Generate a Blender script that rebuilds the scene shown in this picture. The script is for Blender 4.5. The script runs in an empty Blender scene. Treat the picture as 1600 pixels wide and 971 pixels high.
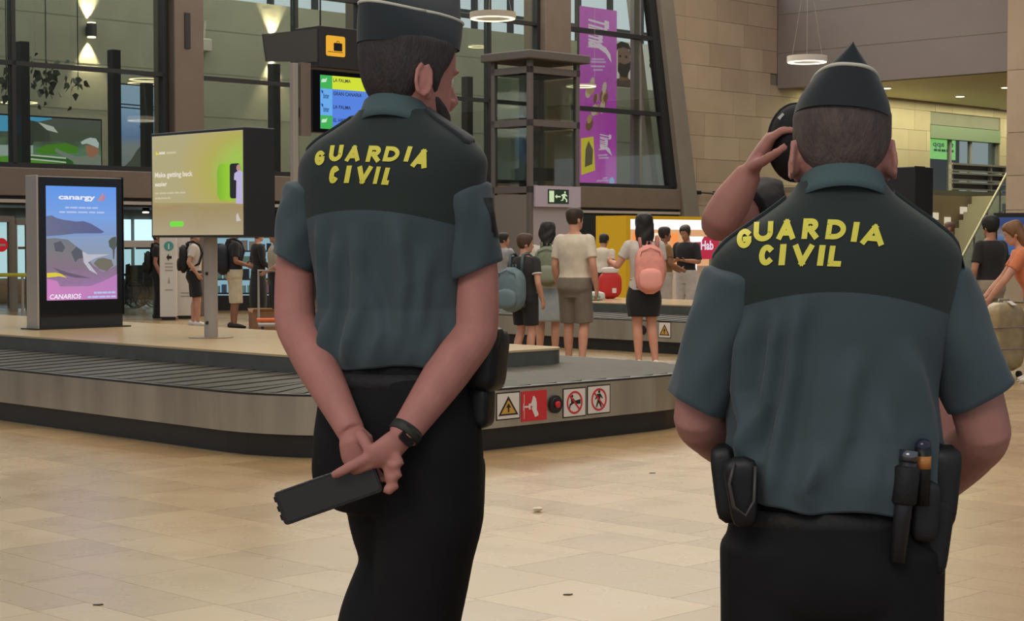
import bpy, bmesh, math, random
import numpy as np
from mathutils import Vector, Matrix
from mathutils.bvhtree import BVHTree
random.seed(7)
scene = bpy.context.scene
C = scene.collection
R = math.radians

# ---------------------------------------------------------------- camera
F = 2750.0          # focal length in pixels of the 1600 px wide frame
CAMH = 1.38
PITCH = math.atan((485.5 - 380.0) / F)
cd = bpy.data.cameras.new('camera')
cam = bpy.data.objects.new('camera', cd)
C.objects.link(cam)
cd.sensor_width = 36.0
cd.lens = F / 1600.0 * 36.0
cd.clip_end = 300
cam.location = (0, 0, CAMH)
cam.rotation_euler = (R(90) - PITCH, 0, 0)
scene.camera = cam

# ---------------------------------------------------------------- light
w = bpy.data.worlds.new('hall_daylight')
scene.world = w
w.use_nodes = True
bg = w.node_tree.nodes['Background']
bg.inputs[0].default_value = (0.86, 0.92, 1.0, 1)
bg.inputs[1].default_value = 0.42

def area(name, loc, size, energy, col, rot=(0, 0, 0), sy=None):
    d = bpy.data.lights.new(name, 'AREA')
    d.energy = energy
    d.color = col
    d.shape = 'RECTANGLE'
    d.size = size
    d.size_y = sy or size
    o = bpy.data.objects.new(name, d)
    C.objects.link(o)
    o.location = loc
    o.rotation_euler = rot
    return o
area('overhead_fill_light', (0, 13, 9.0), 10, 900, (1.0, 0.82, 0.58), sy=12)  # unseen overhead light, added for a warm glow on the floor
area('overhead_fill_light', (2, 34, 9.5), 16, 1900, (1.0, 0.85, 0.66), sy=16)  # unseen overhead light, added to brighten the stone wall at the right
area('rear_overhead_light', (-3, -3, 7.0), 5, 260, (1.0, 0.9, 0.78), rot=(R(25), 0, 0), sy=4)  # unseen area light above and behind the camera

GL = Matrix.Rotation(R(-45), 4, 'Z')
def at_hall(a, b, z): return tuple(GL @ Vector((a, b, z)))
area('gallery_fill_light', at_hall(-30.6, 27, 10.2), 5, 1900, (.95, 1.0, .90), rot=(0, 0, R(-45)), sy=34)  # unseen light added to lighten the dark gallery wall
area('lower_fill_light', at_hall(-32, 22, 2.15), 6, 160, (1.0, .95, .85), rot=(0, 0, R(-45)), sy=26)  # unseen light added to lift the dark rooms under the fascia
area('soffit_fill_light', at_hall(-26.4, 45, 5.45), 2.2, 520, (.95, 1.0, .58), rot=(0, 0, R(-45)), sy=13)  # unseen green-yellow light added here for the glow of the lit sign

vs = scene.view_settings
vs.view_transform = 'Standard'
vs.look = 'None'
vs.gamma = 1.0
vs.exposure = 0.0
vs.use_curve_mapping = False

# ---------------------------------------------------------------- pixel helpers (a pixel gives a direction only)
def ray(px, py):
    u = (px - 800) / F
    v = (485.5 - py) / F
    return Vector((u, math.cos(PITCH) + v * math.sin(PITCH), -math.sin(PITCH) + v * math.cos(PITCH)))
CAM = Vector((0, 0, CAMH))
def onz(px, py, z=0.0):
    d = ray(px, py)
    return CAM + d * ((z - CAMH) / d.z)
def ony(px, py, Y):
    d = ray(px, py)
    return CAM + d * (Y / d.y)
S2 = math.sqrt(.5)
HALL = Matrix.Rotation(R(-45), 4, 'Z')       # hall frame: a runs right/front, b runs right/back
def hall(a, b, z=0.0):
    return Vector(((a + b) * S2, (b - a) * S2, z))
def ona(px, py, a):
    d = ray(px, py)
    t = a / ((d.x - d.y) * S2)
    p = CAM + d * t
    return Vector((a, (p.x + p.y) * S2, p.z))   # (a, b, z)
def onb(px, py, b):
    d = ray(px, py)
    t = b / ((d.x + d.y) * S2)
    p = CAM + d * t
    return Vector(((p.x - p.y) * S2, b, p.z))
def pix(p):
    d = p - CAM
    f = d.y * math.cos(PITCH) - d.z * math.sin(PITCH)
    if f < .1: return (-9999, -9999)
    return (800 + F * d.x / f, 485.5 - F * (d.y * math.sin(PITCH) + d.z * math.cos(PITCH)) / f)

# ---------------------------------------------------------------- materials
def c3(r, g, b):
    def f(v):
        v /= 255.0
        return v / 12.92 if v <= .04045 else ((v + .055) / 1.055) ** 2.4
    return (f(r), f(g), f(b), 1)
MATS = {}
def mat(name, rgb, rough=.6, metal=0., var=0., scale=8., bump=0., bscale=40., spec=.5, stretch=None, sheen=0.):
    if name in MATS: return MATS[name]
    m = bpy.data.materials.new(name)
    m.use_nodes = True
    n = m.node_tree.nodes
    l = m.node_tree.links
    p = n['Principled BSDF']
    col = c3(*rgb)
    p.inputs['Base Color'].default_value = col
    p.inputs['Roughness'].default_value = rough
    p.inputs['Metallic'].default_value = metal
    p.inputs['Specular IOR Level'].default_value = spec
    if sheen: p.inputs['Sheen Weight'].default_value = sheen
    if var or bump:
        tc = n.new('ShaderNodeTexCoord')
        mp = n.new('ShaderNodeMapping')
        if stretch: mp.inputs['Scale'].default_value = stretch
        l.new(tc.outputs['Object'], mp.inputs[0])
    if var:
        nz = n.new('ShaderNodeTexNoise')
        nz.inputs['Scale'].default_value = scale
        nz.inputs['Detail'].default_value = 5
        l.new(mp.outputs[0], nz.inputs['Vector'])
        mx = n.new('ShaderNodeMix')
        mx.data_type = 'RGBA'
        k0 = max(0, 1 - var); k1 = 1 + var
        mx.inputs[6].default_value = (col[0] * k0, col[1] * k0, col[2] * k0, 1)
        mx.inputs[7].default_value = (min(1, col[0] * k1), min(1, col[1] * k1), min(1, col[2] * k1), 1)
        mr = n.new('ShaderNodeMapRange')
        mr.inputs[1].default_value = .3
        mr.inputs[2].default_value = .7
        l.new(nz.outputs[0], mr.inputs[0])
        l.new(mr.outputs[0], mx.inputs[0])
        l.new(mx.outputs[2], p.inputs['Base Color'])
    if bump:
        nb = n.new('ShaderNodeTexNoise')
        nb.inputs['Scale'].default_value = bscale
        nb.inputs['Detail'].default_value = 4
        l.new(mp.outputs[0], nb.inputs['Vector'])
        b = n.new('ShaderNodeBump')
        b.inputs['Strength'].default_value = bump
        b.inputs['Distance'].default_value = .01
        l.new(nb.outputs[0], b.inputs['Height'])
        l.new(b.outputs[0], p.inputs['Normal'])
    MATS[name] = m
    return m
def emat(name, rgb, strength=1.0):
    if name in MATS: return MATS[name]
    m = bpy.data.materials.new(name)
    m.use_nodes = True
    p = m.node_tree.nodes['Principled BSDF']
    p.inputs['Base Color'].default_value = (.01, .01, .01, 1)
    p.inputs['Roughness'].default_value = .3
    p.inputs['Emission Color'].default_value = c3(*rgb)
    p.inputs['Emission Strength'].default_value = strength
    MATS[name] = m
    return m
def ramp_emat(name, stops, axis=1, strength=1.0, noise=0., nscale=6.):
    """lit display picture: colour ramp along one axis of the generated box"""
    m = bpy.data.materials.new(name)
    m.use_nodes = True
    n = m.node_tree.nodes; l = m.node_tree.links
    p = n['Principled BSDF']
    p.inputs['Base Color'].default_value = (.01, .01, .01, 1)
    p.inputs['Roughness'].default_value = .25
    tc = n.new('ShaderNodeTexCoord')
    sp = n.new('ShaderNodeSeparateXYZ')
    l.new(tc.outputs['Generated'], sp.inputs[0])
    src = sp.outputs[axis]
    if noise:
        nz = n.new('ShaderNodeTexNoise'); nz.inputs['Scale'].default_value = nscale; nz.inputs['Detail'].default_value = 4
        l.new(tc.outputs['Generated'], nz.inputs['Vector'])
        ma = n.new('ShaderNodeMath'); ma.operation = 'MULTIPLY_ADD'
        l.new(nz.outputs[0], ma.inputs[0]); ma.inputs[1].default_value = noise
        sb = n.new('ShaderNodeMath'); sb.operation = 'SUBTRACT'; l.new(src, sb.inputs[0]); sb.inputs[1].default_value = noise * .5
        l.new(sb.outputs[0], ma.inputs[2]); src = ma.outputs[0]
    cr = n.new('ShaderNodeValToRGB')
    e = cr.color_ramp.elements
    e[0].position = stops[0][0]; e[0].color = c3(*stops[0][1])
    e[1].position = stops[-1][0]; e[1].color = c3(*stops[-1][1])
    for t, c in stops[1:-1]:
        k = e.new(t); k.color = c3(*c)
    l.new(src, cr.inputs[0])
    l.new(cr.outputs[0], p.inputs['Emission Color'])
    p.inputs['Emission Strength'].default_value = strength
    MATS[name] = m
    return m
def glass(name, tint, gloss=.12, rough=.02):
    m = bpy.data.materials.new(name)
    m.use_nodes = True
    n = m.node_tree.nodes; l = m.node_tree.links
    n.remove(n['Principled BSDF'])
    t = n.new('ShaderNodeBsdfTransparent'); t.inputs[0].default_value = c3(*tint)
    g = n.new('ShaderNodeBsdfGlossy'); g.inputs['Roughness'].default_value = rough
    g.inputs['Color'].default_value = (.9, .95, .95, 1)
    mx = n.new('ShaderNodeMixShader'); mx.inputs[0].default_value = gloss
    l.new(t.outputs[0], mx.inputs[1]); l.new(g.outputs[0], mx.inputs[2])
    l.new(mx.outputs[0], n['Material Output'].inputs[0])
    MATS[name] = m
    return m

# ---------------------------------------------------------------- mesh builder
class MB:
    def __init__(s, M=None):
        s.v = []; s.f = []; s.mi = []; s.M = M
    def add(s, vs, fs, mi=0):
        o = len(s.v)
        if s.M is not None: vs = [s.M @ Vector(q) for q in vs]
        s.v += [tuple(q) for q in vs]
        s.f += [tuple(i + o for i in q) for q in fs]
        s.mi += [mi] * len(fs)
        return s
    def box(s, c, d, rot=None, mi=0):
        x, y, z = d[0] / 2, d[1] / 2, d[2] / 2
        vs = [Vector((sx * x, sy * y, sz * z)) for sz in (-1, 1) for sy in (-1, 1) for sx in (-1, 1)]
        if rot is not None: vs = [rot @ q for q in vs]
        c = Vector(c)
        return s.add([q + c for q in vs], [(0, 2, 3, 1), (4, 5, 7, 6), (0, 1, 5, 4), (2, 6, 7, 3), (0, 4, 6, 2), (1, 3, 7, 5)], mi)
    def bb(s, x0, x1, y0, y1, z0, z1, mi=0):
        return s.box(((x0 + x1) / 2, (y0 + y1) / 2, (z0 + z1) / 2), (abs(x1 - x0), abs(y1 - y0), abs(z1 - z0)), None, mi)
    def prism(s, poly, z0, z1, M=None, mi=0):
        n = len(poly)
        vs = [Vector((p[0], p[1], z0)) for p in poly] + [Vector((p[0], p[1], z1)) for p in poly]
        if M is not None: vs = [M @ q for q in vs]
        fs = [tuple(range(n - 1, -1, -1)), tuple(range(n, 2 * n))] + [(i, (i + 1) % n, n + (i + 1) % n, n + i) for i in range(n)]
        return s.add(vs, fs, mi)
    def loft(s, rings, caps=True, closed=True, mi=0):
        n = len(rings[0]); vs = [q for r in rings for q in r]; fs = []
        for k in range(len(rings) - 1):
            for i in range(n if closed else n - 1):
                j = (i + 1) % n
                fs.append((k * n + i, k * n + j, (k + 1) * n + j, (k + 1) * n + i))
        if caps and closed:
            fs.append(tuple(range(n - 1, -1, -1)))
            fs.append(tuple(range((len(rings) - 1) * n, len(rings) * n)))
        return s.add(vs, fs, mi)
    def tube(s, pts, r, n=10, caps=True, side=None, mi=0):
        """r: number, list of numbers, or list of (r_side, r_other)"""
        pts = [Vector(p) for p in pts]; m = len(pts)
        rr = [r] * m if not isinstance(r, (list, tuple)) else list(r)
        T = []
        for i in range(m):
            t = pts[min(i + 1, m - 1)] - pts[max(i - 1, 0)]
            T.append(t.normalized() if t.length > 1e-9 else Vector((0, 0, 1)))
        u = Vector(side) if side is not None else (Vector((1, 0, 0)) if abs(T[0].x) < .9 else Vector((0, 1, 0)))
        rings = []
        for i in range(m):
            u = (u - T[i] * u.dot(T[i])).normalized()
            q = T[i].cross(u)
            ra, rb = rr[i] if isinstance(rr[i], (list, tuple)) else (rr[i], rr[i])
            rings.append([pts[i] + u * (ra * math.cos(2 * math.pi * k / n)) + q * (rb * math.sin(2 * math.pi * k / n)) for k in range(n)])
        return s.loft(rings, caps, True, mi)
    def ball(s, c, r, n=12, m=8, rot=None, mi=0):
        c = Vector(c)
        if not isinstance(r, (list, tuple)): r = (r, r, r)
        rings = []
        for k in range(1, m):
            ph = math.pi * k / m
            ring = [Vector((r[0] * math.sin(ph) * math.cos(2 * math.pi * i / n), r[1] * math.sin(ph) * math.sin(2 * math.pi * i / n), -r[2] * math.cos(ph))) for i in range(n)]
            rings.append([(rot @ q if rot is not None else q) + c for q in ring])
        return s.loft(rings, True, True, mi)
    def mesh(s, name='mesh'):
        me = bpy.data.meshes.new(name)
        me.from_pydata(s.v, [], s.f)
        if any(s.mi): me.polygons.foreach_set('material_index', s.mi)
        me.update()
        return me
    def build(s, name, m, parent=None, smooth=False, bevel=0., loc=None, fix=True):
        me = s.mesh(name)
        if fix:
            bm = bmesh.new(); bm.from_mesh(me)
            bmesh.ops.recalc_face_normals(bm, faces=bm.faces)
            bm.to_mesh(me); bm.free()
        return link(name, me, m, parent, smooth, bevel)
def link(name, me, m, parent=None, smooth=False, bevel=0.):
    for q in (m if isinstance(m, (list, tuple)) else [m]): me.materials.append(q)
    if smooth: me.polygons.foreach_set('use_smooth', [True] * len(me.polygons))
    o = bpy.data.objects.new(name, me)
    C.objects.link(o)
    if parent is not None: o.parent = parent
    if bevel:
        b = o.modifiers.new('bevel', 'BEVEL'); b.width = bevel; b.segments = 2; b.limit_method = 'ANGLE'
    return o
def tag(o, label, cat, group=None):
    o['label'] = label; o['category'] = cat
    if group: o['group'] = group
    return o
def thing(name, label, cat, loc=(0, 0, 0), rz=0., group=None):
    o = bpy.data.objects.new(name, None)
    o.empty_display_size = .1
    C.objects.link(o)
    o.location = loc; o.rotation_euler = (0, 0, rz)
    return tag(o, label, cat, group)
def setting(name, loc=(0, 0, 0), rz=0.):
    o = bpy.data.objects.new(name, None)
    C.objects.link(o)
    o.location = loc; o.rotation_euler = (0, 0, rz)
    o['kind'] = 'structure'
    return o
def struct(o):
    o['kind'] = 'structure'; return o
def mat4(o):
    return Matrix.Translation(o.location) @ Matrix.Rotation(o.rotation_euler.z, 4, 'Z')
def copy_tree(o, parent=None):
    c = o.copy(); C.objects.link(c); c.parent = parent
    for ch in [q for q in bpy.data.objects if q.parent == o]: copy_tree(ch, c)
    return c

def text_mesh(s, bold=0.0, res=3):
    """flat mesh of a string, cap height 1, left edge at 0; returns verts (np), faces, width"""
    cu = bpy.data.curves.new('t', 'FONT')
    cu.body = s; cu.size = 1.0; cu.offset = bold; cu.resolution_u = res
    o = bpy.data.objects.new('t', cu)
    C.objects.link(o)
    dg = bpy.context.evaluated_depsgraph_get()
    me = bpy.data.meshes.new_from_object(o.evaluated_get(dg))
    v = np.array([q.co[:] for q in me.vertices]) if len(me.vertices) else np.zeros((0, 3))
    f = [tuple(p.vertices) for p in me.polygons]
    bpy.data.objects.remove(o); bpy.data.curves.remove(cu); bpy.data.meshes.remove(me)
    if len(v):
        v[:, 0] -= v[:, 0].min(); v[:, :2] /= .69
    return v, f, (v[:, 0].max() if len(v) else 0)
def text(name, s, M, h, m, parent, width=None, bold=.01, shear=0., th=.002, center=False):
    """lettering in the XY plane of M (h = cap height)"""
    v, f, wd = text_mesh(s, bold)
    k = width / wd if width else h
    off = -(k * wd) / 2 if center else 0
    vs = [M @ Vector((q[0] * k + off + shear * q[1] * h, q[1] * h, th)) for q in v]
    mb = MB(); mb.add(vs, f)
    return mb.build(name, m, parent, fix=False)
def circ(cx, cy, r, n=24, a0=0, a1=360):
    k = n if abs(a1 - a0) >= 360 else n + 1
    return [(cx + r * math.cos(R(a0 + (a1 - a0) * i / n)), cy + r * math.sin(R(a0 + (a1 - a0) * i / n))) for i in range(k)]
def flat(name, poly, M, m, parent, z=.002, th=.0015):
    mb = MB(); mb.prism(poly, z, z + th, M)
    return mb.build(name, m, parent)
def ringpoly(cx, cy, r0, r1, n=32):
    return circ(cx, cy, r0, n), circ(cx, cy, r1, n)
def flat_ring(name, cx, cy, r0, r1, M, m, parent, z=.002, th=.0015, n=32):
    mb = MB()
    a, b = ringpoly(cx, cy, r0, r1, n)
    vs = [M @ Vector((p[0], p[1], zz)) for zz in (z, z + th) for p in a + b]
    fs = []
    for i in range(n):
        j = (i + 1) % n
        fs += [(i, j, n + j, n + i), (2 * n + i, 3 * n + i, 3 * n + j, 2 * n + j), (n + i, n + j, 3 * n + j, 3 * n + i), (i, 2 * n + i, 2 * n + j, j)]
    mb.add(vs, fs)
    return mb.build(name, m, parent)
def frameM(o, x, y):
    """matrix with origin o, local x, y directions, z = x cross y"""
    x = Vector(x).normalized(); y = Vector(y).normalized(); z = x.cross(y).normalized()
    y = z.cross(x)
    return Matrix(((x.x, y.x, z.x, o[0]), (x.y, y.y, z.y, o[1]), (x.z, y.z, z.z, o[2]), (0, 0, 0, 1)))
def rrect(x0, x1, y0, y1, r, n=5):
    P = []
    for cx, cy, a in ((x1 - r, y1 - r, 0), (x0 + r, y1 - r, 90), (x0 + r, y0 + r, 180), (x1 - r, y0 + r, 270)):
        P += [(cx + r * math.cos(R(a + 90 * i / n)), cy + r * math.sin(R(a + 90 * i / n))) for i in range(n + 1)]
    return P
def smoothstep(x, a, b):
    t = min(1., max(0., (x - a) / (b - a)))
    return t * t * (3 - 2 * t)
def remesh(mb, voxel, it=4, fac=.5):
    me = mb.mesh('tmp')
    bm = bmesh.new(); bm.from_mesh(me); bmesh.ops.recalc_face_normals(bm, faces=bm.faces); bm.to_mesh(me); bm.free()
    o = bpy.data.objects.new('tmp', me); C.objects.link(o)
    r = o.modifiers.new('r', 'REMESH'); r.mode = 'VOXEL'; r.voxel_size = voxel; r.use_smooth_shade = True
    if it:
        q = o.modifiers.new('s', 'SMOOTH'); q.factor = fac; q.iterations = it
    dg = bpy.context.evaluated_depsgraph_get()
    out = bpy.data.meshes.new_from_object(o.evaluated_get(dg))
    bpy.data.objects.remove(o); bpy.data.meshes.remove(me)
    return out
def lerp_tab(tab, t):
    """smooth (Catmull-Rom style) interpolation of rows [t, v1, v2...]"""
    n = len(tab)
    if t <= tab[0][0]: return list(tab[0][1:])
    if t >= tab[-1][0]: return list(tab[-1][1:])
    for i in range(n - 1):
        if tab[i][0] <= t <= tab[i + 1][0]: break
    p0 = tab[max(i - 1, 0)]; p1 = tab[i]; p2 = tab[i + 1]; p3 = tab[min(i + 2, n - 1)]
    h = p2[0] - p1[0]; s = (t - p1[0]) / h; out = []
    for k in range(1, len(p1)):
        d = (p2[k] - p1[k]) / h
        d0 = (p1[k] - p0[k]) / (p1[0] - p0[0]) if p1[0] > p0[0] else d
        d3 = (p3[k] - p2[k]) / (p3[0] - p2[0]) if p3[0] > p2[0] else d
        m1 = (d + d0) / 2 if d * d0 > 0 else 0
        m2 = (d + d3) / 2 if d * d3 > 0 else 0
        if i == 0: m1 = d
        if i == n - 2: m2 = d
        out.append((2 * s**3 - 3 * s**2 + 1) * p1[k] + (s**3 - 2 * s**2 + s) * h * m1 + (-2 * s**3 + 3 * s**2) * p2[k] + (s**3 - s**2) * h * m2)
    return out

def blurred(name, M, h, m, parent, width, seed=1, th=.002):
    """a line of print too small to read: a row of short word bars"""
    r_ = random.Random(seed); x = 0.; mb = MB()
    while x < width * .96:
        l_ = min(width - x, width * r_.uniform(.1, .24)); mb.prism([(x, 0), (x + l_, 0), (x + l_, h * .8), (x, h * .8)], th, th + .0005, M); x += l_ + width * .03
    return mb.build(name, m, parent)
# ================================================================ SETTING
M_steel = mat('brushed_steel', (172, 166, 152), .36, .75, var=.16, scale=5, stretch=(1, 1, .15), bump=.05, bscale=30)
M_dsteel = mat('dark_steel', (104, 106, 100), .4, .6, var=.12, scale=6)
M_black = mat('matt_black', (22, 22, 23), .5)
M_kick = mat('black_kick_plate', (40, 39, 36), .42, .2, var=.15)
M_frame = mat('charcoal_frame', (40, 42, 45), .45, .3)
M_brown = mat('brown_cladding', (100, 88, 79), .55, 0, var=.06, scale=3)
M_conc = mat('grey_green_plaster', (128, 126, 112), .8, 0, var=.07, scale=1.3)
M_concd = mat('grey_concrete', (112, 107, 98), .8, 0, var=.08, scale=2.)
M_ceil = mat('grey_bulkhead_paint', (112, 103, 102), .75, 0, var=.03, scale=2)
M_white = mat('white_laminate', (212, 206, 198), .4)
M_grey = mat('light_grey_paint', (158, 152, 145), .5)
M_mid = mat('mid_grey_paint', (112, 106, 108), .5)
M_pane = glass('window_pane', (224, 228, 222), .11)
M_pane2 = glass('clear_pane', (225, 232, 228), .07)
M_orange = mat('orange_plastic', (222, 104, 50), .5)

# floor: dark bed with stone slabs as pieces
def tint_mat(name, lo, hi, rough, spec=.5, var=.06, vscale=3.):
    m = bpy.data.materials.new(name); m.use_nodes = True
    n = m.node_tree.nodes; l = m.node_tree.links; p = n['Principled BSDF']
    at = n.new('ShaderNodeAttribute'); at.attribute_name = 'tint'
    cr = n.new('ShaderNodeMix'); cr.data_type = 'RGBA'
    cr.inputs[6].default_value = c3(*lo); cr.inputs[7].default_value = c3(*hi)
    l.new(at.outputs['Fac'], cr.inputs[0])
    tc = n.new('ShaderNodeTexCoord')
    nz = n.new('ShaderNodeTexNoise'); nz.inputs['Scale'].default_value = vscale; nz.inputs['Detail'].default_value = 3; nz.inputs['Roughness'].default_value = .5
    l.new(tc.outputs['Object'], nz.inputs['Vector'])
    mr = n.new('ShaderNodeMapRange'); mr.inputs[1].default_value = .25; mr.inputs[2].default_value = .75
    mr.inputs[3].default_value = 1 - var; mr.inputs[4].default_value = 1 + var
    l.new(nz.outputs[0], mr.inputs[0])
    mu = n.new('ShaderNodeMix'); mu.data_type = 'RGBA'; mu.blend_type = 'MULTIPLY'; mu.inputs[0].default_value = 1
    l.new(cr.outputs[2], mu.inputs[6]); l.new(mr.outputs[0], mu.inputs[7])
    l.new(mu.outputs[2], p.inputs['Base Color'])
    r2 = n.new('ShaderNodeMapRange'); r2.inputs[3].default_value = rough - .06; r2.inputs[4].default_value = rough + .1
    l.new(nz.outputs[0], r2.inputs[0]); l.new(r2.outputs[0], p.inputs['Roughness'])
    p.inputs['Specular IOR Level'].default_value = spec
    MATS[name] = m
    return m
M_tile = tint_mat('polished_marble_slab', (154, 128, 92), (174, 148, 110), .26, .5, .03)
M_stone = tint_mat('limestone_cladding', (152, 135, 117), (166, 149, 130), .8, .2, .07, 1.5)

def set_tint(me, vals):
    at = me.attributes.new('tint', 'FLOAT', 'FACE')
    at.data.foreach_set('value', vals)
fl = MB(); fl.bb(-40, 45, 0.5, 75, -.2, -.012)
floor = struct(fl.build('floor', mat('floor_joint', (124, 102, 74), .5)))

CAR1 = dict(a0=-22., a1=-8.32, b0=6.8, b1=11.0)
rg = random.Random(11)
slabs = []
b = 1.0; row = 0
widths = [.22, .33, .44, .33, .55, .28, .44]
while b < 33:
    wd = widths[row % 7] if rg.random() < .8 else rg.choice(widths)
    if b < 7.7 < b + wd: wd = 7.7 - b if 7.7 - b > .15 else wd
    a = -34 + rg.random() * .6
    while a < 1:
        ln = rg.choice((.42, .42, .55, .62, .75, .9))
        slabs.append((a, a + ln, b, b + wd, rg.random()))
        a += ln
    b += wd; row += 1
vis = []
for s in slabs:
    ca, cb = (s[0] + s[1]) / 2, (s[2] + s[3]) / 2
    if CAR1['a0'] < s[0] and s[1] < CAR1['a1'] - .6 and CAR1['b0'] + .6 < s[2] and s[3] < CAR1['b1'] - .6: continue
    p = hall(ca, cb)
    if p.y < 3.2 or p.y > 44: continue
    q = pix(p)
    if -260 < q[0] < 1860 and q[1] < 1300: vis.append((p.y, s))
vis.sort(key=lambda t: t[0])
def slab_geo(mb, s, tl):
    g = .001
    mb.bb(s[0] + g, s[1] - g, s[2] + g, s[3] - g, -.012, 0)
    t = s[4]; t = t if rg.random() < .75 else (t * .2 if t < .5 else .8 + .2 * t)
    tl += [t] * 6
inview = [t for t in vis if -60 < pix(hall((t[1][0] + t[1][1]) / 2, (t[1][2] + t[1][3]) / 2))[0] < 1660 and pix(hall((t[1][0] + t[1][1]) / 2, (t[1][2] + t[1][3]) / 2))[1] < 1010]
first = set(id(t) for t in inview[:300])
rest = MB(HALL); rt = []
for t in vis:
    if id(t) in first:
        mb = MB(HALL); tl = []
        slab_geo(mb, t[1], tl)
        me = mb.mesh('slab'); set_tint(me, tl)
        link('floor_slab', me, M_tile, floor)
    else:
        slab_geo(rest, t[1], rt)
me = rest.mesh('slab_field'); set_tint(me, rt)
o = link('slab_field', me, M_tile, floor); o['kind'] = 'stuff'

# ---------------------------------------------------------------- glass wall (plane a = GA), bays between posts
GA = -27.8
ZS, ZT, ZU, ZTOP = 2.75, 4.5, 6.3, 8.2
def wall_b(px, py=268): return ona(px, py, GA).y
def bay(name, pxs, b_override=None, th=.16, slant=None):
    """glazed bay with a sill, transoms, end posts and inner mullions at the given pixel columns"""
    root = setting(name)
    bs = [wall_b(p) for p in pxs]
    lo, hi = bs[0], bs[-1]
    def fr(n, b0, b1, z0, z1, d=th):
        m = MB(HALL); m.bb(GA - d / 2, GA + d / 2, b0, b1, z0, z1); return m.build(n, M_frame, root)
    for z in (ZT, ZU): fr('transom', lo, hi, z - .038, z + .038)
    fr('sill_rail', lo, hi, ZS - .06, ZS + .03)
    for k, bb_ in enumerate(bs):
        wd = .11 if k in (0, len(bs) - 1) else .075
        fr('mullion', bb_ - wd / 2, bb_ + wd / 2, ZS, ZTOP)
    for k in range(len(bs) - 1):
        for z0, z1 in ((ZS, ZT), (ZT, ZU), (ZU, ZTOP)):
            m = MB(HALL); m.bb(GA - .012, GA + .012, bs[k] + .045, bs[k + 1] - .045, z0 + .03, z1 - .05)
            m.build('pane', M_pane, root)
    return root
bay('window_1', (-150, 20, 256))
bay('window_2', (309, 461, 560))
bay('window_3', (600, 762, 838))
# last bay has a leaning right edge
root = setting('window_4')
bl = wall_b(881); br0 = ona(1047, 292, GA); br1 = ona(1014, 0, GA)
def edge_b(z):
    t = (z - br0.z) / (br1.z - br0.z); return br0.y + (br1.y - br0.y) * t
MW = Matrix(((0, 0, 1, GA), (1, 0, 0, 0), (0, 1, 0, 0), (0, 0, 0, 1)))    # (b, z, out) -> hall
bm_ = ona(1001, 150, GA).y
for z in (ZT, ZU):
    m = MB(HALL); m.bb(GA - .08, GA + .08, bl, edge_b(z), z - .05, z + .05); m.build('transom', M_frame, root)
m = MB(HALL); m.bb(GA - .08, GA + .08, bl, edge_b(ZS), ZS - .06, ZS + .03); m.build('sill_rail', M_frame, root)
for z0, z1 in ((ZS, ZT), (ZT, ZU), (ZU, ZTOP)):
    for p in ([(bl, z0), (bm_ - .05, z0), (bm_ - .05, z1), (bl, z1)], [(bm_ + .05, z0), (edge_b(z0), z0), (edge_b(z1), z1), (bm_ + .05, z1)]):
        m = MB(HALL @ MW); m.prism(p, -.012, .012); m.build('pane', M_pane, root)
m = MB(HALL); m.bb(GA - .08, GA + .08, bl - .07, bl + .07, ZS, ZTOP); m.build('mullion', M_frame, root)
m = MB(HALL); m.bb(GA - .14, GA - .02, bm_ - .22, bm_ + .03, ZS, ZTOP); m.build('mullion', M_mid, root)
m = MB(HALL @ MW); m.prism([(edge_b(ZS) - .12, ZS), (edge_b(ZS) + .16, ZS), (edge_b(ZTOP) + .16, ZTOP), (edge_b(ZTOP) - .12, ZTOP)], -.09, .09); m.build('slanted_jamb', M_frame, root)
m = MB(HALL @ MW); m.prism([(edge_b(ZS) - .42, ZS), (edge_b(ZS) - .2, ZS), (edge_b(ZTOP) - .2, ZTOP), (edge_b(ZTOP) - .42, ZTOP)], -.35, -.2); m.build('leaning_strut', M_grey, root)

# brown clad columns between the bays
def column(name, p0, p1, z0, z1, d0=-.45, d1=.25, m_=None):
    b0, b1 = wall_b(p0), wall_b(p1)
    m = MB(HALL); m.bb(GA + d0, GA + d1, b0, b1, z0, z1)
    return struct(m.build(name, m_ or M_brown, bevel=.02))
column('column', 262, 308, 0, ZTOP)
column('column', 562, 598, 0, ZTOP)
column('column', 840, 880, 0, ZTOP)
# brown fascia beam under the glazing and slim metal line
b0, b1 = wall_b(-150), edge_b(ZS) + .2
zf = 2.2
fm = MB(HALL); fm.bb(GA - .35, GA + .18, b0, b1, zf, ZS - .06)
fas = struct(fm.build('trim_1', M_brown, bevel=.015))
m = MB(HALL); m.bb(GA - .4, GA + .1, b0, b1, zf - .16, zf - .002); struct(m.build('trim_2', M_frame))
m = MB(HALL); m.bb(GA + .1, GA + .16, b0, b1, zf - .12, zf - .06); struct(m.build('trim_3', M_grey))

# room behind the glazing: plaster wall, floor slab, ceiling, bright clerestory above
WB = GA - 6.0
m = MB(HALL); m.bb(WB - .3, WB, b0 - 8, 46, ZS - .3, 7.05); wall_back = struct(m.build('wall_back', M_conc))
m = MB(HALL); m.bb(WB, GA - .45, b0 - 8, 46, ZS - .35, ZS - .15); struct(m.build('floor_gallery', M_concd))
# fine horizontal board joints of the plaster wall
for z in (4.3, 5.3, 6.3):
    m = MB(HALL); m.bb(WB + .001, WB + .006, b0 - 8, 46, z - .01, z + .01); m.build('joint_line', mat('plaster_joint', (116, 114, 102), .8), wall_back)
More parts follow.
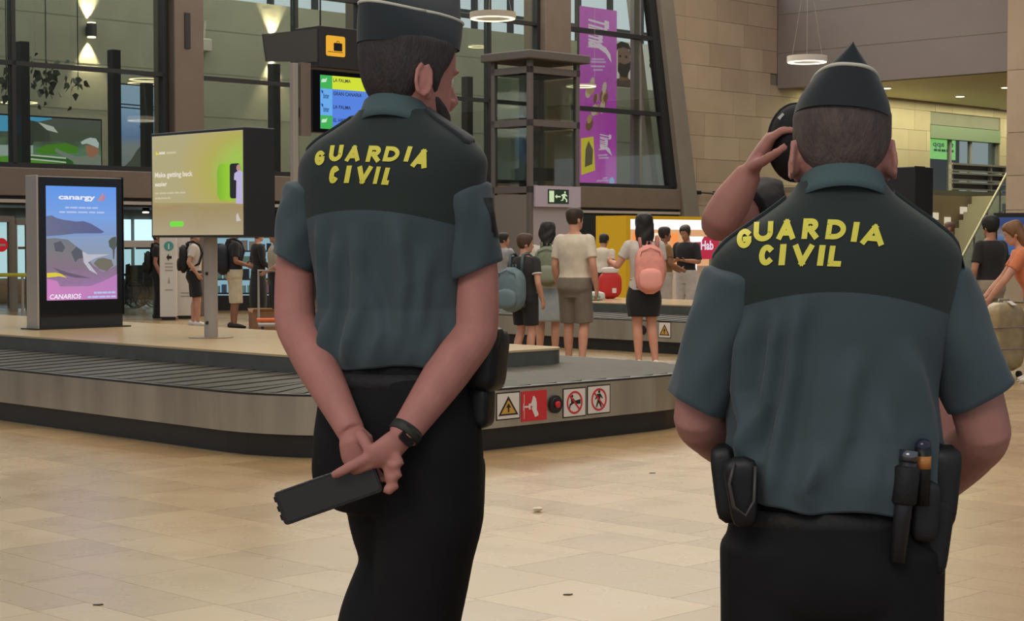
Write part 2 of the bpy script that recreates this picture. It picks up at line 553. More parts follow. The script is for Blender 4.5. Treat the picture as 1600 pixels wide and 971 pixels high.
# clerestory window above the plaster wall
root = setting('window_5')
M_sky = emat('overcast_daylight', (225, 238, 250), 1.15)
zc0, zc1 = 7.05, 9.6
m = MB(HALL); m.bb(WB - .35, WB - .3, b0 - 8, 46, zc0, zc1); m.build('daylight_pane', M_sky, root)
m = MB(HALL); m.bb(WB - .3, WB, b0 - 8, 46, zc1, zc1 + .3); m.build('head_rail', M_frame, root)
m = MB(HALL); m.bb(WB - .3, WB - .1, b0 - 8, 46, zc0 + .42, zc0 + .5); m.build('transom', M_frame, root)
k = b0 - 8
while k < 46:
    m = MB(HALL); m.bb(WB - .3, WB - .12, k, k + .09, zc0, zc1); m.build('mullion', M_frame, root); k += 1.35

# dark posts standing behind the left glazing
for px, pt in ((35, 65), (178, 78), (229, 130), (428, 100), (730, 120)):
    p0 = ona(px, pt, GA - 1.2)
    m = MB(HALL); m.bb(GA - 1.3, GA - 1.1, p0.y - .09, p0.y + .09, ZS - .15, p0.z); struct(m.build('post_gallery', M_frame, bevel=.01))

# ---------------------------------------------------------------- lower level under the fascia: glazed doors, far daylight windows
LB = GA - 3.5
m = MB(HALL); m.bb(LB - 6.3, LB - 6.0, b0 - 12, 58, 0, 2.4); struct(m.build('wall_lower', M_concd))
m = MB(HALL); m.bb(LB - 6, GA - .4, b0 - 12, 33.5, 2.2, 2.4); struct(m.build('ceiling_lower', M_conc))
root = setting('window_6')
M_day = emat('daylight_outside', (188, 222, 238), 1.4)
for px0, px1 in ((-60, 14), (28, 47), (194, 205), (212, 240), (249, 262)):
    q0 = ona(px0, 400, LB - 5.9); q1 = ona(px1, 400, LB - 5.9)
    zt = ona(px0, 343, LB - 5.9).z; zb = ona(px0, 436, LB - 5.9).z
    m = MB(HALL); m.bb(LB - 5.95, LB - 5.9, q0.y, q1.y, zb, zt); m.build('pane', M_day, root)
    for z in (zb + (zt - zb) * .52,):
        m = MB(HALL); m.bb(LB - 5.9, LB - 5.85, q0.y, q1.y, z - .03, z + .03); m.build('transom', M_frame, root)
# grey portal frames in the opening
def portal(name, pxl, pxr, pytop, pyfoot, label_m=M_grey, wpx=10):
    base = onz(pxr, pyfoot)
    a_ = (base.x - base.y) * S2
    q0 = ona(pxl, pyfoot, a_); q1 = ona(pxr, pyfoot, a_); zt = ona(pxr, pytop, a_).z
    r_ = setting(name)
    wv = .12
    for b_ in (q0.y, q1.y):
        m = MB(HALL); m.bb(a_ - .06, a_ + .06, b_ - wv / 2, b_ + wv / 2, 0, zt); m.build('jamb', label_m, r_, bevel=.008)
    m = MB(HALL); m.bb(a_ - .06, a_ + .06, q0.y, q1.y, zt - .13, zt); m.build('head', label_m, r_, bevel=.008)
    m = MB(HALL); m.bb(a_ - .006, a_ + .006, q0.y + wv / 2, q1.y - wv / 2, .05, zt - .13); m.build('pane', M_pane2, r_)
    return r_, a_, q0, q1, zt
portal('door_1', 150, 246, 376, 496)
r_, a_, q0, q1, zt = portal('door_2', -70, 18, 338, 482)
portal('door_3', 22, 46, 342, 486)

# ---------------------------------------------------------------- stone wall right of the glazing (same plane), panels as pieces
wall_right = setting('wall_right')
e0 = lambda z: edge_b(z) + .16
g0b, g0t = ona(1084, 350, GA), ona(1041, 0, GA)
def stone_l(z): return g0b.y + (g0t.y - g0b.y) * (z - g0b.z) / (g0t.z - g0b.z)
m = MB(HALL @ MW)
m.prism([(e0(0), 0), (stone_l(0), 0), (stone_l(ZTOP), ZTOP), (e0(ZTOP), ZTOP)], -.3, .22); m.build('slanted_pier', M_concd, wall_right)
BC = 37.6                      # corner with the bulkhead plane
rows = []; z = 0.
rr_ = random.Random(5)
while z < 8.2:
    hgt = .58; rows.append((z, min(8.2, z + hgt))); z += hgt
LANDB0, LANDB1, LZ0, LZ1 = ona(1453, 250, GA).y, ona(1562, 250, GA).y, 2.85, 4.85
for (z0, z1) in rows:
    b = stone_l((z0 + z1) / 2) - .0
    x = b + rr_.uniform(-1.0, -.1); x1 = BC
    if z0 < 5.5: x1 = 62
    while x < x1:
        ln = rr_.choice((.95, 1.25, 1.45, 1.1))
        l0, r0 = max(x, stone_l(z0)), min(x + ln, x1)
        l1 = max(x, stone_l(z1)); r1 = r0
        x += ln
        if r0 - l0 < .05: continue
        zz1 = z1
        if l0 > BC - .01 or r0 > BC:
            zz1 = min(z1, 5.5)
        if r0 > LANDB0 and l0 < LANDB1 and zz1 > LZ0 and z0 < LZ1:
            # leave the doorway open
            segs = []
            if l0 < LANDB0: segs.append((l0, LANDB0))
            if r0 > LANDB1: segs.append((LANDB1, r0))
        else: segs = [(l0, r0)]
        for s0, s1 in segs:
            if s1 - s0 < .03: continue
            g = .004
            mb = MB(HALL @ MW)
            ll1 = l1 if s0 == l0 else s0
            mb.prism([(s0 + g, z0 + g), (s1 - g, z0 + g), (s1 - g, zz1 - g), (ll1 + g, zz1 - g)], -.03, rr_.uniform(.004, .012))
            me = mb.mesh('p'); bm2 = bmesh.new(); bm2.from_mesh(me); bmesh.ops.recalc_face_normals(bm2, faces=bm2.faces); bm2.to_mesh(me); bm2.free()
            set_tint(me, [rr_.random()] * len(me.polygons))
            link('stone_panel', me, M_stone, wall_right)
m = MB(HALL); m.bb(GA - .4, GA - .03, stone_l(0) - .2, LANDB0, 0, 8.2); m.bb(GA - .4, GA - .03, LANDB1, 63, 0, 5.5); m.bb(GA - .4, GA - .03, LANDB0, LANDB1, 0, LZ0); m.bb(GA - .4, GA - .03, LANDB0, LANDB1, LZ1, 8.2)
m.build('wall_core', M_concd, wall_right)

# ---------------------------------------------------------------- grey bulkhead (plane b = BC), soffit behind, brown pier at the far right
m = MB(HALL); m.bb(GA + .02, 14, BC, BC + .3, 5.42, 14); ceiling_b = struct(m.build('ceiling_bulkhead', M_ceil))
for z in (6.35, 7.35):
    m = MB(HALL); m.bb(GA + .02, 14, BC - .012, BC - .001, z - .012, z + .012); m.build('joint_line', M_concd, ceiling_b)
m = MB(HALL); m.bb(GA + .02, 14, BC + .3, 63, 5.5, 5.7); soff = struct(m.build('ceiling', mat('cream_soffit', (196, 186, 150), .6)))
pa0 = onb(1573, 250, BC - .3).x
pier = setting('column_1')
zrow = [-.0, 1.0, 1.75, 2.15, 2.95, 3.95, 5.4, 7.2, 9.2]
for k in range(len(zrow) - 1):
    m = MB(HALL); m.bb(pa0, pa0 + 2.2, BC - .32, BC + .9, zrow[k] + .006, zrow[k + 1] - .006)
    me = m.mesh('p'); set_tint(me, [.35 + .3 * (k % 2)] * 6)
    link('cladding_panel', me, M_stone, pier)
m = MB(HALL); m.bb(pa0 + .02, pa0 + 2.18, BC - .3, BC + .88, 0, 9.2); m.build('pier_core', M_concd, pier)
m = MB(HALL); m.bb(pa0 + 8, 14, BC, BC + .3, 0, 5.42); struct(m.build('wall_side', M_concd))
# recessed spots in the soffit
for px, py in ((1385, 137), (1500, 150), (1572, 136)):
    p = onz(px, py, 5.5)
    sp = thing('downlight', 'small round recessed downlight in the cream soffit', 'downlight', p, 0, 'downlights in the cream soffit')
    mb = MB(); mb.tube([(0, 0, -.02), (0, 0, .0)], .16, 20); mb.build('rim', M_white, sp)
    mb = MB(); mb.tube([(0, 0, -.03), (0, 0, -.021)], .12, 20); mb.build('lamp', emat('spot_glow', (255, 246, 215), 3.), sp)

# doorway in the stone wall on the landing: sliding glass door with a green lit sign
root = setting('door_4')
dm = MB(HALL)
for b_ in (LANDB0, LANDB0 + (LANDB1 - LANDB0) * .33, LANDB0 + (LANDB1 - LANDB0) * .62, LANDB1):
    m = MB(HALL); m.bb(GA - .2, GA - .1, b_ - .05, b_ + .05, LZ0, LZ1); m.build('jamb', M_mid, root)
m = MB(HALL); m.bb(GA - .25, GA + .02, LANDB0, LANDB1, LZ1 - .4, LZ1 - .02); m.build('head_box', mat('door_head', (96, 108, 88), .5), root)
m = MB(HALL); m.bb(GA - .16, GA - .14, LANDB0 + .05, LANDB1 - .05, LZ0, LZ1 - .4); m.build('pane', M_pane2, root)
m = MB(HALL); m.bb(GA - 2.2, GA - 2.0, LANDB0 - 1, LANDB1 + 1, LZ0, LZ1); m.build('room_beyond', mat('room_beyond', (104, 92, 84), .8), root)
m = MB(HALL); m.bb(GA - .05, GA + 1.6, BC + .35, 58, LZ0 - .15, LZ0); struct(m.build('floor_landing', M_concd))
m = MB(HALL); m.bb(GA + .0, GA + 1.6, BC + .35, 58, 0, LZ0 - .15); struct(m.build('wall_landing', M_stone))
# ================================================================ CAROUSELS
M_cream = mat('cream_platform_top', (196, 172, 132), .22, var=.04, scale=2)
M_belt = mat('rubber_belt_plate', (70, 68, 63), .62, .0, var=.2, scale=9, bump=.1, bscale=60, spec=.25)
def cpath(c, d, step=.26, n=9):
    r = c['r']; P = []
    def line(p, q):
        L = math.hypot(q[0] - p[0], q[1] - p[1]); k = max(1, round(L / step))
        for i in range(k): P.append((p[0] + (q[0] - p[0]) * i / k, p[1] + (q[1] - p[1]) * i / k))
    def arc(cx, cy, a0):
        for i in range(n): P.append((cx + (r - d) * math.cos(R(a0 + 90 * i / n)), cy + (r - d) * math.sin(R(a0 + 90 * i / n))))
    a0, a1, b0, b1 = c['a0'], c['a1'], c['b0'], c['b1']
    line((a0, b0 + d), (a1 - r, b0 + d)); nb = len(P)
    arc(a1 - r, b0 + r, -90)
    q0 = (a1 - d, b0 + r); q1 = (a1 - d, b1 - r)
    line(q0, q1)
    arc(a1 - r, b1 - r, 0)
    line((a1 - r, b1 - d), (a0, b1 - d)); P.append((a0, b1 - d))
    return P
def make_carousel(c, label):
    origin = hall((c['a1'] + c['a0']) / 2, (c['b0'] + c['b1']) / 2)
    root = thing('baggage_carousel', label, 'carousel', origin, R(-45))
    oa, ob = (c['a1'] + c['a0']) / 2, (c['b0'] + c['b1']) / 2
    def strip(P, Q, z0, z1):      # closed thin solid between two offset paths
        m = MB(); n = len(P)
        vs = [(p[0] - oa, p[1] - ob, z) for z in (z0, z1) for S in (P, Q) for p in S]
        fs = []
        for i in range(n - 1):
            fs += [(i, i + 1, 2 * n + i + 1, 2 * n + i), (n + i, 3 * n + i, 3 * n + i + 1, n + i + 1), (2 * n + i, 2 * n + i + 1, 3 * n + i + 1, 3 * n + i), (i, n + i, n + i + 1, i + 1)]
        fs += [(0, 2 * n, 3 * n, n), (n - 1, 2 * n - 1, 4 * n - 1, 3 * n - 1)]
        m.add(vs, fs); return m
    P0, P1 = cpath(c, 0), cpath(c, .02)
    strip(cpath(c, .05), cpath(c, .08), 0, .16).build('kick_plate', M_kick, root)
    k = 0; step = 7
    while k < len(P0) - 1:
        e = min(len(P0) - 1, k + step)
        strip(P0[k:e + 1], P1[k:e + 1], .15, .398).build('side_panel', M_steel, root)
        k = e
    strip(cpath(c, .004), cpath(c, .07), .399, .412).build('edge_trim', M_kick, root)
    Pa, Pb = cpath(c, .06), cpath(c, 1.04)
    for i in range(len(Pa) - 1):
        m = MB()
        a0, a1 = Vector((Pa[i][0] - oa, Pa[i][1] - ob, 0)), Vector((Pa[i + 1][0] - oa, Pa[i + 1][1] - ob, 0))
        b0, b1 = Vector((Pb[i][0] - oa, Pb[i][1] - ob, 0)), Vector((Pb[i + 1][0] - oa, Pb[i + 1][1] - ob, 0))
        a1 = a1 + (a1 - a0) * .18; b1 = b1 + (b1 - b0) * .18
        up = Vector((0, 0, 1))
        t = [a0 + up * .409, a1 + up * .417, b1 + up * .449, b0 + up * .441]
        m.add(t + [q - up * .008 for q in t], [(0, 1, 2, 3), (7, 6, 5, 4), (0, 4, 5, 1), (1, 5, 6, 2), (2, 6, 7, 3), (3, 7, 4, 0)])
        m.build('belt_plate', M_belt, root)
    strip(cpath(c, 1.03), cpath(c, 1.05), .38, .555).build('platform_riser', M_dsteel, root)
    Q = cpath(c, 1.025)
    m = MB(); m.prism([(p[0] - oa, p[1] - ob) for p in Q], .555, .57); m.build('platform_top', M_cream, root)
    m = MB(); m.prism([(p[0] - oa, p[1] - ob) for p in cpath(c, .2)], .02, .38); m.build('under_frame', M_black, root)
    return root, oa, ob
CAR1['r'] = 1.2
CAR2 = dict(a0=-20., a1=-11.6, b0=16.8, b1=20.6, r=1.2)
car1, oa1, ob1 = make_carousel(CAR1, 'baggage carousel with steel sides carrying red and white safety stickers, displays on its platform')
car2, oa2, ob2 = make_carousel(CAR2, 'steel baggage carousel with a red bag on it, behind the woman with the pink backpack')

# stickers and emergency button on the steel side of the first carousel
I_ = Matrix.Identity(4)
M_swhite = mat('sticker_white', (228, 222, 214), .4)
M_sblack = mat('sticker_black', (24, 22, 22), .4)
M_sred = mat('sticker_red', (206, 44, 54), .4)
M_syel = mat('sticker_yellow', (205, 160, 70), .4)
M_skin_p = mat('print_skin', (196, 140, 110), .5)
def side_frame(px, py, c, oa, ob, side='a'):
    if side == 'a':
        p = ona(px, py, c['a1']); L = Vector((c['a1'] - oa, p.y - ob, p.z))
        return frameM(L, (0, 1, 0), (0, 0, 1))
    p = onb(px, py, c['b0']); L = Vector((p.x - oa, c['b0'] - ob, p.z))
    return frameM(L, (1, 0, 0), (0, 0, 1))
def sticker(M, w_, h_, bg_m, root, name='safety_sticker', border=True):
    m = MB(M); m.prism([(0, 0), (w_, 0), (w_, h_), (0, h_)], .0005, .003)
    s = m.build(name, M_sblack if border else bg_m, root)
    if border: flat('face', [(.008, .008), (w_ - .008, .008), (w_ - .008, h_ - .008), (.008, h_ - .008)], M, bg_m, s, .003, .001)
    return s
def warn(M, w_, h_, s, z=.0042):
    cx = w_ / 2
    flat('triangle', [(cx - .42 * w_, .16 * h_), (cx + .42 * w_, .16 * h_), (cx, .86 * h_)], M, M_sblack, s, z, .001)
    flat('triangle_face', [(cx - .31 * w_, .22 * h_), (cx + .31 * w_, .22 * h_), (cx, .72 * h_)], M, M_syel, s, z + .001, .001)
    flat('symbol', [(cx - .03 * w_, .27 * h_), (cx + .03 * w_, .27 * h_), (cx + .03 * w_, .44 * h_), (cx + .1 * w_, .44 * h_), (cx, .6 * h_), (cx - .1 * w_, .44 * h_), (cx - .03 * w_, .44 * h_)], M, M_sblack, s, z + .002, .001)
def size_a(p0, p1, c): return ona(p1[0], p0[1], c['a1']).y - ona(p0[0], p0[1], c['a1']).y
H1 = .185
M1 = side_frame(775, 658, CAR1, oa1, ob1); w1 = size_a((775, 658), (812, 658), CAR1)
s = sticker(M1, w1, H1, M_swhite, car1); warn(M1, w1, H1, s)
M2 = side_frame(814, 660, CAR1, oa1, ob1); w2 = size_a((814, 660), (854, 660), CAR1)
s = sticker(M2, w2, .205, M_sred, car1, border=False)
flat('symbol', [(.02, .075), (.02, .125), (.03, .125), (.03, .106), (.07, .106), (.075, .12), (.09, .12), (.09, .08), (.075, .08), (.07, .094), (.03, .094), (.03, .075)], M2, M_swhite, s)
flat('symbol', [(.1, .085), (.135, .025), (.165, .035), (.165, .05), (.15, .075), (.15, .12), (.142, .15), (.125, .17), (.112, .168), (.108, .15), (.1, .13), (.092, .12), (.092, .105), (.11, .1)], M2, M_swhite, s)
flat('line', [(.026, .02), (.03, .02), (.03, .185), (.026, .185)], M2, M_swhite, s)
# emergency stop button
M3 = side_frame(866, 632, CAR1, oa1, ob1)
eb = MB(M3); eb.tube([(0, 0, .0), (0, 0, .02)], .062, 24); btn = eb.build('emergency_button', M_sblack, car1)
m = MB(M3); m.tube([(0, 0, .02), (0, 0, .024)], [.05, .046], 24); m.build('collar', M_frame, btn)
m = MB(M3); m.tube([(0, 0, .024), (0, 0, .038), (0, 0, .044)], [.02, .024, .016], 20); m.build('push_knob', M_sred, btn)
for px, kind in ((879, 0), (917, 1)):
    M4 = side_frame(px, 654 if kind == 0 else 649, CAR1, oa1, ob1); w4 = size_a((px, 654), (px + 36, 654), CAR1)
    s = sticker(M4, w4, .205, M_swhite, car1)
    cx, cy = w4 / 2, .1025
    if kind == 0:
        flat('symbol', circ(cx - .025, cy + .045, .011, 12), M4, M_sblack, s, .0042, .001)
        flat('symbol', [(cx - .04, cy + .03), (cx - .012, cy + .03), (cx + .005, cy + .012), (cx + .06, cy + .02), (cx + .06, cy - .012), (cx + .02, cy - .012), (cx + .018, cy - .004), (cx - .01, cy - .005), (cx - .04, cy - .02), (cx - .05, cy - .05), (cx - .058, cy - .046), (cx - .05, cy - .008), (cx - .035, cy + .0)], M4, M_sblack, s, .0042, .001)
    else:
        flat('symbol', circ(cx + .002, cy + .055, .011, 12), M4, M_sblack, s, .0042, .001)
        flat('symbol', [(cx - .02, cy + .04), (cx + .015, cy + .042), (cx + .04, cy + .01), (cx + .034, cy + .004), (cx + .015, cy + .02), (cx + .012, cy - .005), (cx + .03, cy - .055), (cx + .02, cy - .058), (cx - .004, cy - .02), (cx - .022, cy - .055), (cx - .032, cy - .05), (cx - .014, cy), (cx - .012, cy + .025), (cx - .032, cy + .0), (cx - .04, cy + .006)], M4, M_sblack, s, .0042, .001)
    flat_ring('ring', cx, cy, .066, .08, M4, M_sred, s, .0045, .0015)
    Mr = M4 @ Matrix.Translation((cx, cy, 0)) @ Matrix.Rotation(R(-45), 4, 'Z')
    flat('bar', [(-.068, -.006), (.068, -.006), (.068, .006), (-.068, .006)], Mr, M_sred, s, .006, .001)
M5 = side_frame(1029, 528, CAR2, oa2, ob2, 'b')
s = sticker(M5, .2, .2, M_swhite, car2); warn(M5, .2, .2, s)
M6 = side_frame(1004, 516, CAR2, oa2, ob2, 'b')
eb = MB(M6); eb.tube([(0, 0, 0), (0, 0, .02)], .06, 20); btn = eb.build('emergency_button', M_sblack, car2)
m = MB(M6); m.tube([(0, 0, .02), (0, 0, .04)], .02, 14); m.build('push_knob', M_sred, btn)

# ================================================================ DISPLAY TOTEM ON THE PLATFORM
TA = -14.7; ZP = .57
q0, q1 = ona(62, 514, TA), ona(194, 514, TA); zt = ona(125, 277, TA).z
W_ = q1.y - q0.y; HT = zt - ZP
tot = thing('advertising_totem', 'black upright advertising totem showing a purple coastal beach poster, on the platform', 'display', hall(TA - .1, (q0.y + q1.y) / 2, ZP), R(45))
# local: x along b, y backwards (away from the viewer), z up
tot.rotation_euler.z = R(45)
M_gloss = mat('black_glass', (10, 11, 14), .12)
m = MB(); m.bb(-W_ / 2, W_ / 2, -.09, .09, .12, HT); m.build('body', M_gloss, tot, bevel=.008)
m = MB(); m.bb(-W_ / 2 - .02, -W_ / 2, -.1, .1, 0, HT + .01); m.build('side_cheek', M_grey, tot, bevel=.004)
m = MB(); m.bb(W_ / 2, W_ / 2 + .006, -.1, .1, .12, HT + .01); m.build('side_cheek', M_frame, tot)
m = MB(); m.bb(-W_ / 2 + .02, W_ / 2 - .0, -.075, .09, .012, .12); m.build('plinth', mat('plinth_black', (34, 36, 38), .35), tot)
m = MB(); m.bb(-W_ / 2 - .06, W_ / 2 + .06, -.13, .14, 0, .012); m.build('foot_plate', M_black, tot)
def loc_on(a_):            # pixel -> totem local x,z
    return lambda px, py: (ona(px, py, a_).y - (q0.y + q1.y) / 2, ona(px, py, a_).z - ZP)
L = loc_on(TA)
sx0, sz0 = L(74, 470); sx1, sz1 = L(182, 293)
SM = frameM(Vector((sx0, -.091, sz0)), (1, 0, 0), (0, 0, 1))
SW, SH = sx1 - sx0, sz1 - sz0
scr = flat('screen', [(0, 0), (SW, 0), (SW, SH), (0, SH)], SM, ramp_emat('poster_sky_to_pink', [(0, (205, 130, 190)), (.12, (190, 128, 180)), (.22, (140, 125, 160)), (.35, (150, 150, 165)), (.55, (128, 150, 195)), (.72, (120, 160, 225)), (1, (92, 150, 235))], 2, .95, .04, 5), tot, 0, .002)
def poly_s(name, pts, m_, z): return flat(name, [(x * SW, y * SH) for x, y in pts], SM, m_, scr, z, .0006)
pe = lambda n, c, s=.85: emat('poster_' + n, c, s)
poly_s('print_sea', [(0, .55), (1, .57), (1, .30), (.6, .32), (0, .42)], ramp_emat('poster_sea', [(0, (150, 160, 175)), (1, (140, 165, 205))], 2, .85), .0024)
poly_s('print_headland', [(0, .735), (.08, .742), (.14, .72), (.24, .705), (.42, .69), (.52, .695), (.62, .675), (.72, .64), (.82, .6), (.78, .588), (.4, .585), (.2, .57), (0, .56)], ramp_emat('poster_headland', [(0, (112, 118, 150)), (1, (92, 100, 150))], 0, .8, .3, 9), .0030)
poly_s('print_shore', [(0, .54), (.12, .545), (.3, .53), (.36, .5), (.5, .43), (.56, .38), (.66, .3), (.8, .24), (1, .3), (1, .12), (0, .12)], ramp_emat('poster_dunes', [(0, (160, 122, 168)), (.4, (138, 118, 138)), (.7, (128, 125, 128)), (1, (118, 125, 135))], 2, .85, .5, 7), .0036)
poly_s('print_rocks', [(.1, .5), (.2, .52), (.26, .46), (.22, .42), (.12, .43)], pe('rock', (88, 92, 105)), .0042)
poly_s('print_rocks', [(.34, .42), (.42, .47), (.55, .41), (.52, .37), (.44, .36), (.4, .33)], pe('rock', (88, 92, 105)), .0042)
poly_s('print_surf', [(.5, .43), (.58, .4), (.9, .4), (.7, .37), (.58, .33), (.72, .22), (.6, .26), (.52, .33)], pe('surf', (196, 196, 208)), .0044)
poly_s('print_tree', [(.88, .52), (.93, .55), (.99, .56), (1, .48), (.97, .44), (.96, .36), (.945, .36), (.94, .44), (.89, .47)], pe('tree', (84, 92, 88)), .0048)
poly_s('print_grass', [(.66, .32), (.72, .36), (.8, .37), (.92, .35), (.95, .3), (.85, .25), (.74, .27)], pe('grass', (118, 112, 100)), .0048)
poly_s('print_streak', [(.08, .29), (.3, .24), (.62, .19), (.4, .195), (.2, .23)], pe('streak', (105, 92, 112)), .0048)
poly_s('print_swoosh', [(0, .2), (0, .24), (.12, .243), (.2, .23), (.28, .195), (.18, .21)], pe('yellow', (232, 214, 60)), .0052)
poly_s('print_ribbon', [(0, 0), (1, 0), (1, .22), (.8, .16), (.62, .12), (.45, .1), (.3, .08), (.2, .1), (.14, .17), (0, .19)], ramp_emat('poster_ribbon', [(0, (208, 132, 192)), (1, (190, 128, 190))], 0, .9, .4, 4), .0050)
M_ptxt = emat('poster_text', (236, 232, 244), 1.0)
def TM(x, y, z=.0062): return SM @ Matrix.Translation((x * SW, y * SH, z))
text('lettering', 'canargy', TM(.17, .885), .042 * SH, M_ptxt, scr, width=.52 * SW, bold=.03)
poly_s('logo_mark', [(.72, .87), (.78, .92), (.8, .955), (.8, .92), (.77, .88)], pe('logo_orange', (232, 140, 90)), .006)
poly_s('logo_mark', [(.79, .87), (.82, .88), (.84, .94), (.81, .92)], pe('logo_rose', (225, 120, 130)), .006)
M_ptx2 = emat('poster_text_faint', (178, 196, 236), .95)
blurred('text_line', TM(.26, .805), .018 * SH, M_ptx2, scr, width=.48 * SW)
blurred('text_line', TM(.18, .765), .018 * SH, M_ptx2, scr, width=.66 * SW)
text('lettering', 'CANARIOS', TM(.03, .012), .04 * SH, M_ptxt, scr, width=.44 * SW, bold=.02, shear=.15)
blurred('text_line', TM(.66, .05), .022 * SH, M_ptx2, scr, width=.32 * SW)
blurred('text_line', TM(.57, .014), .02 * SH, M_ptx2, scr, width=.42 * SW)

# ================================================================ POLE DISPLAY ON THE PLATFORM
pp = onz(330, 528, ZP); pa, pb = (pp.x - pp.y) * S2, (pp.x + pp.y) * S2
FB = pb - .2
A0, A1 = onb(236, 290, FB).x, onb(383, 290, FB).x
z1 = onb(383, 198, FB).z; z0 = onb(383, 371, FB).z
B1 = ona(430, 285, A1).y
disp = thing('pole_display', 'square yellow-green advertising screen on a grey pole, on the carousel platform', 'display', hall(pa, pb, ZP), R(-45))
def DL(a, b, z): return Vector((a - pa, b - pb, z - ZP))
m = MB(); p = DL(A0, FB, z0); q = DL(A1, B1, z1); m.bb(p.x, q.x, p.y, q.y, p.z, q.z); m.build('housing', mat('housing_black', (26, 27, 30), .4), disp, bevel=.008)
m = MB(); m.tube([(0, 0, .006), (0, 0, p.z + .05)], .058, 24, side=(1, 0, 0)); pol = m.build('pole', M_grey, disp, smooth=False)
for zz in (.13, .55):
    mm_ = MB(); mm_.box((.02, -.056, zz), (.024, .014, .026)); mm_.build('socket_hole', M_black, pol)
m = MB(); m.tube([(0, 0, 0), (0, 0, .008)], .19, 32); m.build('base_plate', mat('platform_bronze', (146, 124, 96), .3), disp)
SM = frameM(DL(A0 + .025, FB - .001, z0 + .02), (1, 0, 0), (0, 0, 1))
SW, SH = A1 - A0 - .05, z1 - z0 - .045
scr = flat('screen', [(0, 0), (SW, 0), (SW, SH), (0, SH)], SM, ramp_emat('display_khaki', [(0, (176, 160, 126)), (.28, (164, 142, 96)), (.36, (172, 158, 104)), (.7, (180, 170, 128)), (1, (186, 176, 146))], 2, .88, .22, 3), disp, 0, .002)
# glow shapes of the advert (flat print)
def glow_mat(name, stops, cx, cz, sx, sz):
    m = bpy.data.materials.new(name); m.use_nodes = True
    n = m.node_tree.nodes; l = m.node_tree.links; p = n['Principled BSDF']
    p.inputs['Base Color'].default_value = (.01, .01, .01, 1)
    tc = n.new('ShaderNodeTexCoord'); mp = n.new('ShaderNodeMapping')
    mp.inputs['Location'].default_value = (-cx * sx, 0, -cz * sz); mp.inputs['Scale'].default_value = (sx, 0, sz)
    l.new(tc.outputs['Generated'], mp.inputs[0])
    vl = n.new('ShaderNodeVectorMath'); vl.operation = 'LENGTH'; l.new(mp.outputs[0], vl.inputs[0])
    cr = n.new('ShaderNodeValToRGB'); e = cr.color_ramp.elements
    e[0].position = stops[0][0]; e[0].color = c3(*stops[0][1]); e[1].position = stops[-1][0]; e[1].color = c3(*stops[-1][1])
    for t, c in stops[1:-1]: k = e.new(t); k.color = c3(*c)
    l.new(vl.outputs['Value'], cr.inputs[0]); l.new(cr.outputs[0], p.inputs['Emission Color']); p.inputs['Emission Strength'].default_value = .92
    return m
flat('print_glow', [(.02 * SW, .33 * SH), (.999 * SW, .3 * SH), (.999 * SW, .995 * SH), (.02 * SW, .995 * SH)], SM, glow_mat('advert_glow', [(0, (150, 205, 70)), (.3, (166, 190, 80)), (.5, (178, 172, 84)), (.75, (184, 168, 104)), (1, (178, 168, 124))], 1.0, .45, 1.35, 1.0), scr, .0022, .0004)
flat('print_device', rrect(.73 * SW, .999 * SW, .335 * SH, .69 * SH, .05 * SW), SM, ramp_emat('advert_green', [(0, (122, 178, 30)), (.4, (146, 198, 30)), (1, (136, 190, 60))], 0, .95), scr, .003, .0006)
flat('print_phone', rrect(.865 * SW, .97 * SW, .35 * SH, .685 * SH, .02 * SW), SM, emat('advert_black', (12, 10, 16), .6), scr, .004, .0006)
flat('print_figure', [(.93 * SW, .3 * SH), (.999 * SW, .295 * SH), (.999 * SW, .6 * SH), (.965 * SW, .62 * SH), (.915 * SW, .59 * SH), (.91 * SW, .53 * SH), (.935 * SW, .52 * SH)], SM, emat('advert_lilac', (190, 180, 220), .9), scr, .005, .0006)
flat('print_figure', circ(.958 * SW, .64 * SH, .022 * SW, 14), SM, emat('advert_skin', (186, 140, 130), .9), scr, .005, .0006)
flat('print_button', rrect(.2 * SW, .36 * SW, .085 * SH, .14 * SH, .02 * SW), SM, emat('advert_button', (112, 214, 60), 1.), scr, .003, .0006)
flat('print_bottle', [(.93 * SW, .13 * SH), (.98 * SW, .135 * SH), (.96 * SW, .17 * SH), (.945 * SW, .21 * SH), (.93 * SW, .19 * SH)], SM, emat('advert_pale', (205, 198, 196), .9), scr, .003, .0006)
M_at = emat('advert_text', (226, 218, 200), .95)
def TM(x, y): return SM @ Matrix.Translation((x * SW, y * SH, .004))
text('lettering', 'Make getting back', TM(.035, .585), .048 * SH, M_at, scr, width=.43 * SW, bold=.03)
text('lettering', 'easier', TM(.035, .495), .042 * SH, M_at, scr, width=.14 * SW, bold=.03)
M_at2 = emat('advert_text_faint', (206, 194, 160), .9)
blurred('text_line', TM(.035, .415), .02 * SH, M_at2, scr, width=.36 * SW)
blurred('text_line', TM(.035, .365), .02 * SH, M_at2, scr, width=.18 * SW)
blurred('text_line', TM(.085, .815), .03 * SH, M_at, scr, width=.07 * SW)
blurred('text_line', TM(.17, .815), .026 * SH, M_at2, scr, width=.11 * SW)
flat('logo_mark', [(.045 * SW, .81 * SH), (.08 * SW, .815 * SH), (.06 * SW, .835 * SH), (.05 * SW, .85 * SH)], SM, emat('logo_yellow', (226, 212, 40), .95), scr, .004, .0006)

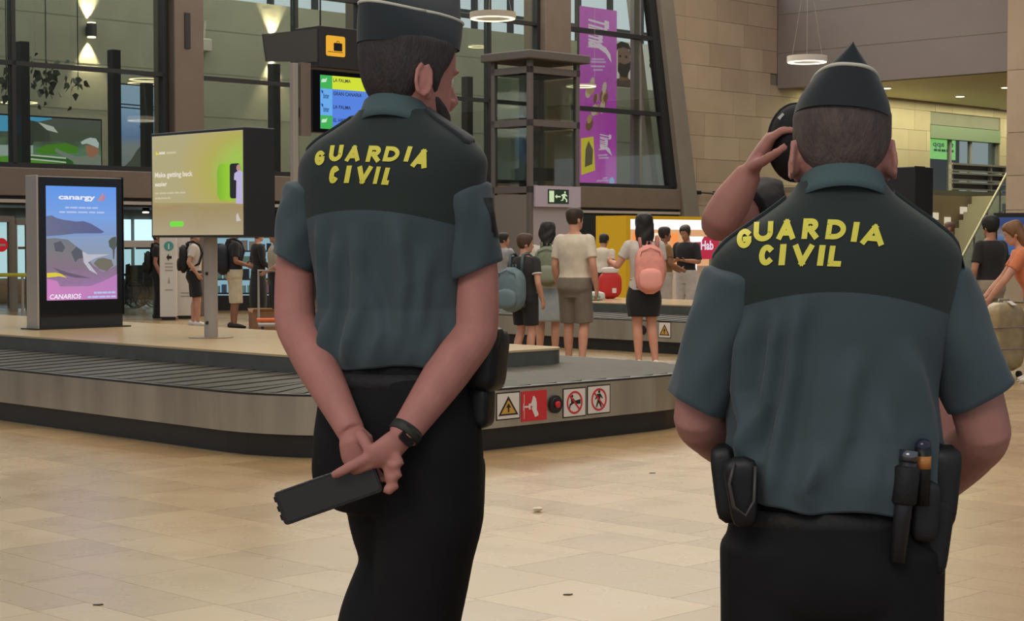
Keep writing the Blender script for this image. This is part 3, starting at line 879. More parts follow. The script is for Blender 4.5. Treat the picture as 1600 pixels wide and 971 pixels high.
# dark two-sided display behind the right officer, standing on the floor
pp = onz(1412, 640); pp = ony(1412, 500, 17.5); pp.z = 0
d2 = thing('pole_display', 'black back of a pole display standing behind the right officer by the stone wall', 'display', (pp.x, pp.y, 0), R(-45))
zt2 = ony(1412, 262, 17.5).z
m = MB(); m.bb(-.3, .2, -.14, .2, 1.15, zt2); m.build('housing', mat('housing_black', (26, 27, 30), .4), d2, bevel=.008)
m = MB(); m.bb(.201, .212, -.15, .03, 1.15, zt2 + .004); m.build('side_cheek', M_black, d2)
m = MB(); m.tube([(0, 0, .006), (0, 0, 1.2)], .058, 20); m.build('pole', M_grey, d2)
m = MB(); m.tube([(0, 0, 0), (0, 0, .008)], .25, 28); m.build('base_plate', M_frame, d2)

# ================================================================ FLIGHT MONITOR AND BAGGAGE SIGN
MA = -18.8
k0 = ona(490, 160, MA).y
mon = thing('flight_monitor', 'flight arrivals monitor with yellow and blue rows on a steel post', 'monitor', hall(MA, ona(464, 160, MA).y, 0), R(45))
mb0 = ona(464, 160, MA).y
def ML(px, py): q = ona(px, py, MA); return q.y - mb0, q.z
x0, zt = ML(486, 108); x1, zb = ML(640, 210)
zb = ML(490, 207)[1]
m = MB(); m.bb(x0, x1, -.02, .1, zb, zt); m.build('housing', M_gloss, mon, bevel=.008)
m = MB(); m.bb(-.045, .045, .02, .1, 0, ML(464, 98)[1]); m.build('post', M_grey, mon, bevel=.01)
m = MB(); m.bb(.07, x0 - .003, -.0, .08, zb - .05, ML(480, 98)[1]); m.build('cable_duct', mat('cable_duct', (118, 104, 98), .5), mon)
m = MB(); m.bb(.046, x0 + .1, .03, .08, zb + .2, zb + .32); m.build('bracket', M_frame, mon)
sx0, sz0 = ML(499, 201); sx1, sz1 = ML(632, 119); sz1 = ML(499, 117)[1]
SM = frameM(Vector((sx0, -.0215, sz0)), (1, 0, 0), (0, 0, 1)); SW, SH = sx1 - sx0, sz1 - sz0
scr = flat('screen', [(0, 0), (SW, 0), (SW, SH), (0, SH)], SM, emat('monitor_blue', (84, 132, 226), .95), mon, 0, .002)
names = ['EL HIERRO', 'LA PALMA', 'GRAN CANARIA', 'LA PALMA']
xi = .135 * SW
for i, nm in enumerate(names):
    y0, y1 = SH * i / 4, SH * (i + 1) / 4
    gr = i in (0, 3)
    flat('airline_cell', [(0, y0), (xi, y0), (xi, y1), (0, y1)], SM, emat('cell_green' if gr else 'cell_sky', (64, 178, 84) if gr else (104, 172, 240), .95), scr, .0024, .0006)
    if i == 3: flat('flight_row', [(xi, y0), (SW, y0), (SW, y1), (xi, y1)], SM, emat('row_yellow', (206, 222, 50), 1.), scr, .0024, .0006)
    text('lettering', nm, SM @ Matrix.Translation((xi + .015, y0 + .56 * (y1 - y0), .0034)), .26 * (y1 - y0), emat('row_text', (26, 36, 60), .8), scr, bold=.015)
    if gr:
        flat('airline_mark', [(.02, y0 + .08), (.1, y0 + .09), (.12, y0 + .15), (.09, y0 + .13), (.04, y0 + .13), (.02, y0 + .11)], SM, emat('mark_white', (190, 230, 200), 1.), scr, .0032, .0006)
    else:
        text('airline_mark', 'binter', SM @ Matrix.Translation((.05, y0 + .05, .0034)), .07, emat('mark_blue', (24, 74, 140), .8), scr, width=.1, bold=.02)
        flat('airline_mark', [(.01, y0 + .16), (.05, y0 + .15), (.045, y0 + .12), (.03, y0 + .11)], SM, emat('mark_blue', (24, 74, 140), .8), scr, .0032, .0006)
# box sign with the suitcase pictogram, hung above the monitor
x0, zt = ML(497, 40); _, zb = ML(497, 106); x1, _ = ML(640, 60)
bs = thing('baggage_sign', 'black hanging box sign with a yellow suitcase pictogram above the flight monitor', 'sign', hall(MA, mb0, zb), R(45))
hh = zt - zb
m = MB(); m.bb(x0, x1, -.03, .5, .012, hh); m.build('box', mat('sign_charcoal', (42, 40, 40), .5), bs, bevel=.006)
lx = ML(458, 60)[0]
mm_ = MB(); mm_.add([(x0, .02, .08), (x0, .02, hh - .04), (x0 - .45, .62, hh - .1), (x0 - .42, .58, .1), (x0, .06, .08), (x0, .06, hh - .04), (x0 - .45, .66, hh - .1), (x0 - .42, .62, .1)], [(0, 1, 2, 3), (7, 6, 5, 4), (0, 4, 5, 1), (1, 5, 6, 2), (2, 6, 7, 3), (3, 7, 4, 0)])
mm_.build('side_wing', mat('sign_grey', (66, 64, 62), .5), bs)
for xx in (x0 + .2, x1 - .2):
    m = MB(); m.tube([(xx, .2, hh), (xx, .2, 7.5)], .012, 8); m.build('hanger_rod', M_frame, bs)
ax0, az1 = ML(507, 55); ax1, az0 = ML(537, 90); az0 -= zb; az1 -= zb
SM = frameM(Vector((0, -.0305, 0)), (1, 0, 0), (0, 0, 1))
pl = flat('pictogram_plate', rrect(ax0, ax1, az0, az1, .03), SM, emat('pictogram_yellow', (244, 178, 48), .9), bs, 0, .003)
w_ = ax1 - ax0; cx = ax0 + w_ * .62; cz = (az0 + az1) / 2 - .01
flat('suitcase_symbol', rrect(cx - .075, cx + .075, cz - .055, cz + .055, .015), SM, M_sblack, pl, .003, .001)
flat_ring('suitcase_handle', cx, cz + .06, .018, .026, SM, M_sblack, pl, .003, .001, 16)
flat('belt_symbol', [(ax0 + .03, cz - .075), (ax1 - .04, cz - .075), (ax1 - .04, cz - .067), (ax0 + .03, cz - .067)], SM, M_sblack, pl, .003, .001)

# ================================================================ LIFT TOWER WITH EXIT SIGN
c0 = ony(828, 300, 35.0); LA, LBb = (c0.x - c0.y) * S2, (c0.x + c0.y) * S2
bR = ona(906, 300, LA).y; aL = onb(767, 300, LBb).x
lzt = ona(828, 92, LA).z
lift = thing('lift_tower', 'grey steel framed glass lift tower in front of the window wall', 'lift', hall(LA, LBb, 0), R(-45))
dx, dy = aL - LA, bR - LBb       # local x from 0 to dx (negative), local y from 0 to dy
M_lift = mat('lift_steel', (98, 93, 93), .45, .3)
for (x, y) in ((0, 0), (dx, 0), (0, dy), (dx, dy)):
    m = MB(); m.bb(x - .1 if x == 0 else x, x if x == 0 else x + .1, y if y == 0 else y - .1, y + .1 if y == 0 else y, 0, lzt); m.build('corner_post', M_lift, lift, bevel=.01)
zr = [ona(828, yy, LA).z for yy in (305, 190, 110)]
zr = [ona(828, 330, LA).z, ona(828, 296, LA).z, ona(828, 191, LA).z, lzt - .2]
for z in zr[1:]:
    for (x0_, x1_, y0_, y1_) in ((dx, 0, 0, .1), (dx, 0, dy - .1, dy), (-.1, 0, 0, dy), (dx, dx + .1, 0, dy)):
        m = MB(); m.bb(x0_, x1_, y0_, y1_, z - .065, z + .065); m.build('ring_beam', M_lift, lift)
m = MB(); m.bb(dx - .15, .15, -.15, dy + .15, lzt, lzt + .17); m.build('roof', mat('lift_roof', (74, 70, 69), .7), lift, bevel=.02)
for z0, z1 in ((zr[1] + .1, zr[2] - .1), (zr[2] + .1, zr[3] - .1)):
    for (x0_, x1_, y0_, y1_) in ((dx + .1, -.1, .04, .06), (-.06, -.04, .1, dy - .1), (dx + .1, -.1, dy - .06, dy - .04), (dx + .04, dx + .06, .1, dy - .1)):
        m = MB(); m.bb(x0_, x1_, y0_, y1_, z0, z1); m.build('pane', M_pane, lift)
m = MB(); m.bb(-.03, -.01, .1, dy - .1, 0, zr[1] - .1); m.build('lower_panel', mat('lilac_grey_panel', (142, 138, 146), .5), lift)
m = MB(); m.bb(dx + .1, -.1, .01, .03, 0, zr[1] - .1); m.build('lower_panel', mat('taupe_panel', (108, 102, 98), .5), lift)
m = MB(); m.bb(dx + .3, dx + .45, dy * .35, dy * .5, 0, lzt - .1); m.build('guide_rail', M_frame, lift)
m = MB(); m.bb(dx + .25, -.3, dy * .3, dy * .7, zr[1] + .2, zr[1] + .45); m.build('car_sill', M_frame, lift)
# exit sign: lit box on the tower
x0, zt_ = ona(833, 290, LA).y - LBb, ona(833, 290, LA).z; x1, zb_ = ona(904, 322, LA).y - LBb, ona(833, 323, LA).z
ex = thing('exit_sign', 'green emergency exit sign with running figure on a lilac board of the lift tower', 'sign', hall(LA, LBb + (x0 + x1) / 2, (zt_ + zb_) / 2), R(45))
ww, hh = (x1 - x0) / 2, (zt_ - zb_) / 2
m = MB(); m.bb(-ww, ww, -.06, -.012, -hh, hh); m.build('board', mat('lilac_board', (158, 152, 168), .5), ex)
SM = frameM(Vector((0, -.061, 0)), (1, 0, 0), (0, 0, 1))
ew, eh = ww * .46, hh * .68
pl = flat('sign_plate', [(-ew, -eh), (ew, -eh), (ew, eh), (-ew, eh)], SM, emat('exit_dark_green', (22, 48, 30), .7), ex, 0, .004)
M_ew = emat('exit_glow', (206, 226, 178), .9)
flat('door_symbol', [(-ew * .88, -eh * .8), (-ew * .42, -eh * .8), (-ew * .42, eh * .8), (-ew * .88, eh * .8)], SM, M_ew, pl, .005, .001)
flat('arrow_symbol', [(-ew * .34, 0), (-ew * .14, eh * .3), (-ew * .14, eh * .1), (ew * .2, eh * .1), (ew * .2, -eh * .1), (-ew * .14, -eh * .1), (-ew * .14, -eh * .3)], SM, M_ew, pl, .005, .001)
flat('figure_symbol', circ(ew * .62, eh * .62, eh * .16, 12), SM, M_ew, pl, .005, .001)
flat('figure_symbol', [(ew * .42, eh * .36), (ew * .66, eh * .44), (ew * .86, eh * .1), (ew * .78, eh * .02), (ew * .66, eh * .2), (ew * .62, -eh * .1), (ew * .84, -eh * .4), (ew * .84, -eh * .75), (ew * .72, -eh * .75), (ew * .7, -eh * .42), (ew * .52, -eh * .2), (ew * .44, -eh * .55), (ew * .24, -eh * .6), (ew * .24, -eh * .48), (ew * .36, -eh * .42), (ew * .4, eh * .05), (ew * .28, eh * .1), (ew * .26, eh * .22)], SM, M_ew, pl, .005, .001)

# ================================================================ PURPLE BANNER AND PORTRAIT POSTER BEHIND THE GLASS
PA = GA - .6
q0 = ona(905, 289, PA); q1 = ona(963, 289, PA); tl = ona(905, 22, PA); tr = ona(963, 4, PA)
ban = thing('lit_banner', 'tall purple backlit chocolate advert hung behind the window glass', 'banner', hall(PA, q0.y, q0.z), R(45))
BW = q1.y - q0.y; BH = (tl.z + tr.z) / 2 - q0.z
SM = frameM(Vector((0, 0, 0)), (1, 0, 0), (0, 0, 1))
m = MB(); m.bb(0, BW, .01, .08, 0, BH); m.build('light_box', M_frame, ban)
scr = flat('face', [(0, 0), (BW, 0), (BW, BH), (0, BH)], SM, ramp_emat('banner_purple', [(0, (176, 76, 176)), (.3, (160, 60, 160)), (.6, (158, 66, 158)), (1, (176, 96, 172))], 2, 1.35, .25, 3), ban, -.0, .004)
M_bw = emat('banner_white', (226, 208, 226), 1.)
def RM(x, y): return SM @ Matrix.Translation((x * BW, y * BH, .006)) @ Matrix.Rotation(R(-90), 4, 'Z')
text('lettering', 'Tirma', RM(.26, .95), .5 * BW, M_bw, scr, width=.17 * BH, bold=.04, shear=.1)
flat('swoosh', [(.18 * BW, .775 * BH), (.5 * BW, .775 * BH), (.7 * BW, .75 * BH), (.86 * BW, .7 * BH), (.82 * BW, .75 * BH), (.7 * BW, .785 * BH), (.5 * BW, .8 * BH)], SM, M_bw, scr, .006, .001)
text('lettering', 'Tirma', RM(.56, .3), .28 * BW, M_bw, scr, width=.085 * BH, bold=.04, shear=.1)
flat('swoosh', [(.5 * BW, .2 * BH), (.7 * BW, .205 * BH), (.88 * BW, .17 * BH), (.8 * BW, .215 * BH), (.6 * BW, .22 * BH)], SM, M_bw, scr, .006, .001)
M_bl = emat('banner_lilac', (206, 170, 216), .95)
for y, x0, x1 in ((.705, .32, .66), (.69, .3, .7), (.665, .3, .68), (.645, .36, .62), (.165, .5, .75), (.15, .52, .78), (.02, .45, .78), (.035, .62, .75)):
    flat('text_line', [(x0 * BW, y * BH), (x1 * BW, (y + .006) * BH), (x1 * BW, (y + .016) * BH), (x0 * BW, (y + .01) * BH)], SM, M_bl, scr, .006, .001)
flat('logo_mark', circ(.87 * BW, .028 * BH, .07 * BW, 18), SM, emat('banner_sky', (150, 190, 236), 1.), scr, .006, .001)
rb = random.Random(3)
for i in range(16):
    t = rb.random(); cx, cy = .2 + .5 * rb.random(), .34 + .24 * rb.random()
    cx = .45 + (cx - .45) * (1.1 - abs(cy - .46) * 2)
    r0 = .06 + .05 * rb.random()
    flat('nut_print', [(cx * BW + r0 * BW * math.cos(R(a)) * (1 if i % 2 else .7), cy * BH + r0 * BW * 1.2 * math.sin(R(a + 20))) for a in range(0, 360, 36)], SM, emat('nut_%d' % (i % 3), ((186, 150, 110), (120, 78, 56), (206, 188, 166))[i % 3], .85), scr, .006 + i * .0002, .001)
flat('packet_print', [(.05 * BW, .055 * BH), (.42 * BW, .085 * BH), (.37 * BW, .275 * BH), (.04 * BW, .26 * BH)], SM, emat('packet_yellow', (226, 208, 60), .95), scr, .006, .001)
flat('packet_print', [(.14 * BW, .1 * BH), (.34 * BW, .12 * BH), (.36 * BW, .2 * BH), (.24 * BW, .25 * BH), (.16 * BW, .2 * BH)], SM, emat('packet_dark', (96, 88, 72), .85), scr, .0075, .001)
# pale poster with a portrait of a dark bearded man
PB_ = GA - 1.2
q0 = ona(958, 135, PB_); q1 = ona(1026, 135, PB_); t_ = ona(958, 63, PB_)
por = thing('portrait_poster', 'pale poster of a bearded dark-haired man behind the window glass', 'poster', hall(PB_, q0.y, q0.z), R(45))
PW, PH = q1.y - q0.y, t_.z - q0.z
m = MB(); m.bb(0, PW, .0, .04, 0, PH); brd = m.build('board', emat('poster_paper_glow', (190, 190, 182), 1.15), por)  # paper made to glow so the poster shows through the glass
SM = frameM(Vector((0, -.001, 0)), (1, 0, 0), (0, 0, 1))
def fp(n_, pts, m_, z): return flat(n_, [(x * PW, y * PH) for x, y in pts], SM, m_, brd, z, .001)
fp('print_shirt', [(.0, .0), (.62, .0), (.58, .08), (.42, .14), (.36, .2), (.1, .18), (0, .1)], mat('print_grey', (132, 110, 98), .6), .001)
fp('print_neck', [(.14, .14), (.34, .16), (.34, .4), (.14, .4)], M_skin_p, .0015)
fp('print_face', [(.1, .8), (.16, .9), (.3, .9), (.38, .78), (.38, .5), (.3, .32), (.2, .3), (.1, .42)], emat('print_face', (128, 98, 84), .8), .002)
fp('print_hair', [(.04, .7), (.06, .92), (.18, 1.0), (.34, .97), (.42, .8), (.39, .68), (.36, .84), (.22, .88), (.1, .82)], M_sblack, .003)
fp('print_beard', [(.1, .46), (.14, .54), (.24, .5), (.36, .55), (.4, .62), (.38, .4), (.3, .22), (.18, .22), (.1, .34)], M_sblack, .003)
for ex_ in (.15, .29): fp('print_eye', circ(ex_, .67, .03, 8), M_sblack, .003)
text('lettering', 'a', SM @ Matrix.Translation((.82 * PW, .5 * PH, .002)), .3 * PH, M_sblack, brd, bold=.03)
# ================================================================ RING LAMPS, AND RINGS FOR THEIR REFLECTIONS
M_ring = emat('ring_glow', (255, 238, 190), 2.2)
def ring_lamp_or_reflection(px, py, rpx, Y, label, group, zc=9.5, thick=.1, glow=M_ring, body=None):
    p = ony(px, py, Y); r = rpx / F * Y
    o = thing('ring_lamp_or_reflection', label, 'lamp', p, 0, group)
    m = MB()
    n = 48
    def rg_(r0, r1, z0, z1, nm, mt):
        mb = MB()
        R0, R1 = circ(0, 0, r0, n), circ(0, 0, r1, n)
        vs = [(q[0], q[1], z) for z in (z0, z1) for S in (R0, R1) for q in S]; fs = []
        for i in range(n):
            j = (i + 1) % n
            fs += [(i, j, n + j, n + i), (2 * n + i, 3 * n + i, 3 * n + j, 2 * n + j), (n + i, n + j, 3 * n + j, 3 * n + i), (i, 2 * n + i, 2 * n + j, j)]
        mb.add(vs, fs); return mb.build(nm, mt, o)
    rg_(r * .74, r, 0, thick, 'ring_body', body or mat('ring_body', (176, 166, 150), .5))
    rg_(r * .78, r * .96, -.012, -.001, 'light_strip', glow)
    for k in range(3 if thick > .05 else 0):
        a = R(120 * k + 20)
        mb = MB(); mb.tube([(r * .87 * math.cos(a), r * .87 * math.sin(a), thick), (0, 0, thick + 1.6)], .003, 6); mb.build('wire', M_grey, o)
    mb = MB(); mb.tube([(0, 0, thick + 1.6), (0, 0, zc - p.z)] if thick > .05 else [(r * .87, 0, thick), (r * .87, 0, zc - p.z)], .0025, 6); mb.build('cable', M_grey, o)
    return o
def gal(px, py, a):
    q = ona(px, py, a); p = hall(q.x, q.y, q.z); return p.y
ring_lamp_or_reflection(770, 29, 36, 30, 'thick ring pendant lamp hanging above the lift tower', 'ring pendant lamps')
ring_lamp_or_reflection(1261, 97, 31, 30, 'white glowing ring pendant lamp in front of the grey bulkhead', 'ring pendant lamps', glow=emat('ring_glow_white', (255, 244, 214), 3.2), body=mat('ring_white', (205, 196, 186), .5))
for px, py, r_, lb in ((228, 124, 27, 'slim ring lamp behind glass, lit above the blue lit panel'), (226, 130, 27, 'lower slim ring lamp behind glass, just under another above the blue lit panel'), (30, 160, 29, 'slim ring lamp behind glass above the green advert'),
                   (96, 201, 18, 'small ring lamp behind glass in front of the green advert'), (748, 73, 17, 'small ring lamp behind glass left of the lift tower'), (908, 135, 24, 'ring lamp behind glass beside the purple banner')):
    ring_lamp_or_reflection(px, py, r_, gal(px, py, {908: GA + .9, 226: GA - 4.2}.get(px, GA - 2.6)), lb, 'ring lamps behind the glass', thick=.03)  # glowing rings put in for lamp reflections in the glass

# ================================================================ WALL SCONCES behind the glass (up and down beams)
def sconce(px, pyt, pyb, label):
    q = ona(px, (pyt + pyb) / 2, WB + .16); p = hall(q.x, q.y, q.z)
    hh = (ona(px, pyt, WB + .16).z - ona(px, pyb, WB + .16).z) / 2
    o = thing('wall_sconce', label, 'lamp', p, R(-45), 'up and down wall sconces')
    m = MB(); m.tube([(0, 0, -hh), (0, 0, hh)], .11, 20); m.build('cylinder_body', M_black, o)
    m = MB(); m.bb(-.16, -.08, -.05, .05, -.08, .08); m.build('wall_bracket', M_black, o)
    for s_ in (-1, 1):
        m = MB(); m.tube([(0, 0, s_ * (hh + .002)), (0, 0, s_ * (hh + .03))], .09, 20); m.build('lens', emat('sconce_glow', (255, 236, 190), 5.), o)
        ld = bpy.data.lights.new('sconce_beam', 'SPOT'); ld.energy = 700; ld.color = (1, .83, .52); ld.spot_size = R(70); ld.spot_blend = .6; ld.shadow_soft_size = .03
        lo = bpy.data.objects.new('sconce_beam', ld); C.objects.link(lo); lo.parent = o
        lo.location = (-.085, 0, s_ * (hh + .06)); lo.rotation_euler = (0, 0 if s_ < 0 else math.pi, 0)
sconce(143, 37, 57, 'black cylinder sconce casting beams on plaster, left of the brown column')
sconce(431, 64, 82, 'black cylinder sconce casting beams on plaster, right of the brown column')
q = ona(318, 70, WB + .12); 
o = thing('wall_speaker', 'small pale box speaker fixed on the plaster wall behind glass', 'speaker', hall(q.x, q.y, q.z), R(-45))
m = MB(); m.bb(-.1, .12, -.16, .16, -.16, .14); m.build('cabinet', M_grey, o, bevel=.03)
m = MB(); m.tube([(0, 0, .14), (0, .05, .55)], .03, 8); m.build('conduit', M_grey, o)

# ================================================================ LIT PANELS STANDING FOR ADVERTS REFLECTED IN THE LEFT GLASS
AA = GA - 1.9
def panel(name, label, x0, x1, yt, yb, face, a_=AA):
    p0 = ona(x0, yb, a_); p1 = ona(x1, yb, a_); zt = ona(x0, yt, a_).z
    o = thing(name, label, 'display', hall(a_, p0.y, p0.z), R(45))
    W_, H_ = p1.y - p0.y, zt - p0.z
    m = MB(); m.bb(-.03, W_ + .03, .01, .1, -.03, H_ + .03); m.build('casing', M_frame, o)
    SM = frameM(Vector((0, 0, 0)), (1, 0, 0), (0, 0, 1))
    scr = flat('screen', [(0, 0), (W_, 0), (W_, H_), (0, H_)], SM, face, o, 0, .004)
    def pr(n_, pts, m_, z=.006):
        return flat(n_, [(x * W_, y * H_) for x, y in pts], SM, m_, scr, z, .001)
    return o, pr, W_, H_, SM, scr
o, pr, W_, H_, SM, scr = panel('reflected_advert', 'wide green landscape advert with a man in a white cap behind glass', -70, 158, 176, 256, ramp_emat('advert_landscape', [(0, (96, 148, 84)), (.3, (120, 160, 130)), (.55, (92, 104, 84)), (1, (104, 110, 100))], 2, .8, .5, 6))
pv = lambda n, c, s=.85: emat('landscape_' + n, c, s)
X = lambda px: (px + 70) / 228.0
Y_ = lambda py: (256 - py) / 80.0
pr('print_sky', [(X(-70), Y_(205)), (X(30), Y_(200)), (X(46), Y_(186)), (X(78), Y_(178)), (X(78), Y_(176)), (X(-70), Y_(176))], pv('sky', (84, 176, 226), 1.))
pr('print_cloud', [(X(56), Y_(184)), (X(80), Y_(190)), (X(88), Y_(200)), (X(70), Y_(196))], pv('cloud', (206, 212, 206), 1.), .008)
pr('print_hedge', [(X(50), Y_(230)), (X(70), Y_(220)), (X(100), Y_(216)), (X(120), Y_(222)), (X(118), Y_(232)), (X(60), Y_(236))], pv('hedge', (88, 156, 40), .9), .008)
pr('print_road', [(X(-20), Y_(224)), (X(48), Y_(222)), (X(48), Y_(236)), (X(-20), Y_(244))], pv('road', (184, 200, 196), .9), .008)
pr('print_grass', [(X(-70), Y_(240)), (X(70), Y_(238)), (X(140), Y_(250)), (X(140), Y_(256)), (X(-70), Y_(256))], pv('grass', (96, 172, 50), .9), .008)
pr('print_band', [(X(10), Y_(234)), (X(110), Y_(240)), (X(112), Y_(252)), (X(10), Y_(242))], pv('band', (54, 112, 46), .85), .010)
for i, (y_, x0, x1) in enumerate(((238, 20, 100), (245, 38, 100))):
    pr('text_line', [(X(x0), Y_(y_)), (X(x1), Y_(y_ + 4)), (X(x1), Y_(y_ + 1.5)), (X(x0), Y_(y_ - 2.5))], pv('text', (222, 232, 214), .95), .012)
pr('print_tree', [(X(28), Y_(256)), (X(32), Y_(200)), (X(24), Y_(190)), (X(34), Y_(180)), (X(58), Y_(184)), (X(74), Y_(200)), (X(76), Y_(214)), (X(50), Y_(216)), (X(44), Y_(226)), (X(42), Y_(256))], ramp_emat('landscape_tree', [(0, (66, 76, 56)), (1, (84, 92, 78))], 0, .7, .8, 9), .0075)
pr('print_shirt', [(X(118), Y_(256)), (X(158), Y_(256)), (X(157), Y_(236)), (X(150), Y_(228)), (X(140), Y_(234)), (X(118), Y_(238)), (X(90), Y_(228)), (X(84), Y_(224)), (X(82), Y_(230)), (X(112), Y_(246))], pv('shirt', (148, 160, 148), .85), .012)
pr('print_face', [(X(132), Y_(218)), (X(152), Y_(218)), (X(154), Y_(228)), (X(146), Y_(238)), (X(138), Y_(238)), (X(133), Y_(230))], pv('skin', (190, 132, 104), .85), .013)
pr('print_cap', [(X(124), Y_(213)), (X(132), Y_(208)), (X(140), Y_(205)), (X(149), Y_(206)), (X(154), Y_(214)), (X(153), Y_(222)), (X(146), Y_(219)), (X(134), Y_(215)), (X(126), Y_(217))], pv('cap', (206, 220, 222), 1.), .014)
o, pr, W_, H_, SM, scr = panel('reflected_advert', 'tall pale blue lit panel with hazy tree shapes behind glass by the brown column', 186, 248, 132, 262, ramp_emat('panel_blue', [(0, (120, 128, 128)), (.25, (132, 140, 140)), (.38, (104, 132, 176)), (.7, (140, 170, 204)), (1, (150, 178, 200))], 2, 1.15, .12, 5), GA - 2.2)
pr('print_tree', [(.1, .0), (.3, .1), (.45, .22), (.6, .3), (.62, .12), (.7, 0)], emat('panel_tree', (92, 100, 86), .7), .006)
pr('print_branch', [(.5, .5), (.62, .62), (.74, .66), (.72, .5), (.64, .4)], emat('panel_branch', (104, 124, 176), .75), .006)
for y0 in (.74, .78): pr('print_frame', [(0, y0 - .02), (1, y0 - .03), (1, y0 - .015), (0, y0 - .005)], emat('panel_bar', (40, 44, 46), .5), .007)
# leafy foliage hanging inside above the advert
rl = random.Random(9)
for bx, by, n_ in ((72, 126, 60), (10, 130, 22), (122, 132, 12)):
    q = ona(bx, by, GA - 1.7)
    o = thing('hanging_plant', {72: 'large dark leafy plant hanging behind glass above the green advert', 10: 'dark leafy plant hanging behind glass by the frame edge', 122: 'sparse dark hanging plant behind glass left of the blue panel'}[bx], 'plant', hall(q.x, q.y, q.z), R(45), 'hanging plants behind the glass')
    m = MB(); m.tube([(0, 0, 2.5), (0, 0, -.1)], .012, 6); m.build('stem', mat('stem_dark', (58, 60, 46), .7), o)
    lf = MB(); lf.add([(0, 0, 0), (.05, 0, -.03), (.0, .01, -.12), (-.05, 0, -.03)], [(0, 1, 2, 3)]); lme = lf.mesh('leaf')
    for i in range(n_):
        s_ = n_ / 60.0
        lo = link('leaf', lme.copy() if i == 0 else lme, mat('leaf_dark', (58, 66, 48), .6), o) if i == 0 else None
        if i == 0: l0 = lo; lme = lo.data
        else:
            lo = l0.copy(); C.objects.link(lo); lo.parent = o
        lo.location = (rl.gauss(0, .22 * (s_ ** .5)), rl.gauss(0, .1), rl.gauss(.05, .22 * (s_ ** .5)))
        lo.rotation_euler = (rl.uniform(-.6, .6), rl.uniform(-.8, .8), rl.uniform(0, 6)); k = rl.uniform(.7, 1.7); lo.scale = (k, k, k)

# ================================================================ LEFT LOWER LEVEL: no-entry disc, rail, spot track, info boards, wheelchairs, shelf
q = ony(2, 383, 33)
o = thing('no_entry_sign', 'round red no-entry disc on the glass door by the advertising totem', 'sign', q, R(45))
o['note'] = ''; del o['note']
MS = frameM(Vector((0, 0, 0)), (1, 0, 0), (0, 0, 1))
d_ = flat('disc', circ(0, 0, .13, 28), MS, emat('no_entry_red', (196, 36, 44), .7), o, 0, .01)
flat('bar', [(-.08, -.02), (.08, -.02), (.08, .02), (-.08, .02)], MS, mat('sign_white', (230, 226, 222), .5), d_, .01, .002)
p0 = onz(-40, 500); p1 = ony(48, 430, p0.y)
o = thing('barrier_rail', 'yellow-green handrail across the glass doors beside the totem', 'rail', (p0.x, p0.y, 0), 0)
zr_ = ony(20, 430, p0.y).z; lx = p1.x - p0.x
m = MB(); m.tube([(0, 0, zr_), (lx, 0, zr_)], .035, 12); m.build('rail', mat('rail_lime', (196, 196, 66), .4), o)
for x in (.1, lx - .15):
    m = MB(); m.tube([(x, 0, 0), (x, 0, zr_)], .025, 10); m.build('post', M_grey, o)
q = ony(228, 318, 33); 
o = thing('track_spotlight', 'small black track spotlight glowing under the brown fascia', 'spotlight', q, 0)
m = MB(); m.tube([(0, 0, .1), (0, 0, -.06), (.0, -.02, -.16)], [.03, .06, .075], 16); m.build('can', M_black, o)
m = MB(); m.tube([(0, -.02, -.162), (0, -.02, -.18)], .06, 16); m.build('lens', emat('spot_lens', (255, 240, 214), 4.), o)
m = MB(); m.bb(-.7, .7, -.03, .03, .1, .15); m.build('track', M_black, o)
# info pylons
def pylon(px0, px1, foot, top, label, prints):
    f0 = onz(px0, foot); f1 = ony(px1, foot, f0.y + .3)
    W_ = (px1 - px0) / F * f0.y; H_ = ony(px0, top, f0.y).z
    o = thing('info_pylon', label, 'info board', (f0.x, f0.y, 0), R(8))
    m = MB(); m.bb(0, W_, 0, .25, .06, H_); b_ = m.build('panel', M_white, o, bevel=.01)
    m = MB(); m.bb(.03, W_ - .03, .03, .22, 0, .06); m.build('plinth', M_black, o)
    SM = frameM(Vector((0, -.001, 0)), (1, 0, 0), (0, 0, 1))
    prints(SM, W_, H_, b_)
    return o
def pr1(SM, W_, H_, b_):
    flat('info_symbol', circ(W_ * .55, H_ - .26, .085, 24), SM, mat('teal_print', (70, 150, 146), .5), b_)
    text('lettering', 'i', SM @ Matrix.Translation((W_ * .55, H_ - .31, .004)), .1, M_swhite, b_, center=True, bold=.03)
    y = H_ - .46
    flat('arrow_symbol', [(W_ * .4, y), (W_ * .55, y + .07), (W_ * .55, y + .025), (W_ * .72, y + .025), (W_ * .72, y - .025), (W_ * .55, y - .025), (W_ * .55, y - .07)], SM, M_sblack, b_)
    for yy in (.58, .64, .7, 1.05): flat('text_line', [(W_ * .32, H_ - yy), (W_ * .78, H_ - yy), (W_ * .78, H_ - yy + .02), (W_ * .32, H_ - yy + .02)], SM, M_grey, b_)
    flat('info_symbol', [(W_ * .48, H_ - .92), (W_ * .62, H_ - .92), (W_ * .55, H_ - .8)], SM, M_grey, b_)
def pr2(SM, W_, H_, b_):
    flat('print_patch', rrect(W_ * .25, W_ * .75, H_ - .42, H_ - .28, .02), SM, mat('pink_print', (214, 84, 110), .5), b_)
    for yy in (.62, .68, 1.1, 1.16): flat('text_line', [(W_ * .25, H_ - yy), (W_ * .8, H_ - yy), (W_ * .8, H_ - yy + .02), (W_ * .25, H_ - yy + .02)], SM, M_grey, b_)
pylon(250, 276, 501, 362, 'white info board with a teal letter i beside the boy with the black backpack', pr1)
pylon(276, 304, 499, 364, 'white board with pink print half hidden behind the boy with the black backpack', pr2)
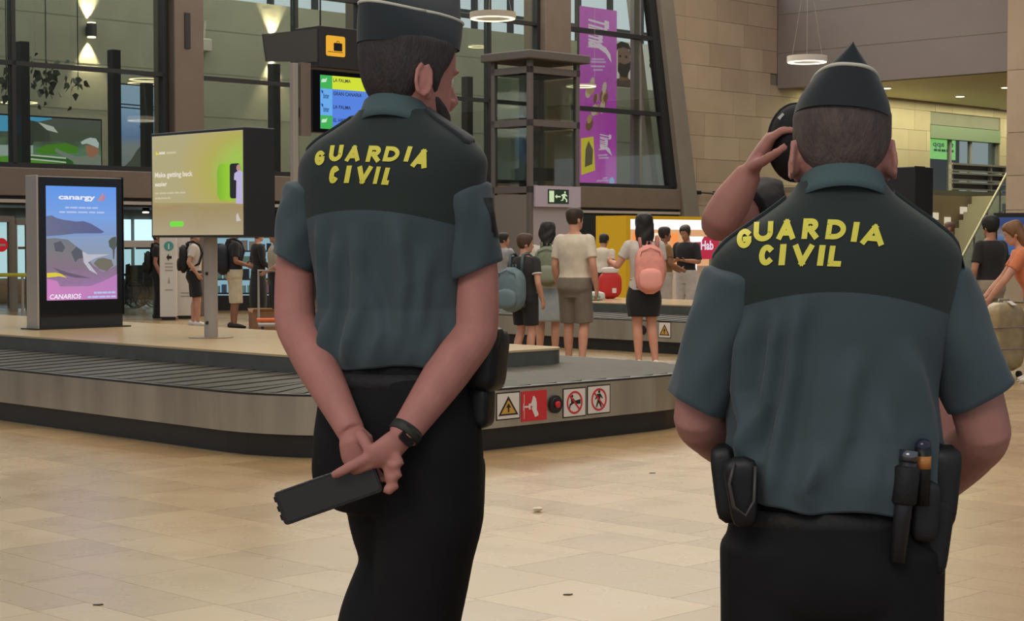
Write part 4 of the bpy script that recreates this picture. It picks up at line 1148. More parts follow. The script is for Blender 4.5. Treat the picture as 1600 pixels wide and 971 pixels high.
# lit shop shelf far behind
p0 = onz(306, 492); Ys = 36.0
p0 = ony(318, 480, Ys)
o = thing('lit_shop_shelf', 'lit shop shelf with pale blue and pink goods behind the grey pole', 'shelf', (p0.x, Ys, 0), 0)
W_ = (438 - 318) / F * Ys; zt_ = ony(318, 366, Ys).z
m = MB(); m.bb(0, W_, .3, .36, 0, zt_ + .1); m.build('back_panel', emat('shelf_glow', (150, 190, 206), .75), o)
for i in range(5):
    z = .35 + i * (zt_ - .35) / 4.2
    m = MB(); m.bb(0, W_, 0, .3, z - .02, z + .01); sh = m.build('shelf', mat('shelf_dark', (70, 72, 78), .5), o)
rs = random.Random(4)
cols = [(210, 120, 150), (90, 120, 160), (206, 206, 210), (60, 70, 90), (150, 200, 200)]
for i in range(4):
    z = .36 + i * (zt_ - .35) / 4.2; x = .05
    while x < W_ - .12:
        wd = rs.uniform(.08, .16); hh = rs.uniform(.12, .24)
        bx = MB(); bx.bb(x, x + wd, .06, .2, z + .001, z + hh)
        tag(bx.build('product_box', mat('product_%d' % (int(x * 100) % 5), cols[int(x * 100) % 5], .5)), 'small %s product box standing on the lit shop shelf' % ('rose pink', 'dusty blue', 'white', 'navy', 'pale aqua')[int(x * 100) % 5], 'box', 'goods on the lit shop shelf').location = (p0.x, Ys, 0)
        x += wd + .05
m = MB(); m.bb(0, W_, -.05, .3, 0, .3); m.build('base_cabinet', mat('shelf_base', (44, 40, 44), .5), o)
# wheelchairs
M_tyre = mat('tyre', (34, 36, 38), .6); M_seatc = mat('chair_vinyl', (24, 28, 32), .5); M_tubeg = mat('chair_tube', (96, 100, 104), .4, .6)
def wheelchair(px, foot, rz, label):
    p = onz(px, foot); p.z = 0
    o = thing('wheelchair', label, 'wheelchair', p, rz, 'parked wheelchairs')
    for s_ in (-1, 1):
        y = s_ * .29
        m = MB(); n = 40; R_ = .3
        pts = [(R_ * math.cos(2 * math.pi * i / n), y, R_ + R_ * math.sin(2 * math.pi * i / n)) for i in range(n + 1)]
        m.tube(pts, .018, 8); wh = m.build('rear_wheel', M_tyre, o)
        m = MB(); m.tube([(x * .86, y + s_ * .04, R_ + (z - R_) * .86) for x, _, z in pts], .009, 6); m.build('push_rim', M_tubeg, wh)
        for k in range(6):
            a = math.pi * k / 6; m = MB(); m.tube([(R_ * math.cos(a), y, R_ + R_ * math.sin(a)), (-R_ * math.cos(a), y, R_ - R_ * math.sin(a))], .004, 5); m.build('spoke', M_tubeg, wh)
        m = MB(); m.tube([(.42 + .09 * math.cos(2 * math.pi * i / 16), y, .09 + .09 * math.sin(2 * math.pi * i / 16)) for i in range(17)], .014, 6); m.build('castor', M_tyre, o)
        m = MB(); m.tube([(-.22, y * .9, .9), (-.2, y * .9, .5), (-.2, y * .9, .3)], .014, 8); m.tube([(-.34, y * .9, .92), (-.22, y * .9, .9)], .018, 8); m.build('push_handle', M_tubeg, o)
        m = MB(); m.tube([(-.2, y * .9, .68), (.25, y * .9, .68), (.3, y * .9, .5), (.42, y * .9, .2)], .014, 8); m.build('side_frame', M_tubeg, o)
        m = MB(); m.bb(-.15, .2, y * .9 - .03, y * .9 + .03, .68, .72); m.build('armrest', M_seatc, o)
    m = MB(); m.bb(-.2, .24, -.25, .25, .45, .5); m.build('seat', M_seatc, o, bevel=.015)
    m = MB(); m.bb(-.23, -.19, -.25, .25, .48, .9); m.build('backrest', M_seatc, o, bevel=.015)
    m = MB(); m.bb(.42, .56, -.2, .2, .1, .12); m.build('footrest', M_tubeg, o)
wheelchair(226, 481, R(150), 'dark wheelchair parked behind the glass portal, left of the info boards')
wheelchair(203, 479, R(140), 'dark wheelchair parked closer behind the advertising totem')

# ================================================================ YELLOW SHOP KIOSK behind the second carousel
KA = -20.6
k0, k1 = ona(978, 400, KA).y, ona(1150, 400, KA).y; kz = ona(978, 337, KA).z
kio = thing('shop_kiosk', 'yellow shop kiosk with a glowing white header and peach lit wall', 'kiosk', hall(KA, k0, 0), R(45))
KW = k1 - k0; kx = .12
M_yel = mat('kiosk_yellow', (214, 172, 26), .5)
m = MB(); m.bb(0, kx, 0, .72, 0, kz); m.build('side_panel', M_yel, kio)
m = MB(); m.bb(kx, KW, .0, .72, kz - .06, kz + .0); m.build('fascia', M_yel, kio)
m = MB(); m.bb(kx, KW, .02, .12, kz - .24, kz - .061); m.build('light_header', emat('kiosk_white_glow', (245, 236, 232), 1.3), kio)
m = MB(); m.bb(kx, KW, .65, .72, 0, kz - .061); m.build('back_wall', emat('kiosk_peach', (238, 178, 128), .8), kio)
for i in range(4):
    x = kx + .25 + i * .55
    m = MB(); m.bb(x, x + .14, .6, .64, .2, kz - .3); m.build('lit_strip', emat('kiosk_strip_%d' % (i % 2), ((255, 226, 196), (240, 140, 70))[i % 2], 1.1), kio)
m = MB(); m.bb(kx + .05, KW, .2, .5, 0, .95); m.build('counter', mat('counter_cream', (216, 200, 180), .4), kio)
xx = ona(1093, 380, KA).y - k0; zz = ona(1093, 380, KA).z
m = MB(); m.bb(xx, xx + .6, .02, .08, zz - .3, zz + .12); sg = m.build('red_sign', emat('kiosk_red', (196, 40, 70), .8), kio)
text('lettering', 'Hab', frameM(Vector((xx + .06, .019, zz - .12)), (1, 0, 0), (0, 0, 1)), .16, M_bw, sg, bold=.03)
m = MB(); m.tube([(xx - .12, .0, zz + .02), (xx - .12, .0, zz + .12)], [.1, .16], 20); m.tube([(xx - .12, 0, .0), (xx - .12, 0, zz + .03)], .03, 10); m.build('lamp_stand', emat('kiosk_lamp', (250, 240, 238), 1.2), kio)

# ================================================================ RIGHT: lit green panel, landing parapet, stairs, screen
GP = GA - .28
p0, p1 = ona(1452, 248, GP), ona(1492, 248, GP); zt_ = ona(1452, 208, GP).z
o = thing('green_lit_sign', 'pale green lit panel with mirrored lettering inside the glass door', 'sign', hall(GP, p0.y, p0.z), R(45))
W_, H_ = p1.y - p0.y, zt_ - p0.z
SM = frameM(Vector((0, 0, 0)), (1, 0, 0), (0, 0, 1))
f_ = flat('panel', [(0, 0), (W_, 0), (W_, H_), (0, H_)], SM, emat('lit_green', (150, 222, 120), 1.1), o, 0, .02)
MX = SM @ Matrix.Translation((W_ * .92, H_ * .5, .022)) @ Matrix.Diagonal((-1, 1, 1, 1))
text('lettering', 'tu app', MX, .2 * H_, emat('green_text', (50, 90, 50), .6), f_, width=W_ * .82, bold=.02)
MX = SM @ Matrix.Translation((W_ * .92, H_ * .3, .022)) @ Matrix.Diagonal((-1, 1, 1, 1))
blurred('text_line', MX, .12 * H_, emat('green_text', (50, 90, 50), .6), f_, width=W_ * .8)
LPA = GA + 1.5
q0, q1 = ona(1484, 322, LPA), ona(1570, 322, LPA); zt_ = ona(1484, 254, LPA).z
o = thing('slatted_parapet', 'grey parapet with three open horizontal slots on the landing before the glass door', 'parapet', hall(LPA, q0.y, LZ0 + .005), R(45))
W_ = q1.y - q0.y; zb_ = LZ0 + .005; H_ = zt_ - zb_
M_par = mat('parapet_grey', (150, 143, 142), .5)
for x in (0, W_ * .70, W_ - .09):
    mm_ = MB(); mm_.bb(x, x + .09, -.05, .05, 0, H_); mm_.build('upright', M_par, o)
uh = H_ / 3
for i in range(3):
    for z0_, z1_ in ((.10, .26), (.78, .97)):
        mm_ = MB(); mm_.bb(0, W_, -.08, .04, (i + z0_) * uh, (i + z1_) * uh); mm_.build('slat', M_par, o)
    mm_ = MB(); mm_.bb(.0, W_, .045, .06, (i + .12) * uh, (i + .95) * uh); mm_.build('back_board', mat('slot_brown', (84, 74, 70), .6), o)
# stairs up to the landing, running in front of the landing wall
SB1 = ona(1566, 330, GA + 2.6).y
st = thing('staircase', 'pale stone staircase with glass balustrade below the slatted parapet', 'stairs', hall(GA + 1.75, SB1, 0), R(45))
ns = 12; bstart = ona(1486, 400, GA + 2.6).y - SB1
for i in range(ns):
    x0 = bstart * (1 - i / ns) ; z = (LZ0 - .15) * (i + 1) / ns
    m = MB(); m.bb(x0, x0 - bstart / ns, -1.1, -.02, 0, z); m.build('step', mat('step_stone', (156, 146, 128), .6), st)
rr0, rr1 = Vector((bstart, -1.15, .95)), Vector((0, -1.15, LZ0 + .75))
m = MB(); m.tube([rr0, rr1, rr1 + Vector((.5, 0, 0))], .04, 12); m.build('handrail', mat('rail_pale', (186, 178, 164), .45, .2), st)
for i in range(5):
    t = i / 4; p = rr0.lerp(rr1, t); m = MB(); m.tube([(p.x, p.y, p.z - .95), p], .025, 8); m.build('baluster', M_mid, st)
for i in range(4):
    a_, b_ = rr0.lerp(rr1, i / 4 + .01), rr0.lerp(rr1, (i + 1) / 4 - .01)
    m = MB(); m.add([a_ - Vector((0, 0, .9)), b_ - Vector((0, 0, .9)), b_ - Vector((0, 0, .08)), a_ - Vector((0, 0, .08)), a_ - Vector((0, .01, .9)), b_ - Vector((0, .01, .9)), b_ - Vector((0, .01, .08)), a_ - Vector((0, .01, .08))], [(0, 1, 2, 3), (7, 6, 5, 4), (0, 4, 5, 1), (1, 5, 6, 2), (2, 6, 7, 3), (3, 7, 4, 0)]); m.build('pane', M_pane2, st)
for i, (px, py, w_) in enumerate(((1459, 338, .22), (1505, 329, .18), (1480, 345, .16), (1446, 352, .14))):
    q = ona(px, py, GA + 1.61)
    tag(flat('glint_plate', rrect(-w_, w_, -.1, .1, .02), frameM(hall(q.x, q.y, q.z), hall(0, 1), (0, 0, 1)), emat('glint_glow', (226, 214, 186), .75), None, .002, .02), 'small pale lit plate on the stone wall under the landing', 'plate', 'lit plates under the landing')  # glowing plates put in where light reflects off the wall
p = ony(1558, 400, 24.0)
tv = thing('wall_screen', 'black framed screen with a blue sea picture behind the man in the black shirt', 'display', (p.x, 24.0, 0), R(-12))
zt_ = ony(1560, 333, 24).z; zb_ = ony(1560, 402, 24).z
m = MB(); m.bb(-.05, 1.3, 0, .08, zb_, zt_); m.build('frame', M_black, tv)
m = MB(); m.bb(.5, .62, .0, .08, 0, zb_); m.build('stand', M_black, tv)
m = MB(); m.bb(.2, .95, -.15, .25, 0, .02); m.build('foot', M_black, tv)
m = MB(); m.bb(.0, 1.25, -.008, -.001, zb_ + .03, zt_ - .06); m.build('screen', ramp_emat('sea_picture', [(0, (40, 90, 150)), (.4, (60, 110, 170)), (.55, (130, 130, 140)), (.7, (110, 104, 104)), (.8, (44, 66, 120)), (1, (50, 74, 130))], 2, .75, .3, 6), tv)
# litter on the floor
p = onz(840, 800)
m = MB(); m.ball((0, 0, .012), (.028, .02, .012), 9, 5)
me = m
lit = me.build('paper_scrap', mat('paper_white', (226, 214, 190), .7), None)
for v in lit.data.vertices: v.co += Vector((rl.uniform(-.005, .005), rl.uniform(-.005, .005), rl.uniform(0, .003)))
lit.location = (p.x, p.y, 0); tag(lit, 'small crumpled white paper scrap lying on the floor', 'litter')
for px, py, lb in ((1019, 740, 'tiny dark scrap on the floor near the carousel end'), (153, 946, 'tiny dark scrap on the floor among scuff marks'), (887, 930, 'tiny dark scrap on the floor between the two officers')):
    p = onz(px, py); m = MB(); m.prism([(-.018, -.006), (.006, -.01), (.02, .004), (.0, .008)], 0, .004); o = m.build('floor_scrap', M_sblack); o.location = p; o.location.z = 0; tag(o, lb, 'litter')
# wall hook bar on the stone wall
q = ona(1090, 301, GA + .05)
o = thing('wall_bracket', 'short dark metal bar fixed to the stone wall beside the slanted pier', 'bracket', hall(q.x, q.y, q.z), R(45))
m = MB(); m.tube([(0, -.1, 0), (.7, -.1, -.02)], .025, 8); m.build('bar', M_frame, o)
for x in (0, .68):
    m = MB(); m.tube([(x, -.1, -.005), (x, .05, 0)], .05, 10); m.build('fixing', M_frame, o)

q = ona(293, 48, GA + .26)
tag((lambda mb: mb.build('column_grille', M_frame))(MB(HALL).bb(GA + .252, GA + .27, q.y - .06, q.y + .06, q.z - .33, q.z + .33)), 'narrow dark vertical grille on the brown column between the sconces', 'grille')
# ================================================================ PEOPLE: shared builders
HEAD = [[.000, .018, .070, -.040], [.012, .036, .084, -.012], [.03, .048, .090, .015], [.05, .056, .091, .045], [.075, .064, .092, .072],
        [.10, .069, .091, .088], [.125, .073, .092, .096], [.15, .076, .097, .101], [.175, .076, .094, .102], [.20, .070, .080, .095],
        [.218, .056, .060, .078], [.230, .034, .036, .050], [.235, .010, .012, .014]]
def head_ring(z, n, off=None):
    w_, yf, yb = lerp_tab(HEAD, z); c = (yf - yb) / 2; l_ = (yf + yb) / 2; out = []
    for k in range(n):
        t = 2 * math.pi * k / n; ct, st = math.cos(t), math.sin(t)
        d = off(st, z, ct) if off else 0
        out.append(Vector(((w_ + d) * ct, c + (l_ + d) * st, z + d * smoothstep(z, .17, .235))))
    return out
def head_geo(mb, M, nose=True):
    M3 = M.to_3x3()
    zs = [.235 * (i / 26.0) for i in range(27)]
    mb.loft([[M @ q for q in head_ring(z, 32)] for z in zs])
    mb.tube([M @ Vector(p) for p in ((0, .086, .128), (0, .099, .105), (0, .110, .084), (0, .100, .074), (0, .08, .072))], [.008, .0095, .0125, .012, .008], 10)
    mb.ball(M @ Vector((0, .090, .054)), (.024, .009, .005), 10, 6, rot=M3); mb.ball(M @ Vector((0, .089, .046)), (.022, .009, .006), 10, 6, rot=M3)
    mb.ball(M @ Vector((0, .080, .016)), (.022, .013, .013), 10, 6, rot=M3)
    for s in (-1, 1):
        mb.ball(M @ Vector((s * .030, .0835, .138)), (.022, .008, .007), 10, 6, rot=M3)
        mb.ball(M @ Vector((s * .012, .098, .082)), (.008, .009, .007), 8, 6, rot=M3)
        # ear: rim, lobe and bowl
        e = [(s * (.071 + .015 * u), -.012 + .018 * math.sin(a) - .008 * u, .106 + .033 * math.cos(a) * (1 if math.cos(a) > 0 else .95)) for a, u in [(R(x), .9 if 60 < x < 300 else .7) for x in range(20, 341, 40)]]
        mb.tube([M @ Vector(p) for p in e], .0052, 8)
        mb.ball(M @ Vector((s * .0765, -.014, .106)), (.0085, .017, .030), 12, 8, rot=M3)
        mb.ball(M @ Vector((s * .074, .0, .077)), (.006, .009, .009), 8, 6, rot=M3)
def hair_geo(M, mask, thick, n=56, top=None, z0=.02):
    mb = MB()
    def off(st, z, ct): return -.004 + (thick + .004) * mask(st, z, ct)
    zs = [z0 + (.235 - z0) * (i / 44.0) for i in range(45)]
    mb.loft([[M @ q for q in head_ring(z, n, off)] for z in zs])
    return mb
def short_mask(back=.035, side=.125, front=.188, soft=.016):
    def f(st, z, ct):
        if st < 0: zl = back + (side - back) * (1 - min(1, -st * 1.15)) ** 1.0
        else: zl = side + (front - side) * smoothstep(st, .25, .9)
        if -.1 < st < .42: zl -= .03 * math.exp(-((st - .2) / .12) ** 2)
        return smoothstep(z, zl - soft, zl + soft)
    return f
def add_hand(mb, w_, d, n, th, S=1., curl=.35):
    w_ = Vector(w_); d = Vector(d).normalized(); th = Vector(th); th = (th - d * th.dot(d)).normalized()
    n2 = d.cross(th); n2 = n2 if n2.dot(Vector(n)) > 0 else -n2
    mb.tube([w_ - d * .02 * S, w_ + d * .02 * S, w_ + d * .055 * S, w_ + d * .088 * S], [(.026 * S, .019 * S), (.034 * S, .018 * S), (.041 * S, .016 * S), (.038 * S, .012 * S)], 14, side=th)
    for i, L in enumerate((.072, .080, .075, .060)):
        p = w_ + d * (.08 - .006 * abs(i - 1)) * S + th * (.029 - .0195 * i) * S; pts = [p - d * .02 * S, p]; a = 0
        for k, f in enumerate((.45, .31, .24)):
            a += curl * (1.0 if k else .7) * (1 + .12 * i); p = p + (d * math.cos(a) + n2 * math.sin(a)) * L * f * S; pts.append(p)
        mb.tube(pts, [.0095 * S, .0095 * S, .0085 * S, .0078 * S, .0062 * S], 9)
    p = w_ + d * .012 * S + th * .026 * S; pts = [p]
    for k, (L, v) in enumerate(((.042, d * .55 + th * .75 + n2 * .3), (.034, d * .8 + th * .45 + n2 * .4), (.026, d * .95 + th * .1 + n2 * .4))):
        p = p + v.normalized() * L * S; pts.append(p)
    mb.tube(pts, [.0125 * S, .0115 * S, .0098 * S, .0075 * S], 9)
def limb(mb, pts, r, n=14, steps=7):
    """smooth tapered limb through joints"""
    pts = [Vector(p) for p in pts]; P = []; Rr = []
    m = len(pts)
    for i in range(m - 1):
        p0, p1, p2, p3 = pts[max(i - 1, 0)], pts[i], pts[i + 1], pts[min(i + 2, m - 1)]
        for k in range(steps):
            t = k / steps
            q = .5 * ((2 * p1) + (p2 - p0) * t + (2 * p0 - 5 * p1 + 4 * p2 - p3) * t * t + (3 * p1 - p0 - 3 * p2 + p3) * t ** 3)
            q = q * .45 + (p1 + (p2 - p1) * t) * .55
            P.append(q); s = t * t * (3 - 2 * t) * .5 + t * .5; 
            a, b = r[i], r[i + 1]
            if isinstance(a, tuple) or isinstance(b, tuple):
                a = a if isinstance(a, tuple) else (a, a); b = b if isinstance(b, tuple) else (b, b)
                Rr.append((a[0] + (b[0] - a[0]) * s, a[1] + (b[1] - a[1]) * s))
            else: Rr.append(a + (b - a) * s)
    P.append(pts[-1]); Rr.append(r[-1])
    mb.tube(P, Rr, n)
BODY = [[.80, .10, .075, .08], [.88, .155, .095, .115], [.95, .155, .10, .105], [1.05, .135, .10, .088], [1.15, .14, .105, .095], [1.28, .16, .115, .11], [1.38, .165, .10, .105], [1.43, .14, .075, .085], [1.465, .08, .055, .065], [1.50, .052, .045, .055]]
def torso_rings(tab, n, z0, z1, m, S, off=0., bend=None, wk=1.):
    out = []
    for i in range(m):
        z = z0 + (z1 - z0) * i / (m - 1); w_, yf, yb = lerp_tab(tab, z)
        c, l_ = (yf - yb) / 2, (yf + yb) / 2
        ring = []
        for k in range(n):
            t = 2 * math.pi * k / n; ct, st = math.cos(t), math.sin(t)
            x = (w_ * wk + off) * math.copysign(abs(ct) ** .85, ct); y = c + (l_ + off) * math.copysign(abs(st) ** .9, st)
            q = Vector((x * S, y * S, z * S)); ring.append(bend(q) if bend else q)
        out.append(ring)
    return out
JD = dict(shL=(-.175, -.01, 1.405), shR=(.175, -.01, 1.405), elL=(-.225, -.04, 1.12), elR=(.225, -.04, 1.12), wrL=(-.225, .05, .89), wrR=(.225, .05, .89),
          hipL=(-.085, 0, .90), hipR=(.085, 0, .90), knL=(-.095, .02, .49), knR=(.095, .02, .49), anL=(-.10, -.02, .085), anR=(.10, -.02, .085))
SKIN = {}
def skin(name, rgb):
    return mat('skin_' + name, rgb, .55, var=.08, scale=14, spec=.3)
def person(label, loc, rz, h, J=None, head=(0, 0, 0), sk=('mid', (178, 128, 108)), top=None, bottom=None, hair=None, shoe=(200, 196, 192), lean=0., vox=.011, wk=1., group=None, handcurl=.4, headoff=(0, 0, 0), feet=True):
    S = h / 1.75
    o = thing('person', label, 'person', loc, rz, group)
    j = {k: Vector(v) for k, v in JD.items()}
    for k, v in (J or {}).items(): j[k] = Vector(v)
    def bend(q):           # lean forward from the hips
        if not lean: return q
        z0 = .92 * S
        if q.z < z0: return q
        a = lean * smoothstep(q.z, z0, z0 + .25 * S); d = q - Vector((0, 0, z0))
        return Vector((d.x, d.y * math.cos(a) + d.z * math.sin(a), d.z * math.cos(a) - d.y * math.sin(a) + z0))
    for k in ('shL', 'shR'): j[k] = bend(j[k] * S) / S
    if lean:
        for k in ('elL', 'elR', 'wrL', 'wrR'):
            if not J or k not in J: j[k] = bend(j[k] * S) / S
    j = {k: v * S for k, v in j.items()}
    m_sk = skin(*sk)
    mb = MB()
    mb.loft(torso_rings(BODY, 24, .80, 1.49, 22, S, 0, bend, wk))
    hb = bend(Vector((headoff[0] * S, (.005 + headoff[1]) * S, (1.515 + headoff[2]) * S)))
    HM = Matrix.Translation(hb) @ Matrix.Rotation(-head[0], 4, 'Z') @ Matrix.Rotation(-head[1] - lean * .6, 4, 'X') @ Matrix.Rotation(head[2], 4, 'Y') @ Matrix.Scale(S, 4)
    mb.tube([bend(Vector((0, -.012 * S, 1.42 * S))), bend(Vector((headoff[0] * .5 * S, -.012 * S, 1.50 * S))), HM @ Vector((0, -.015, .09))], [.066 * S, .056 * S, .055 * S], 16)
    head_geo(mb, HM)
    for s in 'LR':
        sg = -1 if s == 'L' else 1
        limb(mb, [j['sh' + s], (j['sh' + s] + j['el' + s]) / 2, j['el' + s], (j['el' + s] * .6 + j['wr' + s] * .4), j['wr' + s]], [.054 * S, .047 * S, .040 * S, .041 * S, .027 * S])
        mb.ball(j['sh' + s], .056 * S)
        d = (j['wr' + s] - j['el' + s]).normalized()
        add_hand(mb, j['wr' + s], d, (-sg, 0, 0), (0, 1, .2) if abs(d.y) < .8 else (0, 0, 1), S, handcurl)
        limb(mb, [j['hip' + s], (j['hip' + s] + j['kn' + s]) / 2, j['kn' + s], j['kn' + s] * .68 + j['an' + s] * .32 + Vector((0, -.012 * S, 0)), j['an' + s]], [.09 * S, .078 * S, .056 * S, .056 * S, .036 * S])
        a = j['an' + s]; mb.tube([a + Vector((0, -.045 * S, -.045 * S)), a + Vector((0, .03 * S, -.04 * S)), a + Vector((sg * .01, .13 * S, -.06 * S))], [(.032 * S, .03 * S), (.038 * S, .035 * S), (.036 * S, .018 * S)], 10, side=(1, 0, 0))
    link('body', remesh(mb, vox, 2), m_sk, o, True)
    for s in (-1, 1):
        m = MB(); m.ball(HM @ Vector((s * .031, .0735, .118)), .0115 * S, 10, 8); e = m.build('eye', mat('eye_white', (222, 216, 208), .3), o, True)
        m = MB(); m.ball(HM @ Vector((s * .031, .0822, .118)), .004 * S, 8, 6); m.build('iris', mat('iris_dark', (40, 28, 22), .3), e, True)
    if shoe:
        for s in 'LR':
            a = j['an' + s]; sg = -1 if s == 'L' else 1
            fz = a.z - .085 * S
            m = MB(); m.tube([a + Vector((0, -.085 * S, -.035 * S)), a + Vector((0, -.05 * S, -.03 * S)), a + Vector((0, .04 * S, -.035 * S)), a + Vector((sg * .012, .13 * S, -.05 * S)), a + Vector((sg * .012, .185 * S, -.06 * S))], [(.028 * S, .03 * S), (.041 * S, .053 * S), (.045 * S, .048 * S), (.047 * S, .034 * S), (.03 * S, .02 * S)], 16, side=(1, 0, 0))
            sh = m.build('shoe', mat('shoe_%d_%d_%d' % shoe, shoe, .55), o, True)
            m = MB(); m.tube([a + Vector((0, -.09 * S, -.078 * S)), a + Vector((0, .03 * S, -.078 * S)), a + Vector((sg * .012, .195 * S, -.078 * S))], [(.035 * S, .0065 * S), (.046 * S, .0065 * S), (.036 * S, .0065 * S)], 16, side=(1, 0, 0)); m.build('sole', mat('sole_pale', (206, 200, 192), .6), sh)
    if bottom:
        k = bottom['kind']; c = bottom['c']; mt = mat('cloth_%d_%d_%d' % c, c, .85, var=.1, scale=10, bump=.15, bscale=25, sheen=.1)
        m = MB()
        if k in ('shorts', 'trousers'):
            m.loft(torso_rings(BODY, 24, .775, bottom.get('waist', 1.0), 12, S, .034, None, wk))
            for s in 'LR':
                hp, kn, an = j['hip' + s], j['kn' + s], j['an' + s]
                if k == 'trousers': limb(m, [hp, (hp + kn) / 2, kn, (kn + an) / 2, an + Vector((0, 0, -.03 * S))], [.112 * S, .098 * S, .08 * S, .072 * S, .066 * S])
                else:
                    f = bottom.get('len', .85); e = hp + (kn - hp) * f
                    limb(m, [hp, (hp + e) / 2, e], [.112 * S, .105 * S, .10 * S])
            me = remesh(m, vox, 3)
        else:
            zt, zb, wt, wb = bottom.get('top', 1.02), bottom['hem'], bottom.get('wt', .15), bottom['wb']
            rings = []
            for i in range(18):
                t = i / 17; z = zb + (zt - zb) * t; ww = wb + (wt - wb) * t + .035 * math.sin(math.pi * min(1, t * 1.1)) * (1 if zt < 1.2 else .3)
                rings.append([Vector(((ww + .008 * math.sin(7 * 2 * math.pi * q / 40) * (1 - t)) * math.cos(2 * math.pi * q / 40) * S, (ww * .72) * math.sin(2 * math.pi * q / 40) * S - .005, z * S)) for q in range(40)])
            m.loft(rings); me = m.mesh('skirt')
        link(k, me, mt, o, True)
    if top:
        c = top['c']; mt = mat('cloth_%d_%d_%d' % c, c, .85, var=.1, scale=10, bump=.15, bscale=25, sheen=.1)
        m = MB(); m.loft(torso_rings(BODY, 28, top.get('hem', .84), 1.468, 20, S, top.get('off', .026), bend, wk))
        for s in 'LR':
            f = top.get('sleeve', .62); e = j['sh' + s].lerp(j['el' + s], min(1, f))
            pts = [j['sh' + s] + Vector(((.04 if s == 'L' else -.04) * S, 0, .0)), j['sh' + s], (j['sh' + s] + e) / 2, e]; rr = [.06 * S, .068 * S, .066 * S, .063 * S]
            if f > 1:
                pts += [j['el' + s].lerp(j['wr' + s], min(.97, (f - 1)))]; rr[-1] = .055 * S; rr += [.043 * S]
            if f > 0: limb(m, pts, rr)
        link(top.get('name', 'shirt'), remesh(m, vox, 3), mt, o, True)
    if hair:
        c = hair['c']; mt = mat('hair_%d_%d_%d' % c, c, .6, var=.25, scale=30, bump=.4, bscale=90, stretch=(1, 1, .25))
        hm = hair_geo(HM, short_mask(hair.get('back', .03), hair.get('side', .11), hair.get('front', .19)), hair.get('t', .012))
        if hair.get('long'):
            L = hair['long']; v = MB()
            rings = []
            for i in range(16):
                t = i / 15; z = .21 - (L + .21) * t; wv = .083 + .03 * math.sin(math.pi * min(1, t * 1.2)) - .03 * t ** 4
                rings.append([HM @ Vector(((wv + .006 * math.sin(q * 1.7 + i * .8)) * math.cos(2 * math.pi * q / 24), -.055 - .02 * t + (.058 + .006 * math.sin(q + i)) * math.sin(2 * math.pi * q / 24), z)) for q in range(24)])
            v.loft(rings); hm.v, hm.f, hm.mi = hm.v + v.v, hm.f + [tuple(a + len(hm.v) for a in q) for q in v.f], hm.mi + v.mi
            hme = remesh(hm, .009, 4)
            link('hair', hme, mt, o, True)
        elif hair.get('bun'):
            hm.ball(HM @ Vector((0, -.115, .15)), .045 * S); link('hair', remesh(hm, .008, 3), mt, o, True)
        else: hm.build('hair', mt, o, True)
    o['_S'] = S
    del o['_S']
    return o, j, HM, S
def backpack(label, po, S, c, y=-.185, z=1.17, w_=.30, hgt=.44, d=.16, group=None, strap=True, pocket=None, tilt=0, x=0.):
    """bag on a person's back, a thing of its own in the person's frame"""
    o = thing('backpack', label, 'backpack', po.matrix_basis @ Vector((x * S, y * S, (z - hgt / 2) * S)), po.rotation_euler.z, group)
    mt = mat('bag_%d_%d_%d' % c, c, .7, var=.12, scale=14, bump=.25, bscale=18)
    mt2 = mat('bag2_%d_%d_%d' % c, tuple(int(v * .8) for v in c), .7)
    def blob(w0, d0, h0, zc, yc):
        m = MB(); rings = []
        for i in range(13):
            u = -1 + 2 * i / 12; f = (1 - abs(u) ** 3.2) ** .45 if abs(u) < 1 else .0
            f = max(f, .25)
            rings.append([Vector(((w0 / 2) * f * math.copysign(abs(math.cos(a)) ** .6, math.cos(a)) * S, (yc + d0 / 2 * f * math.copysign(abs(math.sin(a)) ** .7, math.sin(a))) * S, (zc + u * h0 / 2) * S)) for a in [2 * math.pi * k / 28 for k in range(28)]])
        m.loft(rings); return m
    b = blob(w_, d, hgt, hgt / 2, -.0).build('main_bag', mt, o, True)
    blob(w_ * .78, d * .45, hgt * .45, hgt * .3, -d * .5).build('front_pocket', mat('pocket_%d_%d_%d' % (pocket or c), pocket or c, .7, bump=.2), o, True)
    m = MB(); m.tube([(-.03 * S, d * .3 * S, hgt * .97 * S), (-.02 * S, d * .3 * S, (hgt + .035) * S), (.02 * S, d * .3 * S, (hgt + .035) * S), (.03 * S, d * .3 * S, hgt * .97 * S)], .008, 8); m.build('grab_handle', mt2, o, True)
    m = MB(); m.tube([(-w_ * .42 * S, -d * .3 * S, hgt * .5 * S), (-w_ * .3 * S, -d * .42 * S, hgt * .86 * S), (0, -d * .45 * S, hgt * .93 * S), (w_ * .3 * S, -d * .42 * S, hgt * .86 * S), (w_ * .42 * S, -d * .3 * S, hgt * .5 * S)], .006, 6); m.build('zip', mt2, o, True)
    if strap:
        for s in (-1, 1):
            m = MB(); yy = -y
            m.tube([Vector(p) * S for p in ((s * .09, d * .4, hgt * .85), (s * .10, d * .4 + .02, 1.49 - z + hgt / 2), (s * .105, yy - .02, 1.508 - z + hgt / 2), (s * .115, yy + .09, 1.45 - z + hgt / 2), (s * .125, yy + .14, 1.3 - z + hgt / 2), (s * .155, yy + .08, 1.12 - z + hgt / 2), (s * .12, d * .4, hgt * .12))], (.022 * S), 8); m.build('strap', mt2, o, True)
    return o
